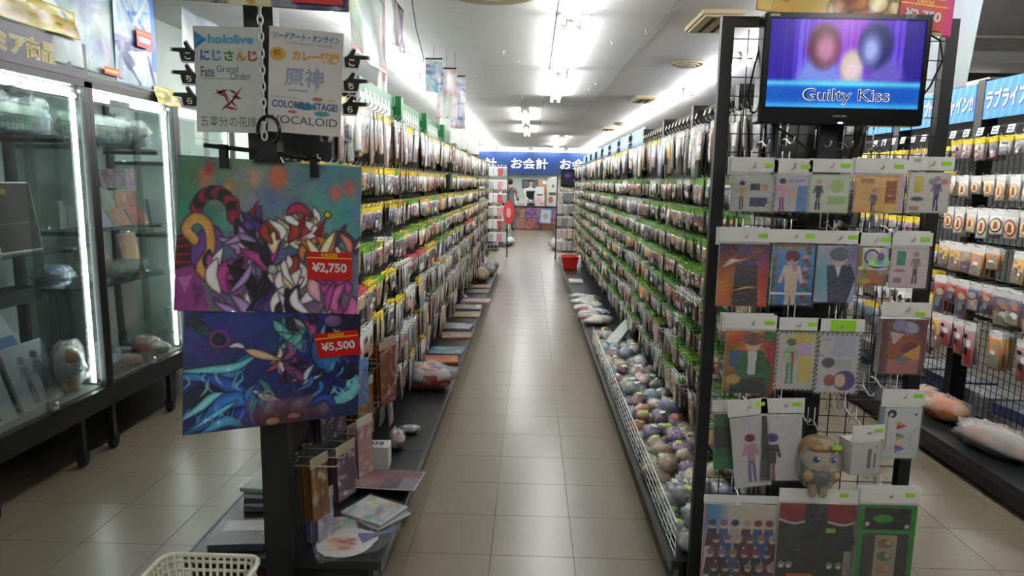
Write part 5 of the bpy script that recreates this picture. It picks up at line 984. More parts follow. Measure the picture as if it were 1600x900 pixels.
flat_item('booklet', 'booklet', 'teal-edged white booklet partly under the paper fan', -0.80, 2.66, DZ, 0.20, 0.16, 0.010, 20, blobs_art(4, [(0.70, 0.72, 0.68), (0.40, 0.62, 0.54), (0.76, 0.54, 0.48), WHT], 48, 0.8), side=(0.35, 0.5, 0.48))
flat_item('booklet', 'booklet', 'plain white sheet pack under the green and yellow booklet', -0.64, 2.79, DZ, 0.22, 0.19, 0.010, -36, Art(12, 0.9, (0.62, 0.64, 0.68)), side=WHT)
flat_item('clear_file', 'clear file', 'dark red clear file jutting over the left deck edge', -0.665, 3.08, DZ+0.03, 0.33, 0.24, 0.004, -3, Art(64, 0.72, (0.46, 0.14, 0.20)).rect(0.5, 0.3, 0.75, 0.72, (0.18, 0.16, 0.26)).rect(0.75, 0.28, 1, 0.72, (0.46, 0.42, 0.50)).ell(0.2, 0.5, 0.25, 0.2, (0.58, 0.44, 0.42), soft=0.1).rect(0, 0, 1, 0.2, (0.40, 0.10, 0.17)), tiltx=-4)
# white box of tissue-like packs
t = tag(empty('gift_box', T(-0.755, 3.31, DZ) @ RZ(3)), 'white carton with blue lettering on top on left deck', 'box')
b = MB(); b.bevbox((0, 0, 0.06), (0.125, 0.10, 0.12), 0.004); obj('carton', (b, M_WHITE), t)
obj('lid_print', Art(40, 0.6, (0.72, 0.70, 0.66)).rect(0.1, 0.1, 0.9, 0.5, (0.80, 0.80, 0.82)).rect(0.2, 0.16, 0.34, 0.44, (0.26, 0.28, 0.50)).rect(0.4, 0.16, 0.52, 0.44, (0.30, 0.32, 0.52)).rect(0.58, 0.16, 0.8, 0.44, (0.28, 0.30, 0.52)).mesh('lid_print', 0.11, 0.085, M_VC), t, T(0, 0.0425, 0.1215))
PLUSH_W = {}
def bag_item(name, cat, label, x, y, z, r, cols, seed, rot=0, group=None, film_scale=1.10, inner=2, tagc=None, bowtie=False, sq=1.0):
    t = tag(empty(name, T(x, y, z) @ RZ(rot)), label, cat, group); rr = random.Random(seed)
    for i in range(inner):
        k = 1.0 if i == 0 else 0.62; ox = 0 if i == 0 else rr.uniform(-0.35, 0.35)*r[0]; oy = 0 if i == 0 else rr.uniform(-0.3, 0.3)*r[1]
        c1, c2 = cols[i % len(cols)], cols[(i+1) % len(cols)]
        b = MB(); b.blob((ox, oy, r[2]*(1 if i == 0 else 1.15)), (r[0]*k, r[1]*k, r[2]*(k if i else 1)), seg=12, ring=8, amp=0.30, fr=2.2, seed=seed+i, colfn=(lambda th, ph, c1=c1, c2=c2, s=seed: c1 if math.sin(3*ph+s)+math.cos(4*th+s) > -0.25 else c2)); obj('toy' if i == 0 else 'toy_detail', (b, M_VCF), t)
    b = MB(); b.blob((0, 0, r[2]*1.08), (r[0]*film_scale, r[1]*film_scale, r[2]*1.12), seg=18, ring=11, amp=0.42, fr=4.2, seed=seed+9, flat=0.001); obj('clear_bag', (b, M_FILMW), t)
    if tagc:
        b = MB(); b.box((0, 0, 0), (0.045, 0.028, 0.0015)); obj('price_label', (b, tagc), t, T(rr.uniform(-0.3, 0.3)*r[0], rr.uniform(-0.3, 0.3)*r[1], r[2]*2.12) @ RZ(rr.uniform(0, 180)) @ RX(rr.uniform(-20, 20)))
    return t
bag_item('bagged_cushion', 'cushion', 'large bagged cushion with red base and white patterned top on left deck', -0.715, 4.66, DZ, (0.185, 0.11, 0.085), [(0.72, 0.68, 0.72), (0.62, 0.26, 0.26)], 21, 0, inner=1)
b = MB(); b.blob((0, 0, 0.045), (0.18, 0.108, 0.045), (0.55, 0.14, 0.18), seg=20, ring=8, amp=0.08); cu = [o for o in COL.objects if o.name.startswith('bagged_cushion')][0]; obj('red_base', (b, M_VCF), cu)
for i, (x, y, z, c) in enumerate(((-0.06, -0.06, 0.12, (0.76, 0.44, 0.26)), (0.05, -0.07, 0.11, (0.30, 0.28, 0.26)), (-0.11, -0.03, 0.13, (0.54, 0.30, 0.28)), (0.0, -0.04, 0.15, (0.82, 0.70, 0.40)), (0.08, -0.01, 0.15, (0.60, 0.62, 0.74)))):
    b = MB(); b.blob((x, y, z), (0.035, 0.03, 0.025), c, seg=10, ring=7, amp=0.15, seed=i); obj('pattern_patch', (b, M_VCF), cu)
bag_item('bagged_toy', 'plush toy', 'grey bundled bag lying behind the white carton on left deck', -0.68, 3.78, DZ, (0.06, 0.035, 0.022), [(0.40, 0.42, 0.42), (0.30, 0.32, 0.32)], 31, 15, inner=1)
bag_item('bagged_toy', 'plush toy', 'pink and white crumpled small bag beside the white carton on left deck', -0.705, 3.55, DZ, (0.045, 0.05, 0.05), [(0.74, 0.66, 0.66), (0.62, 0.36, 0.40)], 33, 10)
mags = [(-0.70, 5.40, 0.27, 0.22, 6, [(0.74, 0.34, 0.20), (0.82, 0.50, 0.24), (0.62, 0.22, 0.18)], 'orange magazine nearest beyond the bagged cushion on left deck', 0.020),
        (-0.70, 5.72, 0.30, 0.24, -2, [(0.34, 0.52, 0.58), (0.62, 0.72, 0.70), (0.30, 0.36, 0.52)], 'teal and white magazine behind the orange one on left deck', 0.012),
        (-0.68, 6.32, 0.28, 0.22, 10, [(0.72, 0.50, 0.36), (0.66, 0.62, 0.62), (0.40, 0.36, 0.44)], 'tan and grey magazine on left deck', 0.014), (-0.70, 6.70, 0.28, 0.24, -8, [(0.60, 0.60, 0.66), (0.44, 0.44, 0.50), WHT], 'grey magazine behind the tan one on left deck', 0.020),
        (-0.68, 7.35, 0.30, 0.26, 0, [(0.64, 0.50, 0.30), (0.72, 0.66, 0.52), (0.34, 0.26, 0.2)], 'ochre picture file midway along left deck', 0.010), (-0.70, 7.80, 0.30, 0.24, 0, [(0.66, 0.65, 0.60), (0.5, 0.5, 0.48)], 'pale file behind the ochre one on left deck', 0.014),
        (-0.64, 8.15, 0.34, 0.24, -4, [(0.70, 0.56, 0.58), (0.76, 0.72, 0.70)], 'pinkish file overhanging the left deck edge', 0.030), (-0.68, 8.95, 0.28, 0.26, 0, [(0.38, 0.30, 0.26), (0.50, 0.42, 0.36)], 'dark brown file far along left deck', 0.010), (-0.68, 9.4, 0.30, 0.26, 0, [(0.64, 0.44, 0.36), (0.58, 0.38, 0.32)], 'rust-coloured file farthest along left deck', 0.014)]
for i, (x, y, w, d, ro, cols, lb, th) in enumerate(mags): flat_item('magazine', 'magazine', lb, x, y, DZ, w, d, th, ro, blobs_art(40+i, cols, 32, d/w, 12), group='magazines on the left deck', side=cols[0])
bag_item('bagged_toy', 'plush toy', 'purple trinket bag resting against left shelving past the magazines', -0.80, 8.25, DZ, (0.05, 0.05, 0.04), [(0.46, 0.30, 0.56), (0.70, 0.62, 0.70)], 52)
for i, (x, y, r, c, lb) in enumerate(((-0.70, 9.95, (0.11, 0.12, 0.10), [(0.74, 0.58, 0.36), (0.82, 0.74, 0.60)], 'golden bagged plush far along the left deck'), (-0.78, 10.6, (0.12, 0.14, 0.09), [(0.44, 0.26, 0.22), (0.6, 0.5, 0.5)], 'dark red bagged plush far along the left deck'), (-0.62, 10.7, (0.09, 0.10, 0.08), [(0.60, 0.70, 0.76), (0.78, 0.78, 0.78)], 'pale blue bagged plush far along the left deck'), (-0.62, 11.4, (0.10, 0.14, 0.06), [(0.76, 0.76, 0.76), (0.55, 0.6, 0.66)], 'white bagged plush at the far end of the left deck'))):
    bag_item('bagged_plush', 'plush toy', lb, x, y, DZ, r, c, 60+i, group='bagged plush on the left deck')
# larger packs on the low pegs of the nearest left bay
low = [(-0.79, 2.60, 0.72, 0.105, 0.13, (0.56, 0.80, 0.14), [(0.18, 0.15, 0.20), (0.30, 0.22, 0.30)], 'lime-topped dark packet on the low pegs below the tapestries'),
       (-0.775, 2.68, 0.72, 0.105, 0.13, (0.80, 0.74, 0.14), [(0.26, 0.20, 0.30), (0.36, 0.30, 0.40)], 'yellow-topped dark packet on the low pegs below the tapestries'),
       (-0.80, 2.50, 0.53, 0.10, 0.22, (0.62, 0.58, 0.50), [(0.46, 0.32, 0.14), (0.38, 0.26, 0.12)], 'brown cardboard-backed packet at the left post, low pegs'),
       (-0.74, 2.66, 0.52, 0.12, 0.20, (0.66, 0.62, 0.52), [(0.36, 0.28, 0.36), (0.44, 0.34, 0.40)], 'dusky purple picture packet on the lowest near pegs'),
       (-0.72, 2.90, 0.55, 0.11, 0.24, (0.74, 0.72, 0.68), [(0.66, 0.50, 0.52), (0.72, 0.58, 0.58)], 'pale pink picture packet on the lowest near pegs'),
       (-0.74, 2.92, 0.80, 0.12, 0.17, (0.40, 0.52, 0.72), [(0.30, 0.42, 0.62), (0.56, 0.42, 0.36)], 'blue picture packet on the low pegs below the tapestries'),
       (-0.77, 3.12, 0.66, 0.13, 0.25, (0.70, 0.68, 0.62), [(0.50, 0.36, 0.16), (0.42, 0.30, 0.14)], 'brown board packet under a rounded pale bag, low near pegs'),
       (-0.72, 3.40, 0.78, 0.14, 0.30, (0.60, 0.52, 0.48), [(0.46, 0.24, 0.18), (0.62, 0.42, 0.24)], 'rust brown tall packet above the white carton'),
       (-0.80, 2.56, 0.36, 0.10, 0.18, (0.70, 0.68, 0.64), [(0.60, 0.58, 0.66), (0.42, 0.42, 0.56)], 'white and violet packet standing on the deck by the left post'),
       (-0.78, 3.18, 0.95, 0.12, 0.16, (0.66, 0.60, 0.62), [(0.52, 0.26, 0.36), (0.64, 0.44, 0.48)], 'maroon picture packet on the middle near pegs below tapestries')]
for i, (x, y, z, w, h, hc, cols, lb) in enumerate(low):
    t = tag(empty('picture_packet', F_left(x, y, z) @ RY(-24) @ RZ(2)), lb, 'packet', 'packets on low near pegs')
    b = MB(); b.prism([(-w/2, -0.03), (w/2, -0.03), (w/2, 0.012), (-w/2, 0.012)], -0.0015, 0.0015, hc); obj('header_card', (b, M_VC), t)
    for k in range(4):
        b = MB(); b.bbox((-w/2+0.004, -0.03-h, -0.006-0.018*k), (w/2-0.004, -0.03, -0.018*k), cols[k % 2]); obj('board', (b, M_VC), t)
    obj('print', blobs_art(70+i, cols+[WHT], 24, h/w, 10).mesh('print', w*0.92, h*0.95, M_VCP), t, T(0, -0.033, 0.0008))

# left-hand side of the left deck and the basket in front
for i, (z, ro, c) in enumerate(((0.0, 4, (0.30, 0.32, 0.38)), (0.02, -3, (0.62, 0.64, 0.64)), (0.04, 6, (0.22, 0.24, 0.32)), (0.06, 0, (0.66, 0.68, 0.68)), (0.085, -5, (0.52, 0.58, 0.56)))):
    flat_item('bagged_book', 'book', 'bagged book, %s from the bottom of the stack left of the post' % ordn(i+1), -1.13+0.01*(i % 2), 2.92, DZ+z, 0.22, 0.26, 0.018, ro, Art(12, 1.2, c), group='books stacked left of post', side=c)
flat_item('bagged_book', 'book', 'dark grey bagged folder lying alone left of the post', -1.135, 2.56, DZ, 0.22, 0.20, 0.03, 6, Art(30, 0.9, (0.26, 0.28, 0.30)).rect(0.1, 0, 0.9, 0.4, (0.60, 0.58, 0.56)), side=(0.2, 0.22, 0.24))
t = tag(empty('plastic_basket', T(-1.075, 2.02, 0)), 'cream perforated plastic basket on the floor at bottom left', 'basket')
bw, bd, bz0, bz1 = 0.165, 0.155, 0.13, 0.30
def ring_pts(k, z, n=6, r=0.045):
    P = []
    for sx, sy, a0 in ((1, 1, 0), (-1, 1, 90), (-1, -1, 180), (1, -1, 270)):
        for j in range(n+1):
            an = math.radians(a0+90*j/n); P.append((sx*(bw*k-r)+r*math.cos(an), sy*(bd*k-r)+r*math.sin(an), z))
    return P
b = MB(); b.tube(ring_pts(1.03, bz1), 0.009, 8, closed=True); b.tube(ring_pts(1.0, bz1-0.022), 0.005, 6, closed=True); obj('rim', (b, mat('cream_plastic', (0.78, 0.76, 0.68), 0.35)), t)
b = MB(); n = 20
for z, k in ((0.0, 0.80), (0.045, 0.84), (0.09, 0.88), (0.13, 0.91), (0.17, 0.945), (0.21, 0.97), (0.245, 0.985), (0.275, 1.0)): b.tube(ring_pts(k, z+0.004), 0.006, 6, closed=True)
p0_, p1_ = ring_pts(0.80, 0.004), ring_pts(1.0, bz1)
def dense(P, m=48):
    P = [Vector(p) for p in P]; L = [0]; 
    for i in range(len(P)): L.append(L[-1]+(P[(i+1) % len(P)]-P[i]).length)
    out = []
    for j in range(m):
        s_ = L[-1]*j/m
        for i in range(len(P)):
            if L[i] <= s_ <= L[i+1]: q = (s_-L[i])/max(1e-9, L[i+1]-L[i]); out.append(P[i].lerp(P[(i+1) % len(P)], q)); break
    return out
for a_, c_ in zip(dense(p0_), dense(p1_)): b.tube([a_, c_], 0.0055, 5)
obj('lattice_wall', (b, MATS['cream_plastic']), t)
b = MB(); b.bbox((-bw*0.8, -bd*0.8, 0), (bw*0.8, bd*0.8, 0.006)); obj('base', (b, MATS['cream_plastic']), t)
b = MB(); b.tube([(bw*1.05, -0.12, bz1), (bw*1.1, -0.10, bz1+0.012), (bw*1.1, 0.10, bz1+0.012), (bw*1.05, 0.12, bz1)], 0.006, 6); obj('handle', (b, M_WHITEW), t)

# ================================================================== GOODS IN THE RIGHT WIRE TRAY
for k in range(4):
    y0 = 2.50+0.93*k; y1 = y0+0.925
    t = tag(empty('wire_fence', T(0.595, (y0+y1)/2, DZ)), 'white wire fence panel, %s from the rack along the right deck edge' % ordn(k+1), 'wire fence', 'wire fences along the right deck')
    for z in (0.012, 0.045, 0.08, 0.115, 0.15):
        b = MB(); b.tube([(0.595, y0+0.01, DZ+z), (0.595, y1-0.01, DZ+z)], 0.0022 if z < 0.15 else 0.0035, 5, smooth=False); wpart('long_wire', (b, M_WHITEW), t)
    b = MB(); b.tube([(0, 0, 0.002), (0, 0, 0.15)], 0.0018, 4, smooth=False); um = b.mesh('upright_wire', M_WHITEW); y = y0+0.015
    while y < y1: wpart('upright_wire', um, t, T(0.595, y, DZ)); y += 0.085
PL = {'beige': [(0.74, 0.62, 0.50), (0.68, 0.54, 0.42)], 'white': [(0.76, 0.76, 0.74), (0.62, 0.64, 0.62)], 'pale pink': [(0.76, 0.64, 0.64), (0.66, 0.46, 0.50)], 'orange': [(0.82, 0.46, 0.16), (0.76, 0.36, 0.12)], 'purple': [(0.42, 0.20, 0.50), (0.54, 0.34, 0.62)], 'crimson': [(0.56, 0.10, 0.26), (0.44, 0.08, 0.2)], 'navy': [(0.14, 0.18, 0.42), (0.22, 0.26, 0.50)], 'grey': [(0.46, 0.48, 0.50), (0.36, 0.38, 0.40)], 'pale green': [(0.58, 0.66, 0.52), (0.48, 0.58, 0.44)], 'sky blue': [(0.50, 0.62, 0.72), (0.42, 0.54, 0.66)], 'yellow': [(0.82, 0.74, 0.36), (0.76, 0.66, 0.30)], 'black': [(0.12, 0.12, 0.14), (0.2, 0.2, 0.22)], 'cream': [(0.78, 0.72, 0.60), (0.70, 0.64, 0.52)], 'red': [(0.70, 0.16, 0.16), (0.6, 0.12, 0.14)]}
cnt = {}; rr = random.Random(12); seedn = 100
def colour_for(y):
    if y < 2.95: return rr.choice(['white', 'grey', 'pale green', 'white', 'black', 'sky blue'])
    if y < 3.55: return rr.choice(['beige', 'beige', 'beige', 'cream', 'purple', 'white', 'beige'])
    if y < 4.3: return rr.choice(['purple', 'navy', 'orange', 'crimson', 'yellow', 'grey', 'sky blue', 'purple', 'cream'])
    if y < 4.9: return rr.choice(['pale green', 'crimson', 'white', 'pale pink', 'navy', 'grey', 'black'])
    return rr.choice(['white', 'pale pink', 'cream', 'white', 'pale green', 'grey', 'sky blue'])
y = 2.58
while y < 6.15:
    for lay in range(2):
        for x in ((0.655, 0.745, 0.835, 0.92) if lay == 0 else (0.70, 0.79, 0.88)):
            if lay and rr.random() < 0.35: continue
            c = colour_for(y); cnt[c] = cnt.get(c, 0)+1; seedn += 1
            r = rr.uniform(0.032, 0.058)
            bag_item('bagged_plush', 'plush toy', '%s bagged plush, %s of that colour from the rack along the wire tray' % (c, ordn(cnt[c])), x+rr.uniform(-0.015, 0.015), y+rr.uniform(-0.03, 0.03)+0.05*lay, DZ+lay*0.065+0.001, (r, r*rr.uniform(0.75, 1.5), r*rr.uniform(0.6, 1.0)), PL[c], seedn, rr.uniform(0, 180), 'bagged plush in the right wire tray', inner=1 if rr.random() < 0.6 else 2, tagc=(M_LIME if rr.random() < 0.5 else M_WHITE) if rr.random() < 0.45 else None, film_scale=1.16)
    y += 0.108
for i in range(3): flat_item('card_sleeve', 'packet', 'pale grey card sleeve, %s of the leaning bundle on the right tray' % ordn(i+1), 0.80+0.02*i, 5.85+0.03*i, DZ+0.17+0.012*i, 0.10, 0.42, 0.010, -28, Art(12, 4.0, (0.62, 0.68, 0.66)), tiltx=14, group='leaning card sleeves', side=(0.66, 0.70, 0.68))
flat_item('small_box', 'box', 'small tan box lying past the plush heap on right deck', 0.72, 6.42, DZ, 0.16, 0.16, 0.05, 4, blobs_art(5, [(0.70, 0.56, 0.50), (0.72, 0.66, 0.62)], 20), side=(0.6, 0.5, 0.45))
for i in range(13):
    c = ['white', 'cream', 'pale pink', 'white', 'sky blue', 'red', 'white', 'pale green', 'grey', 'white', 'cream', 'black', 'white'][i]
    bag_item('bagged_towel', 'towel', '%s folded bag, %s from the near end of the flat heap on right deck' % (c, ordn(i+1)), 0.70+0.07*math.sin(i*1.9), 7.0+0.13*i, DZ+0.001, (0.12, 0.075, 0.035), [PL[c][0], PL['white'][0]], 400+i, rr.uniform(-20, 20), 'flat heap of folded bags on right deck', inner=2)
flat_item('white_tray', 'box', 'thin white box lying alone on the right deck before the red basket', 0.69, 10.05, DZ, 0.20, 0.30, 0.03, 0, Art(10, 1.5, (0.84, 0.85, 0.86)), side=(0.8, 0.8, 0.8))
t = tag(empty('shopping_basket', T(0.69, 11.75, DZ)), 'red plastic shopping basket on the far right deck', 'basket')
b = MB(); 
b.add([(-0.11, -0.15, 0), (0.11, -0.15, 0), (0.11, 0.15, 0), (-0.11, 0.15, 0), (-0.14, -0.19, 0.2), (0.14, -0.19, 0.2), (0.14, 0.19, 0.2), (-0.14, 0.19, 0.2), (-0.13, -0.18, 0.2), (0.13, -0.18, 0.2), (0.13, 0.18, 0.2), (-0.13, 0.18, 0.2), (-0.10, -0.14, 0.01), (0.10, -0.14, 0.01), (0.10, 0.14, 0.01), (-0.10, 0.14, 0.01)], [(3, 2, 1, 0), (0, 1, 5, 4), (1, 2, 6, 5), (2, 3, 7, 6), (3, 0, 4, 7), (4, 5, 9, 8), (5, 6, 10, 9), (6, 7, 11, 10), (7, 4, 8, 11), (8, 9, 13, 12), (9, 10, 14, 13), (10, 11, 15, 14), (11, 8, 12, 15), (12, 13, 14, 15)]); obj('tub', (b, mat('red_plastic', (0.80, 0.16, 0.12), 0.35)), t)
b = MB(); b.tube([(-0.145, -0.195, 0.2), (0.145, -0.195, 0.2), (0.145, 0.195, 0.2), (-0.145, 0.195, 0.2)], 0.010, 6, closed=True); obj('rim', (b, MATS['red_plastic']), t)
b = MB(); b.tube([(-0.13, -0.06, 0.2), (-0.10, -0.06, 0.235), (0.10, -0.06, 0.235), (0.13, -0.06, 0.2)], 0.006, 6); obj('handle', (b, MATS['red_plastic']), t)

# ================================================================== FAR RIGHT: SIGNS, DECK GOODS
for k in range(6):
    y0 = 3.53+0.97*k; y1 = y0+0.97
    t = tag(empty('header_sign', F_right(2.80, (y0+y1)/2, 2.15)), 'sky-blue header sign with white katakana, %s from the right edge of the picture' % ordn(k+1), 'sign', 'blue header signs over mesh shelving')
    b = MB(); b.prism([(-0.44, -0.115), (0.44, -0.115), (0.44, 0.115), (-0.44, 0.115)], -0.02, 0); obj('board', (b, M_BLUESIGN), t)
    b = MB()
    for j in range(12): x = -0.40+j*0.07; b.prism([(x-0.02, -0.112), (x+0.0, -0.112), (x+0.06, 0.112), (x+0.04, 0.112)], 0, 0.0004)
    obj('diagonal_stripes', (b, lmat((0.28, 0.62, 0.92))), t)
    obj('lettering_shadow', text_mesh('lettering_shadow', 'ラブライブ!サンシャイン!!', 0.135, lmat((0.06, 0.22, 0.46)), width=0.85, bold=0.06), t, T(0.004, -0.004, 0.0006))
    obj('lettering', text_mesh('lettering', 'ラブライブ!サンシャイン!!', 0.125, M_WHITE, width=0.84, bold=0.03), t, T(0, 0, 0.0012))
for k in range(5):
    y0 = 3.53+0.97*k
    for j in range(7):
        b = MB(); b.prism([(-0.028, 0), (0.028, 0), (0.028, 0.045), (-0.028, 0.045)], -0.001, 0.001); t = tag(obj('price_card', (b, M_WHITE), None, F_right(2.60, y0+0.97-0.09-0.13*j, 1.915) @ RX(-12)), 'small white price card, %s along the top pegs of %s mesh bay' % (ordn(j+1), ordn(k+1)), 'price card', 'price cards above mesh shelving')
        b = MB(); b.bbox((-0.02, 0.008, 0.001), (0.02, 0.018, 0.0016)); b.bbox((-0.02, 0.026, 0.001), (0.01, 0.034, 0.0016)); obj('printed_line', (b, lmat((0.35, 0.36, 0.5))), t)
for i, (x, y, r, c, ro, lb) in enumerate(((2.70, 4.52, (0.07, 0.10, 0.065), [(0.84, 0.48, 0.16), (0.80, 0.70, 0.62)], 20, 'smaller orange bagged plush on the mesh shelving deck'), (2.66, 4.24, (0.08, 0.15, 0.075), [(0.84, 0.44, 0.12), (0.80, 0.56, 0.30)], 28, 'larger orange bagged plush on the mesh shelving deck'), (2.66, 3.98, (0.05, 0.07, 0.045), [(0.46, 0.54, 0.66), (0.80, 0.70, 0.3)], 30, 'blue end of a bagged plush beside the larger orange one'), (2.62, 3.68, (0.09, 0.26, 0.075), [(0.72, 0.58, 0.54), (0.62, 0.60, 0.58)], 18, 'long pinkish bagged plush nearest on the mesh shelving deck'))): bag_item('bagged_plush', 'plush toy', lb, x, y, DZ, r, c, 500+i, ro, 'bagged plush on mesh shelving deck')
rr = random.Random(5)
for i in range(14):
    c = rr.choice([(0.50, 0.56, 0.66), (0.66, 0.66, 0.66), (0.56, 0.42, 0.46), (0.30, 0.36, 0.52), (0.72, 0.70, 0.66)])
    flat_item('boxed_goods', 'box', 'flat pastel box behind the mesh, %s from the right along the far deck' % ordn(i+1), 3.07, 3.70+0.30*(i//2)*1.2, DZ+(0.075 if i % 2 else 0), 0.30, 0.32, 0.07, rr.uniform(-8, 8), blobs_art(600+i, [c, (0.78, 0.78, 0.78), (0.5, 0.55, 0.7)], 16, 1.1, 6), group='flat boxes behind the mesh', film_on=False, side=c)
# blue header signs over the far bays of the right shelving
for k in range(4, NB):
    y0 = 2.49+RP*k
    t = tag(empty('header_sign', F_right(1.005, y0+RP/2, 2.01)), 'plain blue header board, %s from the rack over right shelving' % ordn(k-3), 'sign', 'blue header boards over right shelving')
    b = MB(); b.prism([(-0.40, -0.09), (0.40, -0.09), (0.40, 0.10), (-0.40, 0.10)], -0.012, 0); obj('board', (b, M_BLUESIGN), t)
    b = MB(); b.prism([(-0.34, -0.05), (0.36, -0.02), (0.36, 0.06), (-0.30, 0.05)], 0, 0.0006); obj('pale_panel', (b, lmat((0.55, 0.76, 0.92))), t)
# green header signs on the left shelving
for k in range(1, 4):
    y0 = 2.42+LP*k
    t = tag(empty('header_sign', F_left(-0.90, y0+LP/2+0.02, 2.03)), 'green and white header board, %s from the hanging signs over left shelving' % ordn(k), 'sign', 'green header boards over left shelving')
    b = MB(); b.prism([(-0.45, -0.09), (0.45, -0.09), (0.45, 0.10), (-0.45, 0.10)], -0.012, 0); obj('board', (b, mat('mint_board', (0.62, 0.76, 0.68), 0.4)), t)
    b = MB(); b.prism([(-0.45, 0.03), (0.45, 0.02), (0.45, 0.10), (-0.45, 0.10)], 0, 0.0006); b.prism([(0.33, -0.09), (0.45, -0.09), (0.45, 0.03), (0.36, 0.03)], 0, 0.0006); obj('green_band', (b, M_GREENSIGN), t)
    b = MB()
    for j in range(7): x = -0.36+0.10*j; b.prism([(x, -0.045), (x+0.03, -0.06), (x+0.075, -0.03), (x+0.07, 0.05), (x+0.02, 0.06), (x+0.03, 0.0)], 0.0006, 0.0014)
    obj('pale_strokes', (b, M_WHITE), t)
    b = MB(); b.bbox((-0.90, y0+LP-0.04, 1.92), (-0.86, y0+LP+0.04, 2.14)); o = wpart('end_block', (b, M_GREENSIGN), t)

# ================================================================== SHEETS HANGING ABOVE THE LEFT SHELVING
def hang_sheet(label, x, y0, y1, z0, z1, art, sd=0, group='sheets above left shelving', filmy=True):
    P = ((x, y0, z1), (x, y1, z1), (x+0.01, y0, z0), (x+0.01, y1, z0))
    o = sheet('wrapped_sheet', label, 'poster', *P, art, 0.012, 4, sd, material=tmat('wrapped_print', 0.35, 0.35), group=group)
    b = MB(); b.bbox((x-0.004, y0, z1-0.004), (x+0.004, y1, z1+0.01)); obj('hanging_bar', (b, M_BLACK), o, o.matrix_basis.inverted())
    for yy in (y0+0.1*(y1-y0), y1-0.1*(y1-y0)):
        b = MB(); b.tube([(x, yy, z1), (x, yy, CZ)], 0.0015, 4, smooth=False); obj('hanging_string', (b, M_WHITEW), o, o.matrix_basis.inverted())
    return o
def pinkframe(seed, bg=(0.72, 0.76, 0.75)):
    a = Art(60, 0.7, bg); a.rect(0, 0.62, 1, 0.66, (0.80, 0.56, 0.60)); a.rect(0.95, 0, 0.98, 0.7, (0.76, 0.50, 0.54)); a.stroke([(0.1, 0.1), (0.5, 0.5)], 0.03, (0.86, 0.88, 0.88)); return a.noise(8, 0.04, seed)
hang_sheet('pale sheet with pink border hanging nearest above left shelving', -0.90, 3.45, 4.25, 2.22, 2.62, pinkframe(1), 0.3)
hang_sheet('white sheet with red figures on the edge hanging second above left shelving', -0.93, 4.15, 4.42, 2.12, 2.75, Art(40, 1.6, (0.74, 0.74, 0.74)).rect(0.6, 0.2, 0.8, 1.4, (0.66, 0.36, 0.34)).rect(0.85, 0, 1, 1.6, (0.80, 0.62, 0.64)), 1.2)
hang_sheet('mauve-striped sheet hanging third above left shelving', -0.95, 4.75, 5.15, 2.5, 2.80, Art(40, 0.8, (0.72, 0.70, 0.72)).rect(0.2, 0, 0.3, 1, (0.60, 0.40, 0.44)).rect(0.6, 0, 0.8, 1, (0.56, 0.50, 0.62)).rect(0.9, 0, 1, 1, (0.62, 0.36, 0.40)), 2.0)
for i, (dx, dy, w, z0, z1, cols) in enumerate(((0.0, 0.0, 0.16, 2.42, 2.72, [(0.66, 0.74, 0.78), (0.36, 0.56, 0.62), (0.40, 0.38, 0.52), WHT]), (0.10, 0.15, 0.19, 2.20, 2.66, [(0.84, 0.84, 0.84), (0.80, 0.62, 0.58), WHT, WHT]), (0.16, 0.35, 0.20, 2.12, 2.62, [(0.80, 0.82, 0.84), (0.70, 0.40, 0.36), (0.40, 0.50, 0.74), WHT]))):
    x0 = -0.93+dx; y_ = 6.6+dy; P = ((x0-w/2, y_, z1), (x0+w/2, y_+0.06, z1-0.02), (x0-w/2, y_, z0), (x0+w/2, y_+0.06, z0))
    o = sheet('wrapped_sheet', '%s wrapped sheet of the bunch hanging from ceiling over the left row' % ('front blue-grey', 'middle white', 'rear red-marked')[i], 'poster', *P, blobs_art(700+i, cols, 40, (z1-z0)/w, 16), 0.012, 4, i, material=MATS['wrapped_print'], group='bunch of wrapped sheets')
    b = MB(); b.bbox((x0-w/2, y_-0.004, z1-0.006), (x0+w/2, y_+0.012, z1+0.008)); obj('clip_bar', (b, M_BLACK), o, o.matrix_basis.inverted())
    b = MB(); b.tube([(x0, y_, z1), (x0, y_, CZ)], 0.002, 4, smooth=False); obj('hanging_string', (b, M_BLACK), o, o.matrix_basis.inverted())
for i in range(6):
    y_ = 6.9+0.75*i; b = MB(); b.prism([(-0.06, 0), (0.06, 0), (0.06, 0.26), (-0.06, 0.26)], -0.002, 0.002)
    tag(obj('topper_card', (b, M_WHITE), None, F_front(-0.86, y_, 1.98+0.03*(i % 2)) @ RY(-20)), 'white upright topper card, %s from the near end on left shelving top' % ordn(i+1), 'card', 'topper cards on left shelving')
bag_item('bagged_toy', 'plush toy', 'cream bagged soft toy hooked at the top of left shelving', -0.74, 6.55, 1.74, (0.06, 0.08, 0.07), [(0.76, 0.70, 0.64), (0.70, 0.46, 0.44)], 801)
t = tag(empty('black_bag', T(-0.74, 6.15, 1.52)), 'black handbag hanging among packets high on left shelving', 'bag'); b = MB(); b.bevbox((0, 0, 0.08), (0.06, 0.16, 0.16), 0.015); obj('body', (b, mat('black_cloth', (0.05, 0.05, 0.055), 0.7)), t); b = MB(); b.tube([(0, -0.05, 0.16), (0, -0.04, 0.24), (0, 0.04, 0.24), (0, 0.05, 0.16)], 0.006, 6); obj('handle', (b, MATS['black_cloth']), t)

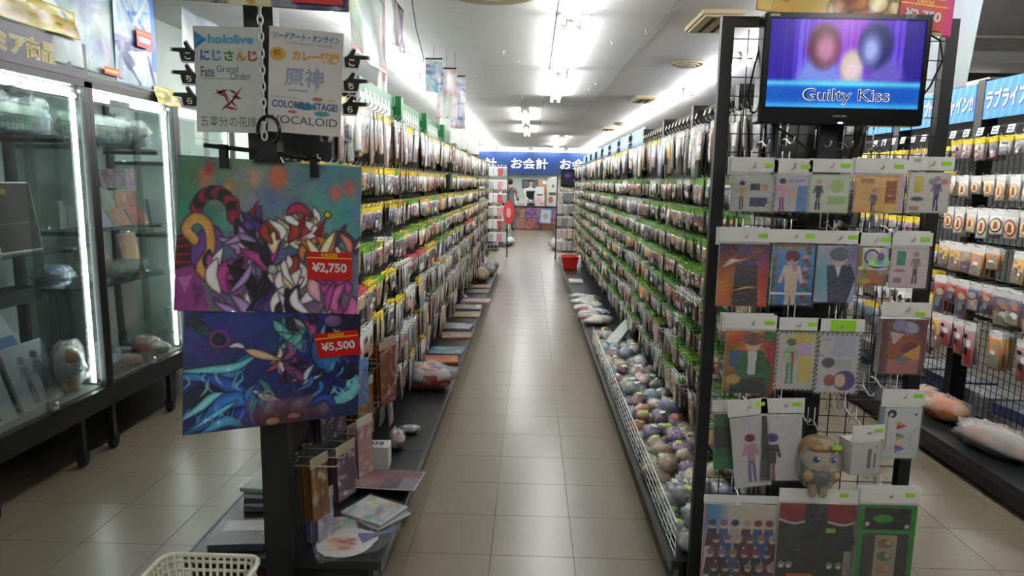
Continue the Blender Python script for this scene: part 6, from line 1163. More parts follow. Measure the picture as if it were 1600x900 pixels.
# ================================================================== GLASS SHOWCASES (left)
CX0, CX1 = -2.43, -2.93
M_CF = mat('showcase_frame', (0.10, 0.105, 0.105), 0.4)
def showcase(y0, y1, label, shelves, header=True, doors=True):
    t = tag(empty('glass_showcase', T((CX0+CX1)/2, (y0+y1)/2, 0)), label, 'showcase', 'glass showcases along left wall')
    w = 0.035
    for x in (CX0, CX1+w):
        for y, ly in ((y0, y0), (y1-w, y1-0.28)):
            b = MB(); b.bbox((x-w if x == CX0 else x-w, y+0.001, 0.27), (x, y+w-0.001, 2.10)); wpart('corner_post', (b, M_CF), t)
            b = MB(); b.bbox((x-0.034, ly+0.003, 0.06), (x-0.002, ly+0.035, 0.27)); wpart('leg', (b, M_CF), t)
            b = MB(); b.lathe([(0.012, -0.016), (0.034, -0.016), (0.038, -0.010), (0.038, 0.010), (0.034, 0.016), (0.012, 0.016)], 16, M=T(x-0.018, ly+0.019, 0.0385) @ RY(90)); b.bbox((x-0.042, ly-0.006, 0.050), (x+0.006, ly+0.044, 0.082)); wpart('caster', (b, M_RUBBER), t)
    b = MB(); b.bbox((CX1, y0+0.001, 0.27), (CX0+0.004, y1-0.001, 0.385)); wpart('base_rail', (b, M_CF), t)
    b = MB(); b.bbox((CX1, y0+0.001, 2.07), (CX0, y1-0.001, 2.11)); wpart('top_frame', (b, M_CF), t)
    b = MB(); b.bbox((CX1, y0+0.01, 0.385), (CX1+0.012, y1-0.01, 2.07)); wpart('back_board', (b, M_CASEWALL), t)
    b = MB(); b.bbox((CX1+0.012, y0+0.02, 0.385), (CX0-0.035, y1-0.02, 0.392)); wpart('floor_board', (b, mat('case_floor', (0.45, 0.47, 0.46), 0.4)), t)
    ym = (y0+y1)/2
    for k, (a, c, xo) in enumerate(((y0+w, ym+0.03, -0.012), (ym-0.03, y1-w, -0.024))):
        b = MB(); b.bbox((CX0+xo-0.005, a, 0.39), (CX0+xo, c, 2.07)); wpart('glass_door', (b, M_GLASS), t)
    for y in (y0+w/2, y1-w/2):
        b = MB(); b.bbox((CX1+w, y-0.0025, 0.39), (CX0-w, y+0.0025, 2.07)); wpart('side_pane', (b, M_GLASS), t)
    for z in shelves:
        b = MB(); b.bbox((CX1+0.02, y0+0.03, z-0.005), (CX0-0.05, y1-0.03, z)); wpart('glass_shelf', (b, M_GSHELF), t)
        for yy in (y0+0.05, y1-0.05):
            b = MB(); b.bbox((CX1+0.012, yy-0.008, z-0.03), (CX0-0.12, yy+0.008, z-0.006)); wpart('shelf_bracket', (b, M_CF), t)
    b = MB(); b.bbox((CX0-0.080, y0+0.05, 2.045), (CX0-0.060, y1-0.06, 2.062)); wpart('top_lamp', (b, M_CTUBE), t)
    b = MB(); b.tube([(CX0-0.055, y1-0.055, 0.42), (CX0-0.055, y1-0.055, 2.02)], 0.008, 8); wpart('side_lamp', (b, M_CTUBE), t)
    b = MB(); b.bbox((CX0, ym-0.03, 0.40), (CX0+0.012, ym+0.012, 0.42)); b.lathe([(0.010, 0), (0.010, 0.012)], 10, M=T(CX0, ym, 0.43) @ RY(90)); wpart('lock', (b, M_CHROME), t)
    return t
showcase(2.87, 3.80, 'nearest glass showcase with dark header and leaning boards inside', (1.80, 1.20))
showcase(3.80, 4.73, 'second glass showcase with card sheets and soft toys inside', (1.77, 1.28, 0.95))
showcase(4.73, 5.66, 'third glass showcase, mostly hidden behind the tapestries', (1.70, 1.20))
# header plate with gold lettering
t = tag(empty('showcase_header', F_left(CX0+0.004, 3.335, 2.20)), 'dark purple-grey header plate with gold lettering over nearest showcase', 'sign')
b = MB(); b.prism([(-0.46, -0.09), (0.46, -0.09), (0.46, 0.095), (-0.46, 0.095)], -0.02, 0); obj('plate', (b, mat('speckled_plate', (0.30, 0.27, 0.31), 0.45, var=0.6, nscale=60)), t)
obj('lettering_outline', text_mesh('lettering_outline', 'プレミア商品', 0.105, lmat((0.70, 0.72, 0.68)), width=0.62, bold=0.07), t, T(-0.10, 0, 0.0006)); obj('lettering', text_mesh('lettering', 'プレミア商品', 0.095, lmat((0.66, 0.56, 0.22)), width=0.61, bold=0.03), t, T(-0.10, 0, 0.0012))
b = MB(); b.bbox((CX1, 3.80, 2.11), (CX0, 5.66, 2.135)); o = tag(obj('showcase_top_cover', (b, mat('grey_strip', (0.32, 0.31, 0.33), 0.5))), 'grey cover board along the top of the farther showcases', 'board')
# sheets above the cases
def case_sheet(label, y0, y1, z0, z1, art, x=CX0+0.01, sd=0, mtl=None):
    return sheet('wrapped_sheet', label, 'poster', (x, y0, z1), (x, y1, z1), (x+0.012, y0, z0), (x+0.012, y1, z0), art, 0.010, 3.5, sd, material=mtl or MATS['wrapped_print'], group='sheets above the showcases')
ya = Art(80, 0.28, (0.80, 0.76, 0.30)); ya.stroke([(0.0, 0.10), (1.0, 0.10)], 0.02, (0.62, 0.46, 0.16)); ya.stroke([(0.0, 0.16), (1.0, 0.17)], 0.02, (0.62, 0.46, 0.16)); ya.ell(0.4, 0.2, 0.14, 0.08, (0.88, 0.80, 0.66)); ya.ell(0.7, 0.14, 0.08, 0.07, (0.88, 0.80, 0.66)); ya.ell(0.9, 0.2, 0.08, 0.06, (0.90, 0.82, 0.68)); ya.noise(24, 0.05, 2)
case_sheet('yellow notice strip above the header of nearest showcase', 2.95, 3.72, 2.30, 2.44, ya, sd=1)
case_sheet('pale sheet with red and yellow marks above nearest showcase', 2.95, 3.55, 2.44, 2.80, blobs_art(900, [(0.72, 0.74, 0.70), (0.72, 0.60, 0.58), (0.74, 0.70, 0.40), (0.70, 0.74, 0.72)], 50, 0.7, 14), x=CX0-0.03, sd=2)
c1s = case_sheet('clear-wrapped pale blue sheet between the two nearest showcases above', 3.50, 4.12, 2.16, 2.80, blobs_art(901, [(0.70, 0.76, 0.76), (0.72, 0.78, 0.78), (0.36, 0.46, 0.68), (0.80, 0.84, 0.84), (0.68, 0.74, 0.75)], 60, 1.0, 12), x=CX0-0.01, sd=3)
def art_blue():
    a = Art(70, 1.7, (0.72, 0.80, 0.86)); r = random.Random(8)
    for k in range(16): a.stroke([(r.random(), r.random()*1.0), (r.random(), r.random()*1.1), (r.random(), r.random()*1.2)], 0.07, r.choice([(0.80, 0.86, 0.92), (0.30, 0.48, 0.78), (0.24, 0.30, 0.62), (0.84, 0.88, 0.90), (0.52, 0.74, 0.88)]), True)
    a.rect(0, 1.0, 1, 1.15, (0.46, 0.46, 0.70), 0.7); a.poly([(0, 1.1), (0.3, 1.5), (0.8, 1.0)], (0.28, 0.32, 0.58)); a.poly([(0.3, 1.2), (0.7, 1.65), (0.9, 1.1)], (0.78, 0.84, 0.9)); a.stroke([(0.1, 1.2), (0.5, 1.65)], 0.06, (0.20, 0.22, 0.46)); a.stroke([(0.8, 1.2), (0.95, 1.65)], 0.06, (0.26, 0.24, 0.5)); a.rect(0.88, 0, 1, 1.4, (0.24, 0.52, 0.86)); return a
c2s = case_sheet('blue and white tapestry with red price tag above second showcase', 4.06, 4.50, 2.14, 2.80, art_blue(), x=CX0+0.0, sd=4)
price_tag(c2s, 0.17, None, rel(c2s, F_left(CX0+0.026, 4.345, 2.43)), band=False)
b = MB(); b.prism([(-0.07, -0.02), (0.07, -0.02), (0.07, 0.02), (-0.07, 0.02)], 0, 0.001); tg = obj('price_tag', (b, M_RED), c1s, rel(c1s, F_left(CX0+0.022, 3.99, 2.185))); b = MB(); b.prism([(-0.06, -0.008), (0.06, -0.008), (0.06, 0.008), (-0.06, 0.008)], 0.001, 0.002); obj('yellow_stripe', (b, M_YEL), tg)
case_sheet('small yellow notice on the top corner of second showcase', 4.44, 4.73, 2.06, 2.17, Art(40, 0.4, (0.82, 0.80, 0.46)).stroke([(0.1, 0.12), (0.9, 0.12)], 0.04, (0.66, 0.56, 0.24)).stroke([(0.1, 0.26), (0.9, 0.26)], 0.04, (0.68, 0.58, 0.26)).ell(0.6, 0.3, 0.15, 0.09, (0.88, 0.82, 0.66)), x=CX0+0.02, sd=1)
case_sheet('clear-wrapped white sheet above third showcase', 4.85, 5.45, 2.14, 2.75, blobs_art(905, [(0.78, 0.80, 0.80), (0.62, 0.66, 0.76), (0.82, 0.84, 0.84)], 40, 0.8), sd=5)

M_MATTE = vmat('matte_board', 0.8, 0.0)
def lean_board(label, x, y, z, w, h, th, art, lean=12, rot=0, cat='board', name='art_board', side=(0.75, 0.76, 0.74)):
    M = F_left(x, y, z) @ RY(rot) @ RX(-lean)
    t = tag(empty(name, M), label, cat, 'goods inside showcases')
    b = MB(); b.bbox((-w/2, 0, -th), (w/2, h, 0), side); obj('board', (b, M_MATTE), t)
    obj('print', art.mesh('print', w*0.96, h*0.96, M_MATTE), t, T(0, h*0.98, 0.0008)); return t
z1, z2, zf = 1.20, 1.80, 0.392
lean_board('dark brown cardboard board at the right of nearest showcase shelf', -2.62, 3.46, z1, 0.30, 0.36, 0.02, Art(40, 1.2, (0.20, 0.16, 0.12)).rect(0.1, 0.1, 0.4, 0.2, (0.55, 0.48, 0.2)).ell(0.7, 0.6, 0.12, 0.15, (0.22, 0.17, 0.13)).rect(0, 0.7, 1, 0.72, (0.36, 0.30, 0.22)), 8, side=(0.86, 0.86, 0.84))
lean_board('taller brown cardboard board behind on nearest showcase shelf', -2.72, 3.24, z1, 0.46, 0.44, 0.02, Art(40, 0.95, (0.19, 0.155, 0.12)).rect(0.75, 0.04, 0.92, 0.12, (0.50, 0.48, 0.36)).ell(0.75, 0.5, 0.08, 0.1, (0.2, 0.16, 0.13)).rect(0, 0.5, 1, 0.52, (0.34, 0.28, 0.21)), 6, side=(0.4, 0.33, 0.24))
lean_board('pale violet-white sheet at the far left of nearest showcase shelf', -2.56, 3.06, z1, 0.16, 0.30, 0.015, Art(20, 1.8, (0.74, 0.72, 0.78)), 14)
lean_board('white boxed set with blue stripe on nearest showcase floor, rear', -2.66, 3.22, 0.66, 0.50, 0.24, 0.05, Art(50, 0.5, (0.76, 0.78, 0.80)).rect(0, 0.26, 1, 0.42, (0.36, 0.48, 0.66)).rect(0.8, 0.05, 0.9, 0.12, (0.78, 0.74, 0.3)), 30)
lean_board('white art panel with two grey sketched figures in nearest showcase', -2.56, 3.44, zf, 0.30, 0.34, 0.02, Art(60, 1.1, (0.66, 0.70, 0.72)).figure(0.35, 0.2, 0.85, (0.46, 0.46, 0.52), (0.50, 0.50, 0.54), (0.40, 0.42, 0.46), (0.62, 0.60, 0.60)).figure(0.68, 0.16, 0.9, (0.30, 0.32, 0.36), (0.42, 0.44, 0.48), (0.34, 0.36, 0.40), (0.62, 0.60, 0.60)), 18)
lean_board('white art panel with one dark sketched figure in nearest showcase', -2.54, 3.10, zf, 0.24, 0.30, 0.02, Art(50, 1.2, (0.68, 0.72, 0.74)).figure(0.5, 0.2, 0.95, (0.24, 0.20, 0.20), (0.34, 0.30, 0.30), (0.28, 0.26, 0.28), (0.55, 0.5, 0.48)), 18)
lean_board('white sleeve leaning behind the sketched panels in nearest showcase', -2.64, 3.30, zf, 0.42, 0.38, 0.02, Art(20, 0.9, (0.70, 0.73, 0.73)), 14)
bag_item('bagged_toy', 'plush toy', 'blue bagged bundle near the lamp in nearest showcase', -2.62, 3.66, 0.98, (0.09, 0.09, 0.06), [(0.30, 0.46, 0.62), (0.6, 0.72, 0.8)], 910, group='goods inside showcases')
lean_board('dark shelf box under the blue bundle in nearest showcase', -2.74, 3.50, 0.90, 0.44, 0.08, 0.14, Art(10, 0.2, (0.12, 0.15, 0.15)), 0, side=(0.12, 0.14, 0.14))
lean_board('dark box at the left under the middle shelf of nearest showcase', -2.76, 3.06, 0.80, 0.22, 0.32, 0.10, Art(10, 1.4, (0.10, 0.11, 0.12)), 0, side=(0.10, 0.11, 0.12))
bag_item('bagged_toy', 'plush toy', 'white and orange bagged toy at the floor of nearest showcase', -2.58, 3.66, zf, (0.09, 0.09, 0.13), [(0.78, 0.80, 0.80), (0.72, 0.52, 0.26)], 911, group='goods inside showcases')
for i, (y, h, c) in enumerate(((3.02, 0.16, (0.16, 0.18, 0.22)), (3.22, 0.20, (0.46, 0.50, 0.52)), (3.42, 0.18, (0.30, 0.33, 0.36)), (3.60, 0.19, (0.55, 0.64, 0.68)))):
    bag_item('bagged_goods', 'packet', '%s crumpled clear bag on the top shelf of nearest showcase' % ('blackish', 'mid grey', 'charcoal', 'icy blue')[i], -2.64, y, z2+0.001, (0.09, 0.10, h/2), [c, (0.5, 0.54, 0.54)], 920+i, group='goods inside showcases', inner=1)
lean_board('white envelope standing left on the upper tier of nearest showcase', -2.70, 3.05, 1.47, 0.10, 0.18, 0.02, Art(10, 1.6, (0.70, 0.74, 0.72)), 4)
# second showcase
for i in range(8):
    r_, c_ = divmod(i, 4)
    cl = [(0.34, 0.28, 0.30), (0.52, 0.40, 0.46), (0.48, 0.44, 0.52), (0.60, 0.50, 0.56), (0.50, 0.62, 0.30), (0.62, 0.68, 0.66), (0.66, 0.46, 0.40), (0.58, 0.36, 0.34)][i]
    lean_board('picture card, %s from left, %s row of the card sheet in second showcase' % (ordn(c_+1), ('upper', 'lower')[r_]), -2.66, 4.16+0.13*c_, 1.52-0.135*r_, 0.12, 0.12, 0.006, blobs_art(930+i, [cl, tuple(x*0.7 for x in cl), (0.72, 0.66, 0.56)], 20, 1.0, 8), 6, name='picture_card', cat='card')
for i in range(3): lean_board('leaning picture pack, %s from left on the card shelf of second showcase' % ordn(i+1), -2.58, 4.10+0.20*i, 1.285, 0.17, 0.12, 0.02, blobs_art(940+i, [[(0.56, 0.60, 0.68), (0.46, 0.34, 0.42)], [(0.62, 0.42, 0.34), (0.70, 0.62, 0.54)], [(0.58, 0.28, 0.28), (0.7, 0.5, 0.42)]][i], 24, 0.7, 8), 30)
for i in range(3): lean_board('small white box, %s from left at the card shelf edge, second showcase' % ordn(i+1), -2.72, 3.93+0.07*i, 1.285, 0.06, 0.16-0.03*i, 0.06, Art(8, 2.0, (0.70, 0.72, 0.70)), 0, name='small_box', cat='box')
bag_item('bagged_plush', 'plush toy', 'yellow-haired bagged doll head in second showcase', -2.62, 4.02, 0.952, (0.085, 0.10, 0.11), [(0.76, 0.60, 0.40), (0.80, 0.70, 0.60)], 950, group='goods inside showcases')
bag_item('bagged_plush', 'plush toy', 'grey-white crumpled bag beside the doll in second showcase', -2.58, 4.28, 0.952, (0.10, 0.17, 0.055), [(0.66, 0.67, 0.63), (0.52, 0.50, 0.42)], 951, group='goods inside showcases')
lean_board('peach print card standing right on the toy shelf of second showcase', -2.66, 4.52, 0.952, 0.20, 0.27, 0.01, blobs_art(952, [(0.74, 0.58, 0.46), (0.72, 0.68, 0.58), (0.62, 0.44, 0.38)], 24, 1.3, 8), 10)
for i, (y, w, c) in enumerate(((4.06, 0.20, (0.26, 0.28, 0.28)), (4.30, 0.16, (0.60, 0.61, 0.58)), (4.54, 0.16, (0.38, 0.36, 0.34)))): lean_board('%s upright box under the toy shelf of second showcase' % ('dark', 'pale grey', 'brown-grey')[i], -2.72, y, 0.56, w, 0.33, 0.10, Art(10, 1.8, c), 2, name='upright_box', cat='box', side=c)
rr = random.Random(3)
for i in range(14):
    c = rr.choice(list(PL)); cnt['c'+c] = cnt.get('c'+c, 0)+1
    bag_item('bagged_goods', 'packet', '%s trinket bag, %s of that colour on second showcase floor' % (c, ordn(cnt['c'+c])), -2.54-0.10*(i % 2), 3.90+0.055*i, zf+0.001+0.03*(i % 3), (0.055, 0.06, 0.032), PL[c], 960+i, rr.uniform(0, 90), 'trinket bags on showcase floor', inner=1)
for i in range(4): bag_item('bagged_goods', 'packet', '%s clear crumpled bag from left on top shelf of second showcase' % ordn(i+1), -2.62, 3.98+0.18*i, 1.772, (0.09, 0.10, 0.085), [(0.36, 0.40, 0.38), (0.56, 0.62, 0.58)], 980+i, group='goods inside showcases', inner=1)
for i in range(5): lean_board('pale board, %s from left inside third showcase' % ordn(i+1), -2.66, 4.86+0.17*i, (1.205, 0.395)[i % 2], 0.16, 0.24, 0.02, Art(10, 1.4, (0.60+0.03*i, 0.62, 0.66-0.03*i)), 8)

# ================================================================== FAR END: BANNER, COUNTER, RACKS, PEOPLE
t = tag(empty('checkout_banner', F_front(0.2, 26.0, 2.32)), 'wide royal-blue checkout banner with white lettering across the far wall', 'banner')
b = MB(); b.prism([(-2.9, -0.42), (2.9, -0.42), (2.9, 0.40), (-2.9, 0.40)], -0.03, 0); obj('banner_cloth', (b, M_NAVY), t)
for x in (-2.2, -0.28, 1.55): obj('lettering', text_mesh('lettering', 'お会計', 0.40, M_WHITE, width=1.38, bold=0.018), t, T(x, -0.03, 0.004))
b = MB(); b.bbox((-2.9, 0.40, -0.04), (2.9, 0.43, 0.01)); obj('banner_rail', (b, M_WHITE), t)
t = tag(empty('checkout_counter', T(0.5, 23.9, 0)), 'checkout counter fronted with colourful picture panels at the aisle end', 'counter')
b = MB(); b.bbox((-0.52, 23.62, 0.02), (1.9, 24.4, 0.76)); wpart('body', (b, mat('counter_body', (0.36, 0.30, 0.30), 0.5)), t)
b = MB(); b.bbox((-0.56, 23.58, 0.76), (1.94, 24.44, 0.80)); wpart('worktop', (b, M_BLACK), t)
pc = [[(0.60, 0.46, 0.34), (0.66, 0.58, 0.62), (0.34, 0.30, 0.30)], [(0.50, 0.34, 0.60), (0.72, 0.60, 0.66), (0.36, 0.2, 0.44)], [(0.66, 0.56, 0.58), (0.36, 0.2, 0.52), (0.70, 0.42, 0.40)], [(0.46, 0.40, 0.56), (0.68, 0.48, 0.44), (0.60, 0.52, 0.60)], [(0.70, 0.48, 0.44), (0.62, 0.26, 0.26), (0.56, 0.52, 0.62)], [(0.68, 0.44, 0.40), (0.56, 0.16, 0.2), (0.72, 0.60, 0.56)], [(0.58, 0.42, 0.52), (0.70, 0.60, 0.60), (0.5, 0.3, 0.36)], [(0.50, 0.36, 0.40), (0.62, 0.2, 0.28), (0.66, 0.6, 0.6)]]
for i in range(8):
    r_, c_ = divmod(i, 4); o = wpart('picture_panel', blobs_art(300+i, pc[i], 26, 1.0, 16).mesh('picture_panel', 0.33, 0.36, M_VC), t, F_front(-0.34+0.35*c_, 23.605, 0.75-0.37*r_))
def standee(label, x, y, z, w, h, art, cat='sign', lean=6):
    t = tag(empty('counter_sign', F_front(x, y, z) @ RX(-lean)), label, cat, 'signs on the checkout counter')
    b = MB(); b.bbox((-w/2, 0, -0.02), (w/2, h, 0), (0.7, 0.7, 0.7)); obj('panel', (b, M_VC), t); obj('print', art.mesh('print', w*0.96, h*0.96, M_VC), t, T(0, h*0.98, 0.001))
standee('white sign with red line on the left of the checkout counter', -0.30, 23.75, 0.80, 0.34, 0.26, Art(24, 0.7, (0.78, 0.77, 0.77)).rect(0.1, 0.5, 0.8, 0.58, (0.66, 0.4, 0.4)))
standee('pink and white notice in the middle of the checkout counter', 0.32, 23.75, 0.80, 0.30, 0.36, Art(24, 1.2, (0.78, 0.72, 0.73)).ell(0.35, 0.5, 0.25, 0.3, (0.84, 0.56, 0.60)).ell(0.7, 0.9, 0.2, 0.15, (0.6, 0.55, 0.55)))
standee('black-lettered white placard above the pink notice on counter', 0.30, 23.95, 0.80, 0.30, 0.66, Art(24, 2.2, (0.78, 0.79, 0.80)).rect(0.15, 0.85, 0.85, 1.05, (0.1, 0.1, 0.1)), lean=3)
standee('tall grey-white display card at the right of the counter', 0.72, 23.85, 0.80, 0.34, 0.95, Art(24, 2.6, (0.72, 0.73, 0.70)).rect(0.2, 1.3, 0.9, 1.6, (0.24, 0.24, 0.22)).ell(0.6, 0.7, 0.1, 0.15, (0.3, 0.3, 0.3)).ell(0.4, 2.0, 0.25, 0.3, (0.62, 0.34, 0.32)), lean=3)
standee('bright white card high at the right of the counter', 0.80, 24.2, 0.80, 0.26, 1.01, Art(12, 3.8, (0.86, 0.87, 0.87)))
standee('orange and white boxed figure behind the counter cards', 0.40, 24.3, 0.80, 0.30, 0.88, Art(20, 2.9, (0.72, 0.54, 0.34)).rect(0.5, 0.05, 0.95, 0.4, (0.82, 0.82, 0.8)))
t = tag(empty('blue_framed_poster', F_front(0.50, 23.45, 0.22) @ RX(-8) @ RZ(-4)), 'pale blue framed poster leaning in front of the counter', 'poster'); b = MB(); b.bbox((-0.2, 0, -0.03), (0.2, 0.50, 0), (0.36, 0.46, 0.66)); obj('frame', (b, M_VC), t); obj('print', Art(30, 1.25, (0.58, 0.68, 0.80)).rect(0.15, 0.12, 0.85, 1.1, (0.70, 0.76, 0.80)).ell(0.5, 0.6, 0.25, 0.3, (0.62, 0.60, 0.56)).mesh('print', 0.36, 0.46, M_VC), t, T(0, 0.48, 0.001))
b = MB(); b.bevbox((0.62, 23.5, 0.11), (0.46, 0.22, 0.22), 0.01); tag(obj('brown_carton', (b, mat('brown_card', (0.46, 0.34, 0.24), 0.7))), 'brown carton on the floor before the counter', 'box')
t = tag(empty('cash_monitor', F_front(-0.02, 24.9, 1.42)), 'dark register monitor with blue screen behind the counter', 'monitor'); b = MB(); b.bevbox((0, 0.12, -0.03), (0.62, 0.30, 0.06), 0.02); b.bbox((-0.03, -0.63, -0.06), (0.03, 0.0, -0.02)); b.bbox((-0.12, -0.66, -0.14), (0.12, -0.62, 0.10)); obj('case', (b, mat('monitor_grey', (0.22, 0.25, 0.27), 0.4)), t); obj('screen', Art(24, 0.5, (0.36, 0.40, 0.42)).ell(0.5, 0.2, 0.25, 0.12, (0.20, 0.50, 0.76)).mesh('screen', 0.52, 0.22, M_VC), t, T(0, 0.23, 0.002))
b = MB(); b.bbox((-0.6, 24.85, 0.0), (0.9, 25.25, 0.79)); tag(obj('back_counter', (b, mat('grey_cabinet', (0.55, 0.57, 0.57), 0.5))), 'grey back counter behind the checkout', 'cabinet')

# wire racks part-way down
def wire_rack(label, x0, x1, y, top, m, items, gridm):
    t = tag(empty('wire_rack', T((x0+x1)/2, y, 0)), label, 'display rack', 'slim wire racks in mid aisle')
    for x in (x0, x1):
        b = MB(); b.tube([(x, y, 0.0), (x, y, top)], 0.014, 8); wpart('post', (b, m), t)
        b = MB(); b.bbox((x-0.015, y-0.2, 0), (x+0.015, y+0.2, 0.025)); wpart('foot', (b, m), t)
    b = MB(); z = 0.15
    while z < top: b.tube([(x0, y, z), (x1, y, z)], 0.004, 4, smooth=False); z += 0.09
    x = x0+0.06
    while x < x1: b.tube([(x, y, 0.12), (x, y, top)], 0.004, 4, smooth=False); x += 0.075
    wpart('wire_mesh', (b, gridm), t); return t
wire_rack('white slim wire rack with pink goods ending the left row', -0.92, -0.50, 14.9, 1.98, M_BLACK, None, M_WHITEW)
wire_rack('black slim wire rack ending the right row', 0.55, 1.02, 14.6, 1.92, M_BLACK, None, M_BLACK)
rr = random.Random(9)
for i in range(24):
    r_, c_ = divmod(i, 4); col = ['white', 'pink', 'white', 'grey', 'red', 'white'][(i*5+r_) % 6]; cc = {'white': (0.78, 0.78, 0.78), 'pink': (0.82, 0.52, 0.62), 'grey': (0.58, 0.60, 0.60), 'red': (0.76, 0.24, 0.26)}[col]
    t = tag(empty('rack_packet', F_front(-0.865+0.10*c_, 14.85, 1.92-0.28*r_)), '%s packet, %s column and %s row of the white slim rack' % (col, ordn(c_+1), ordn(r_+1)), 'packet', 'packets on white slim rack')
    b = MB(); b.prism([(-0.045, -0.20), (0.045, -0.20), (0.045, -0.03), (-0.045, -0.03)], -0.01, 0.006, cc); obj('bag', (b, M_VCP), t); b = MB(); b.prism([(-0.045, -0.03), (0.045, -0.03), (0.045, 0.0), (-0.045, 0.0)], -0.002, 0.002, (0.85, 0.85, 0.83)); obj('header_card', (b, M_VC), t)
for i in range(20):
    r_, c_ = divmod(i, 4); cc = rr.choice([(0.55, 0.56, 0.55), (0.66, 0.64, 0.62), (0.40, 0.42, 0.42), (0.70, 0.60, 0.58)])
    t = tag(empty('rack_packet', F_front(0.61+0.115*c_, 14.55, 1.42-0.26*r_)), 'grey packet, %s column and %s row of the black slim rack' % (ordn(c_+1), ordn(r_+1)), 'packet', 'packets on black slim rack')
    b = MB(); b.prism([(-0.05, -0.20), (0.05, -0.20), (0.05, -0.03), (-0.05, -0.03)], -0.01, 0.006, cc); obj('bag', (b, M_VCP), t); b = MB(); b.prism([(-0.05, -0.03), (0.05, -0.03), (0.05, 0.0), (-0.05, 0.0)], -0.002, 0.002, (0.72, 0.72, 0.70)); obj('header_card', (b, M_VC), t)
t = tag(empty('rack_monitor', F_front(0.83, 14.5, 1.70)), 'small dark screen with violet picture on the black slim rack', 'monitor'); b = MB(); b.bevbox((0, 0, -0.03), (0.42, 0.36, 0.06), 0.01); obj('case', (b, M_PLASTIC_BLACK), t); obj('screen', Art(24, 0.8, (0.08, 0.06, 0.16)).ell(0.3, 0.25, 0.15, 0.1, (0.42, 0.26, 0.66)).ell(0.8, 0.25, 0.14, 0.1, (0.38, 0.24, 0.62)).mesh('screen', 0.36, 0.28, vmat('dim_screen', 0.2, emit=0.3)), t, T(0, 0.14, 0.002))
t = tag(empty('red_fan', F_front(-0.47, 14.75, 0.95)), 'large round red and white paper fan beside the white slim rack', 'fan'); b = MB(); b.prism([(0.12*math.cos(x), 0.26*math.sin(x)) for x in np.linspace(0, 6.1, 24)], -0.006, 0, (0.80, 0.24, 0.24)); obj('leaf', (b, M_VC), t); b = MB(); b.prism([(0.05*math.cos(x), 0.11*math.sin(x)) for x in np.linspace(0, 6.1, 16)], 0, 0.002, (0.86, 0.62, 0.60)); obj('motif', (b, M_VC), t); b = MB(); b.tube([(0, -0.25, -0.003), (0, -0.40, -0.003)], 0.012, 6); obj('handle', (b, M_WHITE), t)
bag_item('bagged_towel', 'towel', 'white wrapped bundle on the floor beyond the white slim rack', -0.62, 17.6, 0.0, (0.22, 0.5, 0.10), [(0.76, 0.77, 0.76), (0.62, 0.68, 0.68)], 1001)
bag_item('bagged_towel', 'towel', 'pinkish wrapped bundle on the floor beyond the black slim rack', 0.72, 16.8, 0.0, (0.22, 0.4, 0.12), [(0.74, 0.68, 0.68), (0.5, 0.5, 0.52)], 1002)
# low shelving runs between the racks and the counter
for sgn, lb in ((-1, 'left'), (1, 'right')):
    xc = sgn*1.05
    t = tag(empty('low_shelving', T(xc, 19.6, 0)), 'low shelving run beyond the slim rack on the %s, filled with pale goods' % lb, 'shelving')
    b = MB(); b.bbox((xc-0.3, 16.0, 0.02), (xc+0.3, 22.6, 0.14)); wpart('base_deck', (b, M_DECK), t); b = MB(); b.bbox((xc-0.01, 16.0, 0.14), (xc+0.01, 22.6, 1.5)); wpart('back_panel', (b, M_PANEL), t)
    g2 = MB(); rr = random.Random(4+sgn)
    for r_ in range(6):
        for k in range(60):
            c = PALETTE[rr.randrange(len(PALETTE))]; M = (F_left if sgn < 0 else F_right)(xc-sgn*(0.06+rr.random()*0.08), 16.1+0.107*k, 1.45-0.22*r_); packet_faces(g2, g2, 'flat', c, PALETTE[rr.randrange(len(PALETTE))], HEADS[rr.choice(['white', 'yellow', 'lime'])], M)
    tag(wpart('hung_goods', (g2, M_VCP), t), kind='stuff')

# ---- people
def skin_body(name, joints, edges, root, colfn, parent, sub=2):
    me = bpy.data.meshes.new(name); keys = list(joints); ix = {k: i for i, k in enumerate(keys)}
    me.from_pydata([joints[k][0] for k in keys], [(ix[a], ix[b_]) for a, b_ in edges], []); me.update()
    o = bpy.data.objects.new(name, me); TMP.collection.objects.link(o)
    md = o.modifiers.new('s', 'SKIN'); md.use_smooth_shade = True
    for i, k in enumerate(keys):
        r = joints[k][1]; r = (r, r) if not isinstance(r, tuple) else r
        me.skin_vertices[0].data[i].radius = r; me.skin_vertices[0].data[i].use_root = (k == root)
    sd = o.modifiers.new('u', 'SUBSURF'); sd.levels = sub
    vl = TMP.view_layers[0]; vl.update(); m2 = bpy.data.meshes.new_from_object(o.evaluated_get(vl.depsgraph))
    bpy.data.objects.remove(o)
    n = len(m2.vertices); co = np.empty(n*3, dtype=np.float32); m2.vertices.foreach_get('co', co); co = co.reshape(-1, 3)
    at = m2.color_attributes.new('Col', 'FLOAT_COLOR', 'POINT'); at.data.foreach_set('color', np.array([(*lin(colfn(*p)), 1) for p in co], dtype=np.float32).ravel())
    m2.materials.clear(); m2.materials.append(M_VCF); m2.name = name
    return obj(name, m2, parent)
SK = (0.80, 0.62, 0.52)
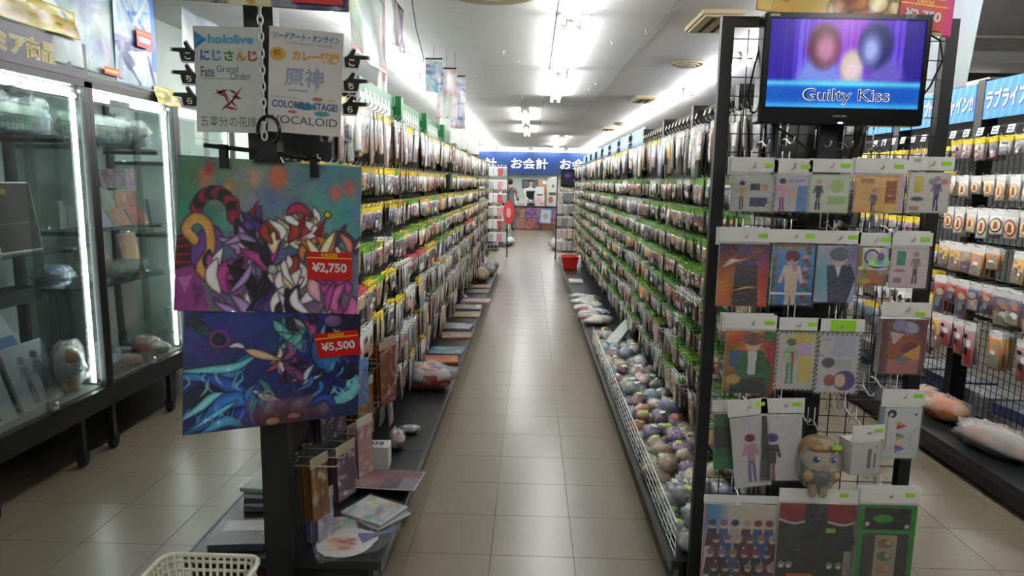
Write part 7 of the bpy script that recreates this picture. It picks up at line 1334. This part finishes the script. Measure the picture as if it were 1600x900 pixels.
def person(label, M, arms, shirt, trousers, shoe=(0.15, 0.15, 0.16), hair=(0.06, 0.05, 0.05), colfn=None):
    t = tag(empty('person', M), label, 'person', 'people at the checkout')
    J = {'pel': ((0, 0, 0.93), (0.15, 0.10)), 'waist': ((0, 0, 1.05), (0.135, 0.095)), 'chest': ((0, 0.0, 1.25), (0.165, 0.105)), 'neckb': ((0, 0, 1.40), (0.075, 0.07)), 'neck': ((0, 0.01, 1.46), 0.052), 'head0': ((0, 0.015, 1.53), (0.068, 0.082)), 'head1': ((0, 0.015, 1.61), (0.076, 0.092)), 'top': ((0, 0.01, 1.66), (0.05, 0.06))}
    E = [('pel', 'waist'), ('waist', 'chest'), ('chest', 'neckb'), ('neckb', 'neck'), ('neck', 'head0'), ('head0', 'head1'), ('head1', 'top')]
    for s, nm in ((-1, 'l'), (1, 'r')):
        J[nm+'hip'] = ((s*0.095, 0, 0.88), 0.088); J[nm+'knee'] = ((s*0.10, 0.015, 0.48), 0.062); J[nm+'calf'] = ((s*0.10, -0.01, 0.33), 0.056); J[nm+'ank'] = ((s*0.10, -0.02, 0.09), 0.042); J[nm+'heel'] = ((s*0.10, -0.01, 0.045), 0.042); J[nm+'toe'] = ((s*0.11, 0.15, 0.035), (0.04, 0.032))
        E += [('pel', nm+'hip'), (nm+'hip', nm+'knee'), (nm+'knee', nm+'calf'), (nm+'calf', nm+'ank'), (nm+'ank', nm+'heel'), (nm+'heel', nm+'toe')]
        el, wr = arms[nm]; J[nm+'sh'] = ((s*0.185, 0, 1.36), 0.062); J[nm+'el'] = (el, 0.042); J[nm+'wr'] = (wr, 0.028)
        d = (Vector(wr)-Vector(el)).normalized(); pa = Vector(wr)+d*0.06; J[nm+'palm'] = (tuple(pa), (0.036, 0.018))
        E += [('chest', nm+'sh'), (nm+'sh', nm+'el'), (nm+'el', nm+'wr'), (nm+'wr', nm+'palm')]
        sd = d.cross(Vector((0, 0, 1))); sd = sd.normalized() if sd.length > 0.1 else Vector((1, 0, 0))
        for k, (off, L) in enumerate(((-0.026, 0.065), (-0.009, 0.078), (0.009, 0.074), (0.025, 0.058))):
            a_ = pa+d*0.03+sd*off; b_ = a_+d*L*0.5+Vector((0, 0, -0.008)); c_ = a_+d*L*0.85+Vector((0, 0, -0.028)); J['%sf%da' % (nm, k)] = (tuple(a_), 0.009); J['%sf%db' % (nm, k)] = (tuple(b_), 0.0085); J['%sf%dc' % (nm, k)] = (tuple(c_), 0.007)
            E += [(nm+'palm', '%sf%da' % (nm, k)), ('%sf%da' % (nm, k), '%sf%db' % (nm, k)), ('%sf%db' % (nm, k), '%sf%dc' % (nm, k))]
        th = Vector(wr)+d*0.03-sd*0.032; J[nm+'t1'] = (tuple(th), 0.011); J[nm+'t2'] = (tuple(th+d*0.04-sd*0.02), 0.009); E += [(nm+'palm', nm+'t1'), (nm+'t1', nm+'t2')]
    skin_body('body', J, E, 'pel', colfn or (lambda x, y, z: SK if z > 1.43 or (abs(x) > 0.235 and z < 1.22) else shirt if z > 0.86 else shoe if z < 0.075 else trousers), t)
    b = MB(); b.blob((0, 0.0, 1.60), (0.092, 0.108, 0.10), hair, seg=16, ring=10, amp=0.08, fr=4, colfn=None)
    # open the hair cap at the face
    fs = [(f, c) for f, c in zip(b.f, b.c) if not (sum(b.v[i][1] for i in f)/4 > 0.045 and sum(b.v[i][2] for i in f)/4 < 1.645)]
    b.f = [f for f, c in fs]; b.c = [c for f, c in fs]; b.m = [0]*len(fs); b.sm = [True]*len(fs); obj('hair', (b, M_VCF), t)
    for s in (-1, 1):
        b = MB(); b.blob((s*0.03, 0.105, 1.585), (0.012, 0.006, 0.007), (0.08, 0.06, 0.06), seg=8, ring=5); obj('eye', (b, M_VC), t)
        b = MB(); b.blob((s*0.082, 0.01, 1.575), (0.012, 0.022, 0.03), SK, seg=8, ring=6); obj('ear', (b, M_VCF), t)
    b = MB(); b.blob((0, 0.112, 1.56), (0.012, 0.016, 0.02), SK, seg=8, ring=6); obj('nose', (b, M_VCF), t)
    b = MB(); b.blob((0, 0.098, 1.525), (0.022, 0.008, 0.006), (0.66, 0.38, 0.36), seg=8, ring=5); obj('mouth', (b, M_VCF), t)
    return t
pA = person('person with short dark hair in grey shirt and jeans, seen from behind at checkout', T(-0.70, 23.05, 0) @ RZ(-14), {'l': ((-0.27, 0.02, 1.10), (-0.24, 0.22, 1.02)), 'r': ((0.26, 0.05, 1.10), (0.20, 0.28, 1.04))}, (0.42, 0.42, 0.42), (0.24, 0.30, 0.36))
b = MB(); b.tube([(-0.17, -0.10, 0.98), (-0.10, -0.125, 1.15), (0.04, -0.115, 1.34), (0.10, -0.02, 1.425), (0.08, 0.10, 1.36), (-0.06, 0.135, 1.15), (-0.19, 0.06, 0.98)], 0.017, 6); obj('shoulder_strap', (b, MATS['black_cloth']), pA)
b = MB(); b.bevbox((-0.20, -0.02, 0.93), (0.10, 0.22, 0.20), 0.02); obj('shoulder_bag', (b, MATS['black_cloth']), pA)
def cashier_col(x, y, z):
    if z > 1.43 or (abs(x) > 0.235 and z < 1.2): return SK
    if z > 0.86: return (0.10, 0.11, 0.14) if abs(x) < 0.15 and 1.0 < z < 1.30 else (0.78, 0.79, 0.80)
    return (0.15, 0.15, 0.17)
person('person in white shirt and dark vest working behind the checkout counter', T(-0.02, 24.66, 0) @ RZ(196), {'l': ((-0.26, 0.08, 1.10), (-0.16, 0.26, 1.0)), 'r': ((0.26, 0.08, 1.10), (0.14, 0.28, 1.0))}, (0.78, 0.79, 0.80), (0.15, 0.15, 0.17), colfn=cashier_col)
bpy.data.scenes.remove(TMP)
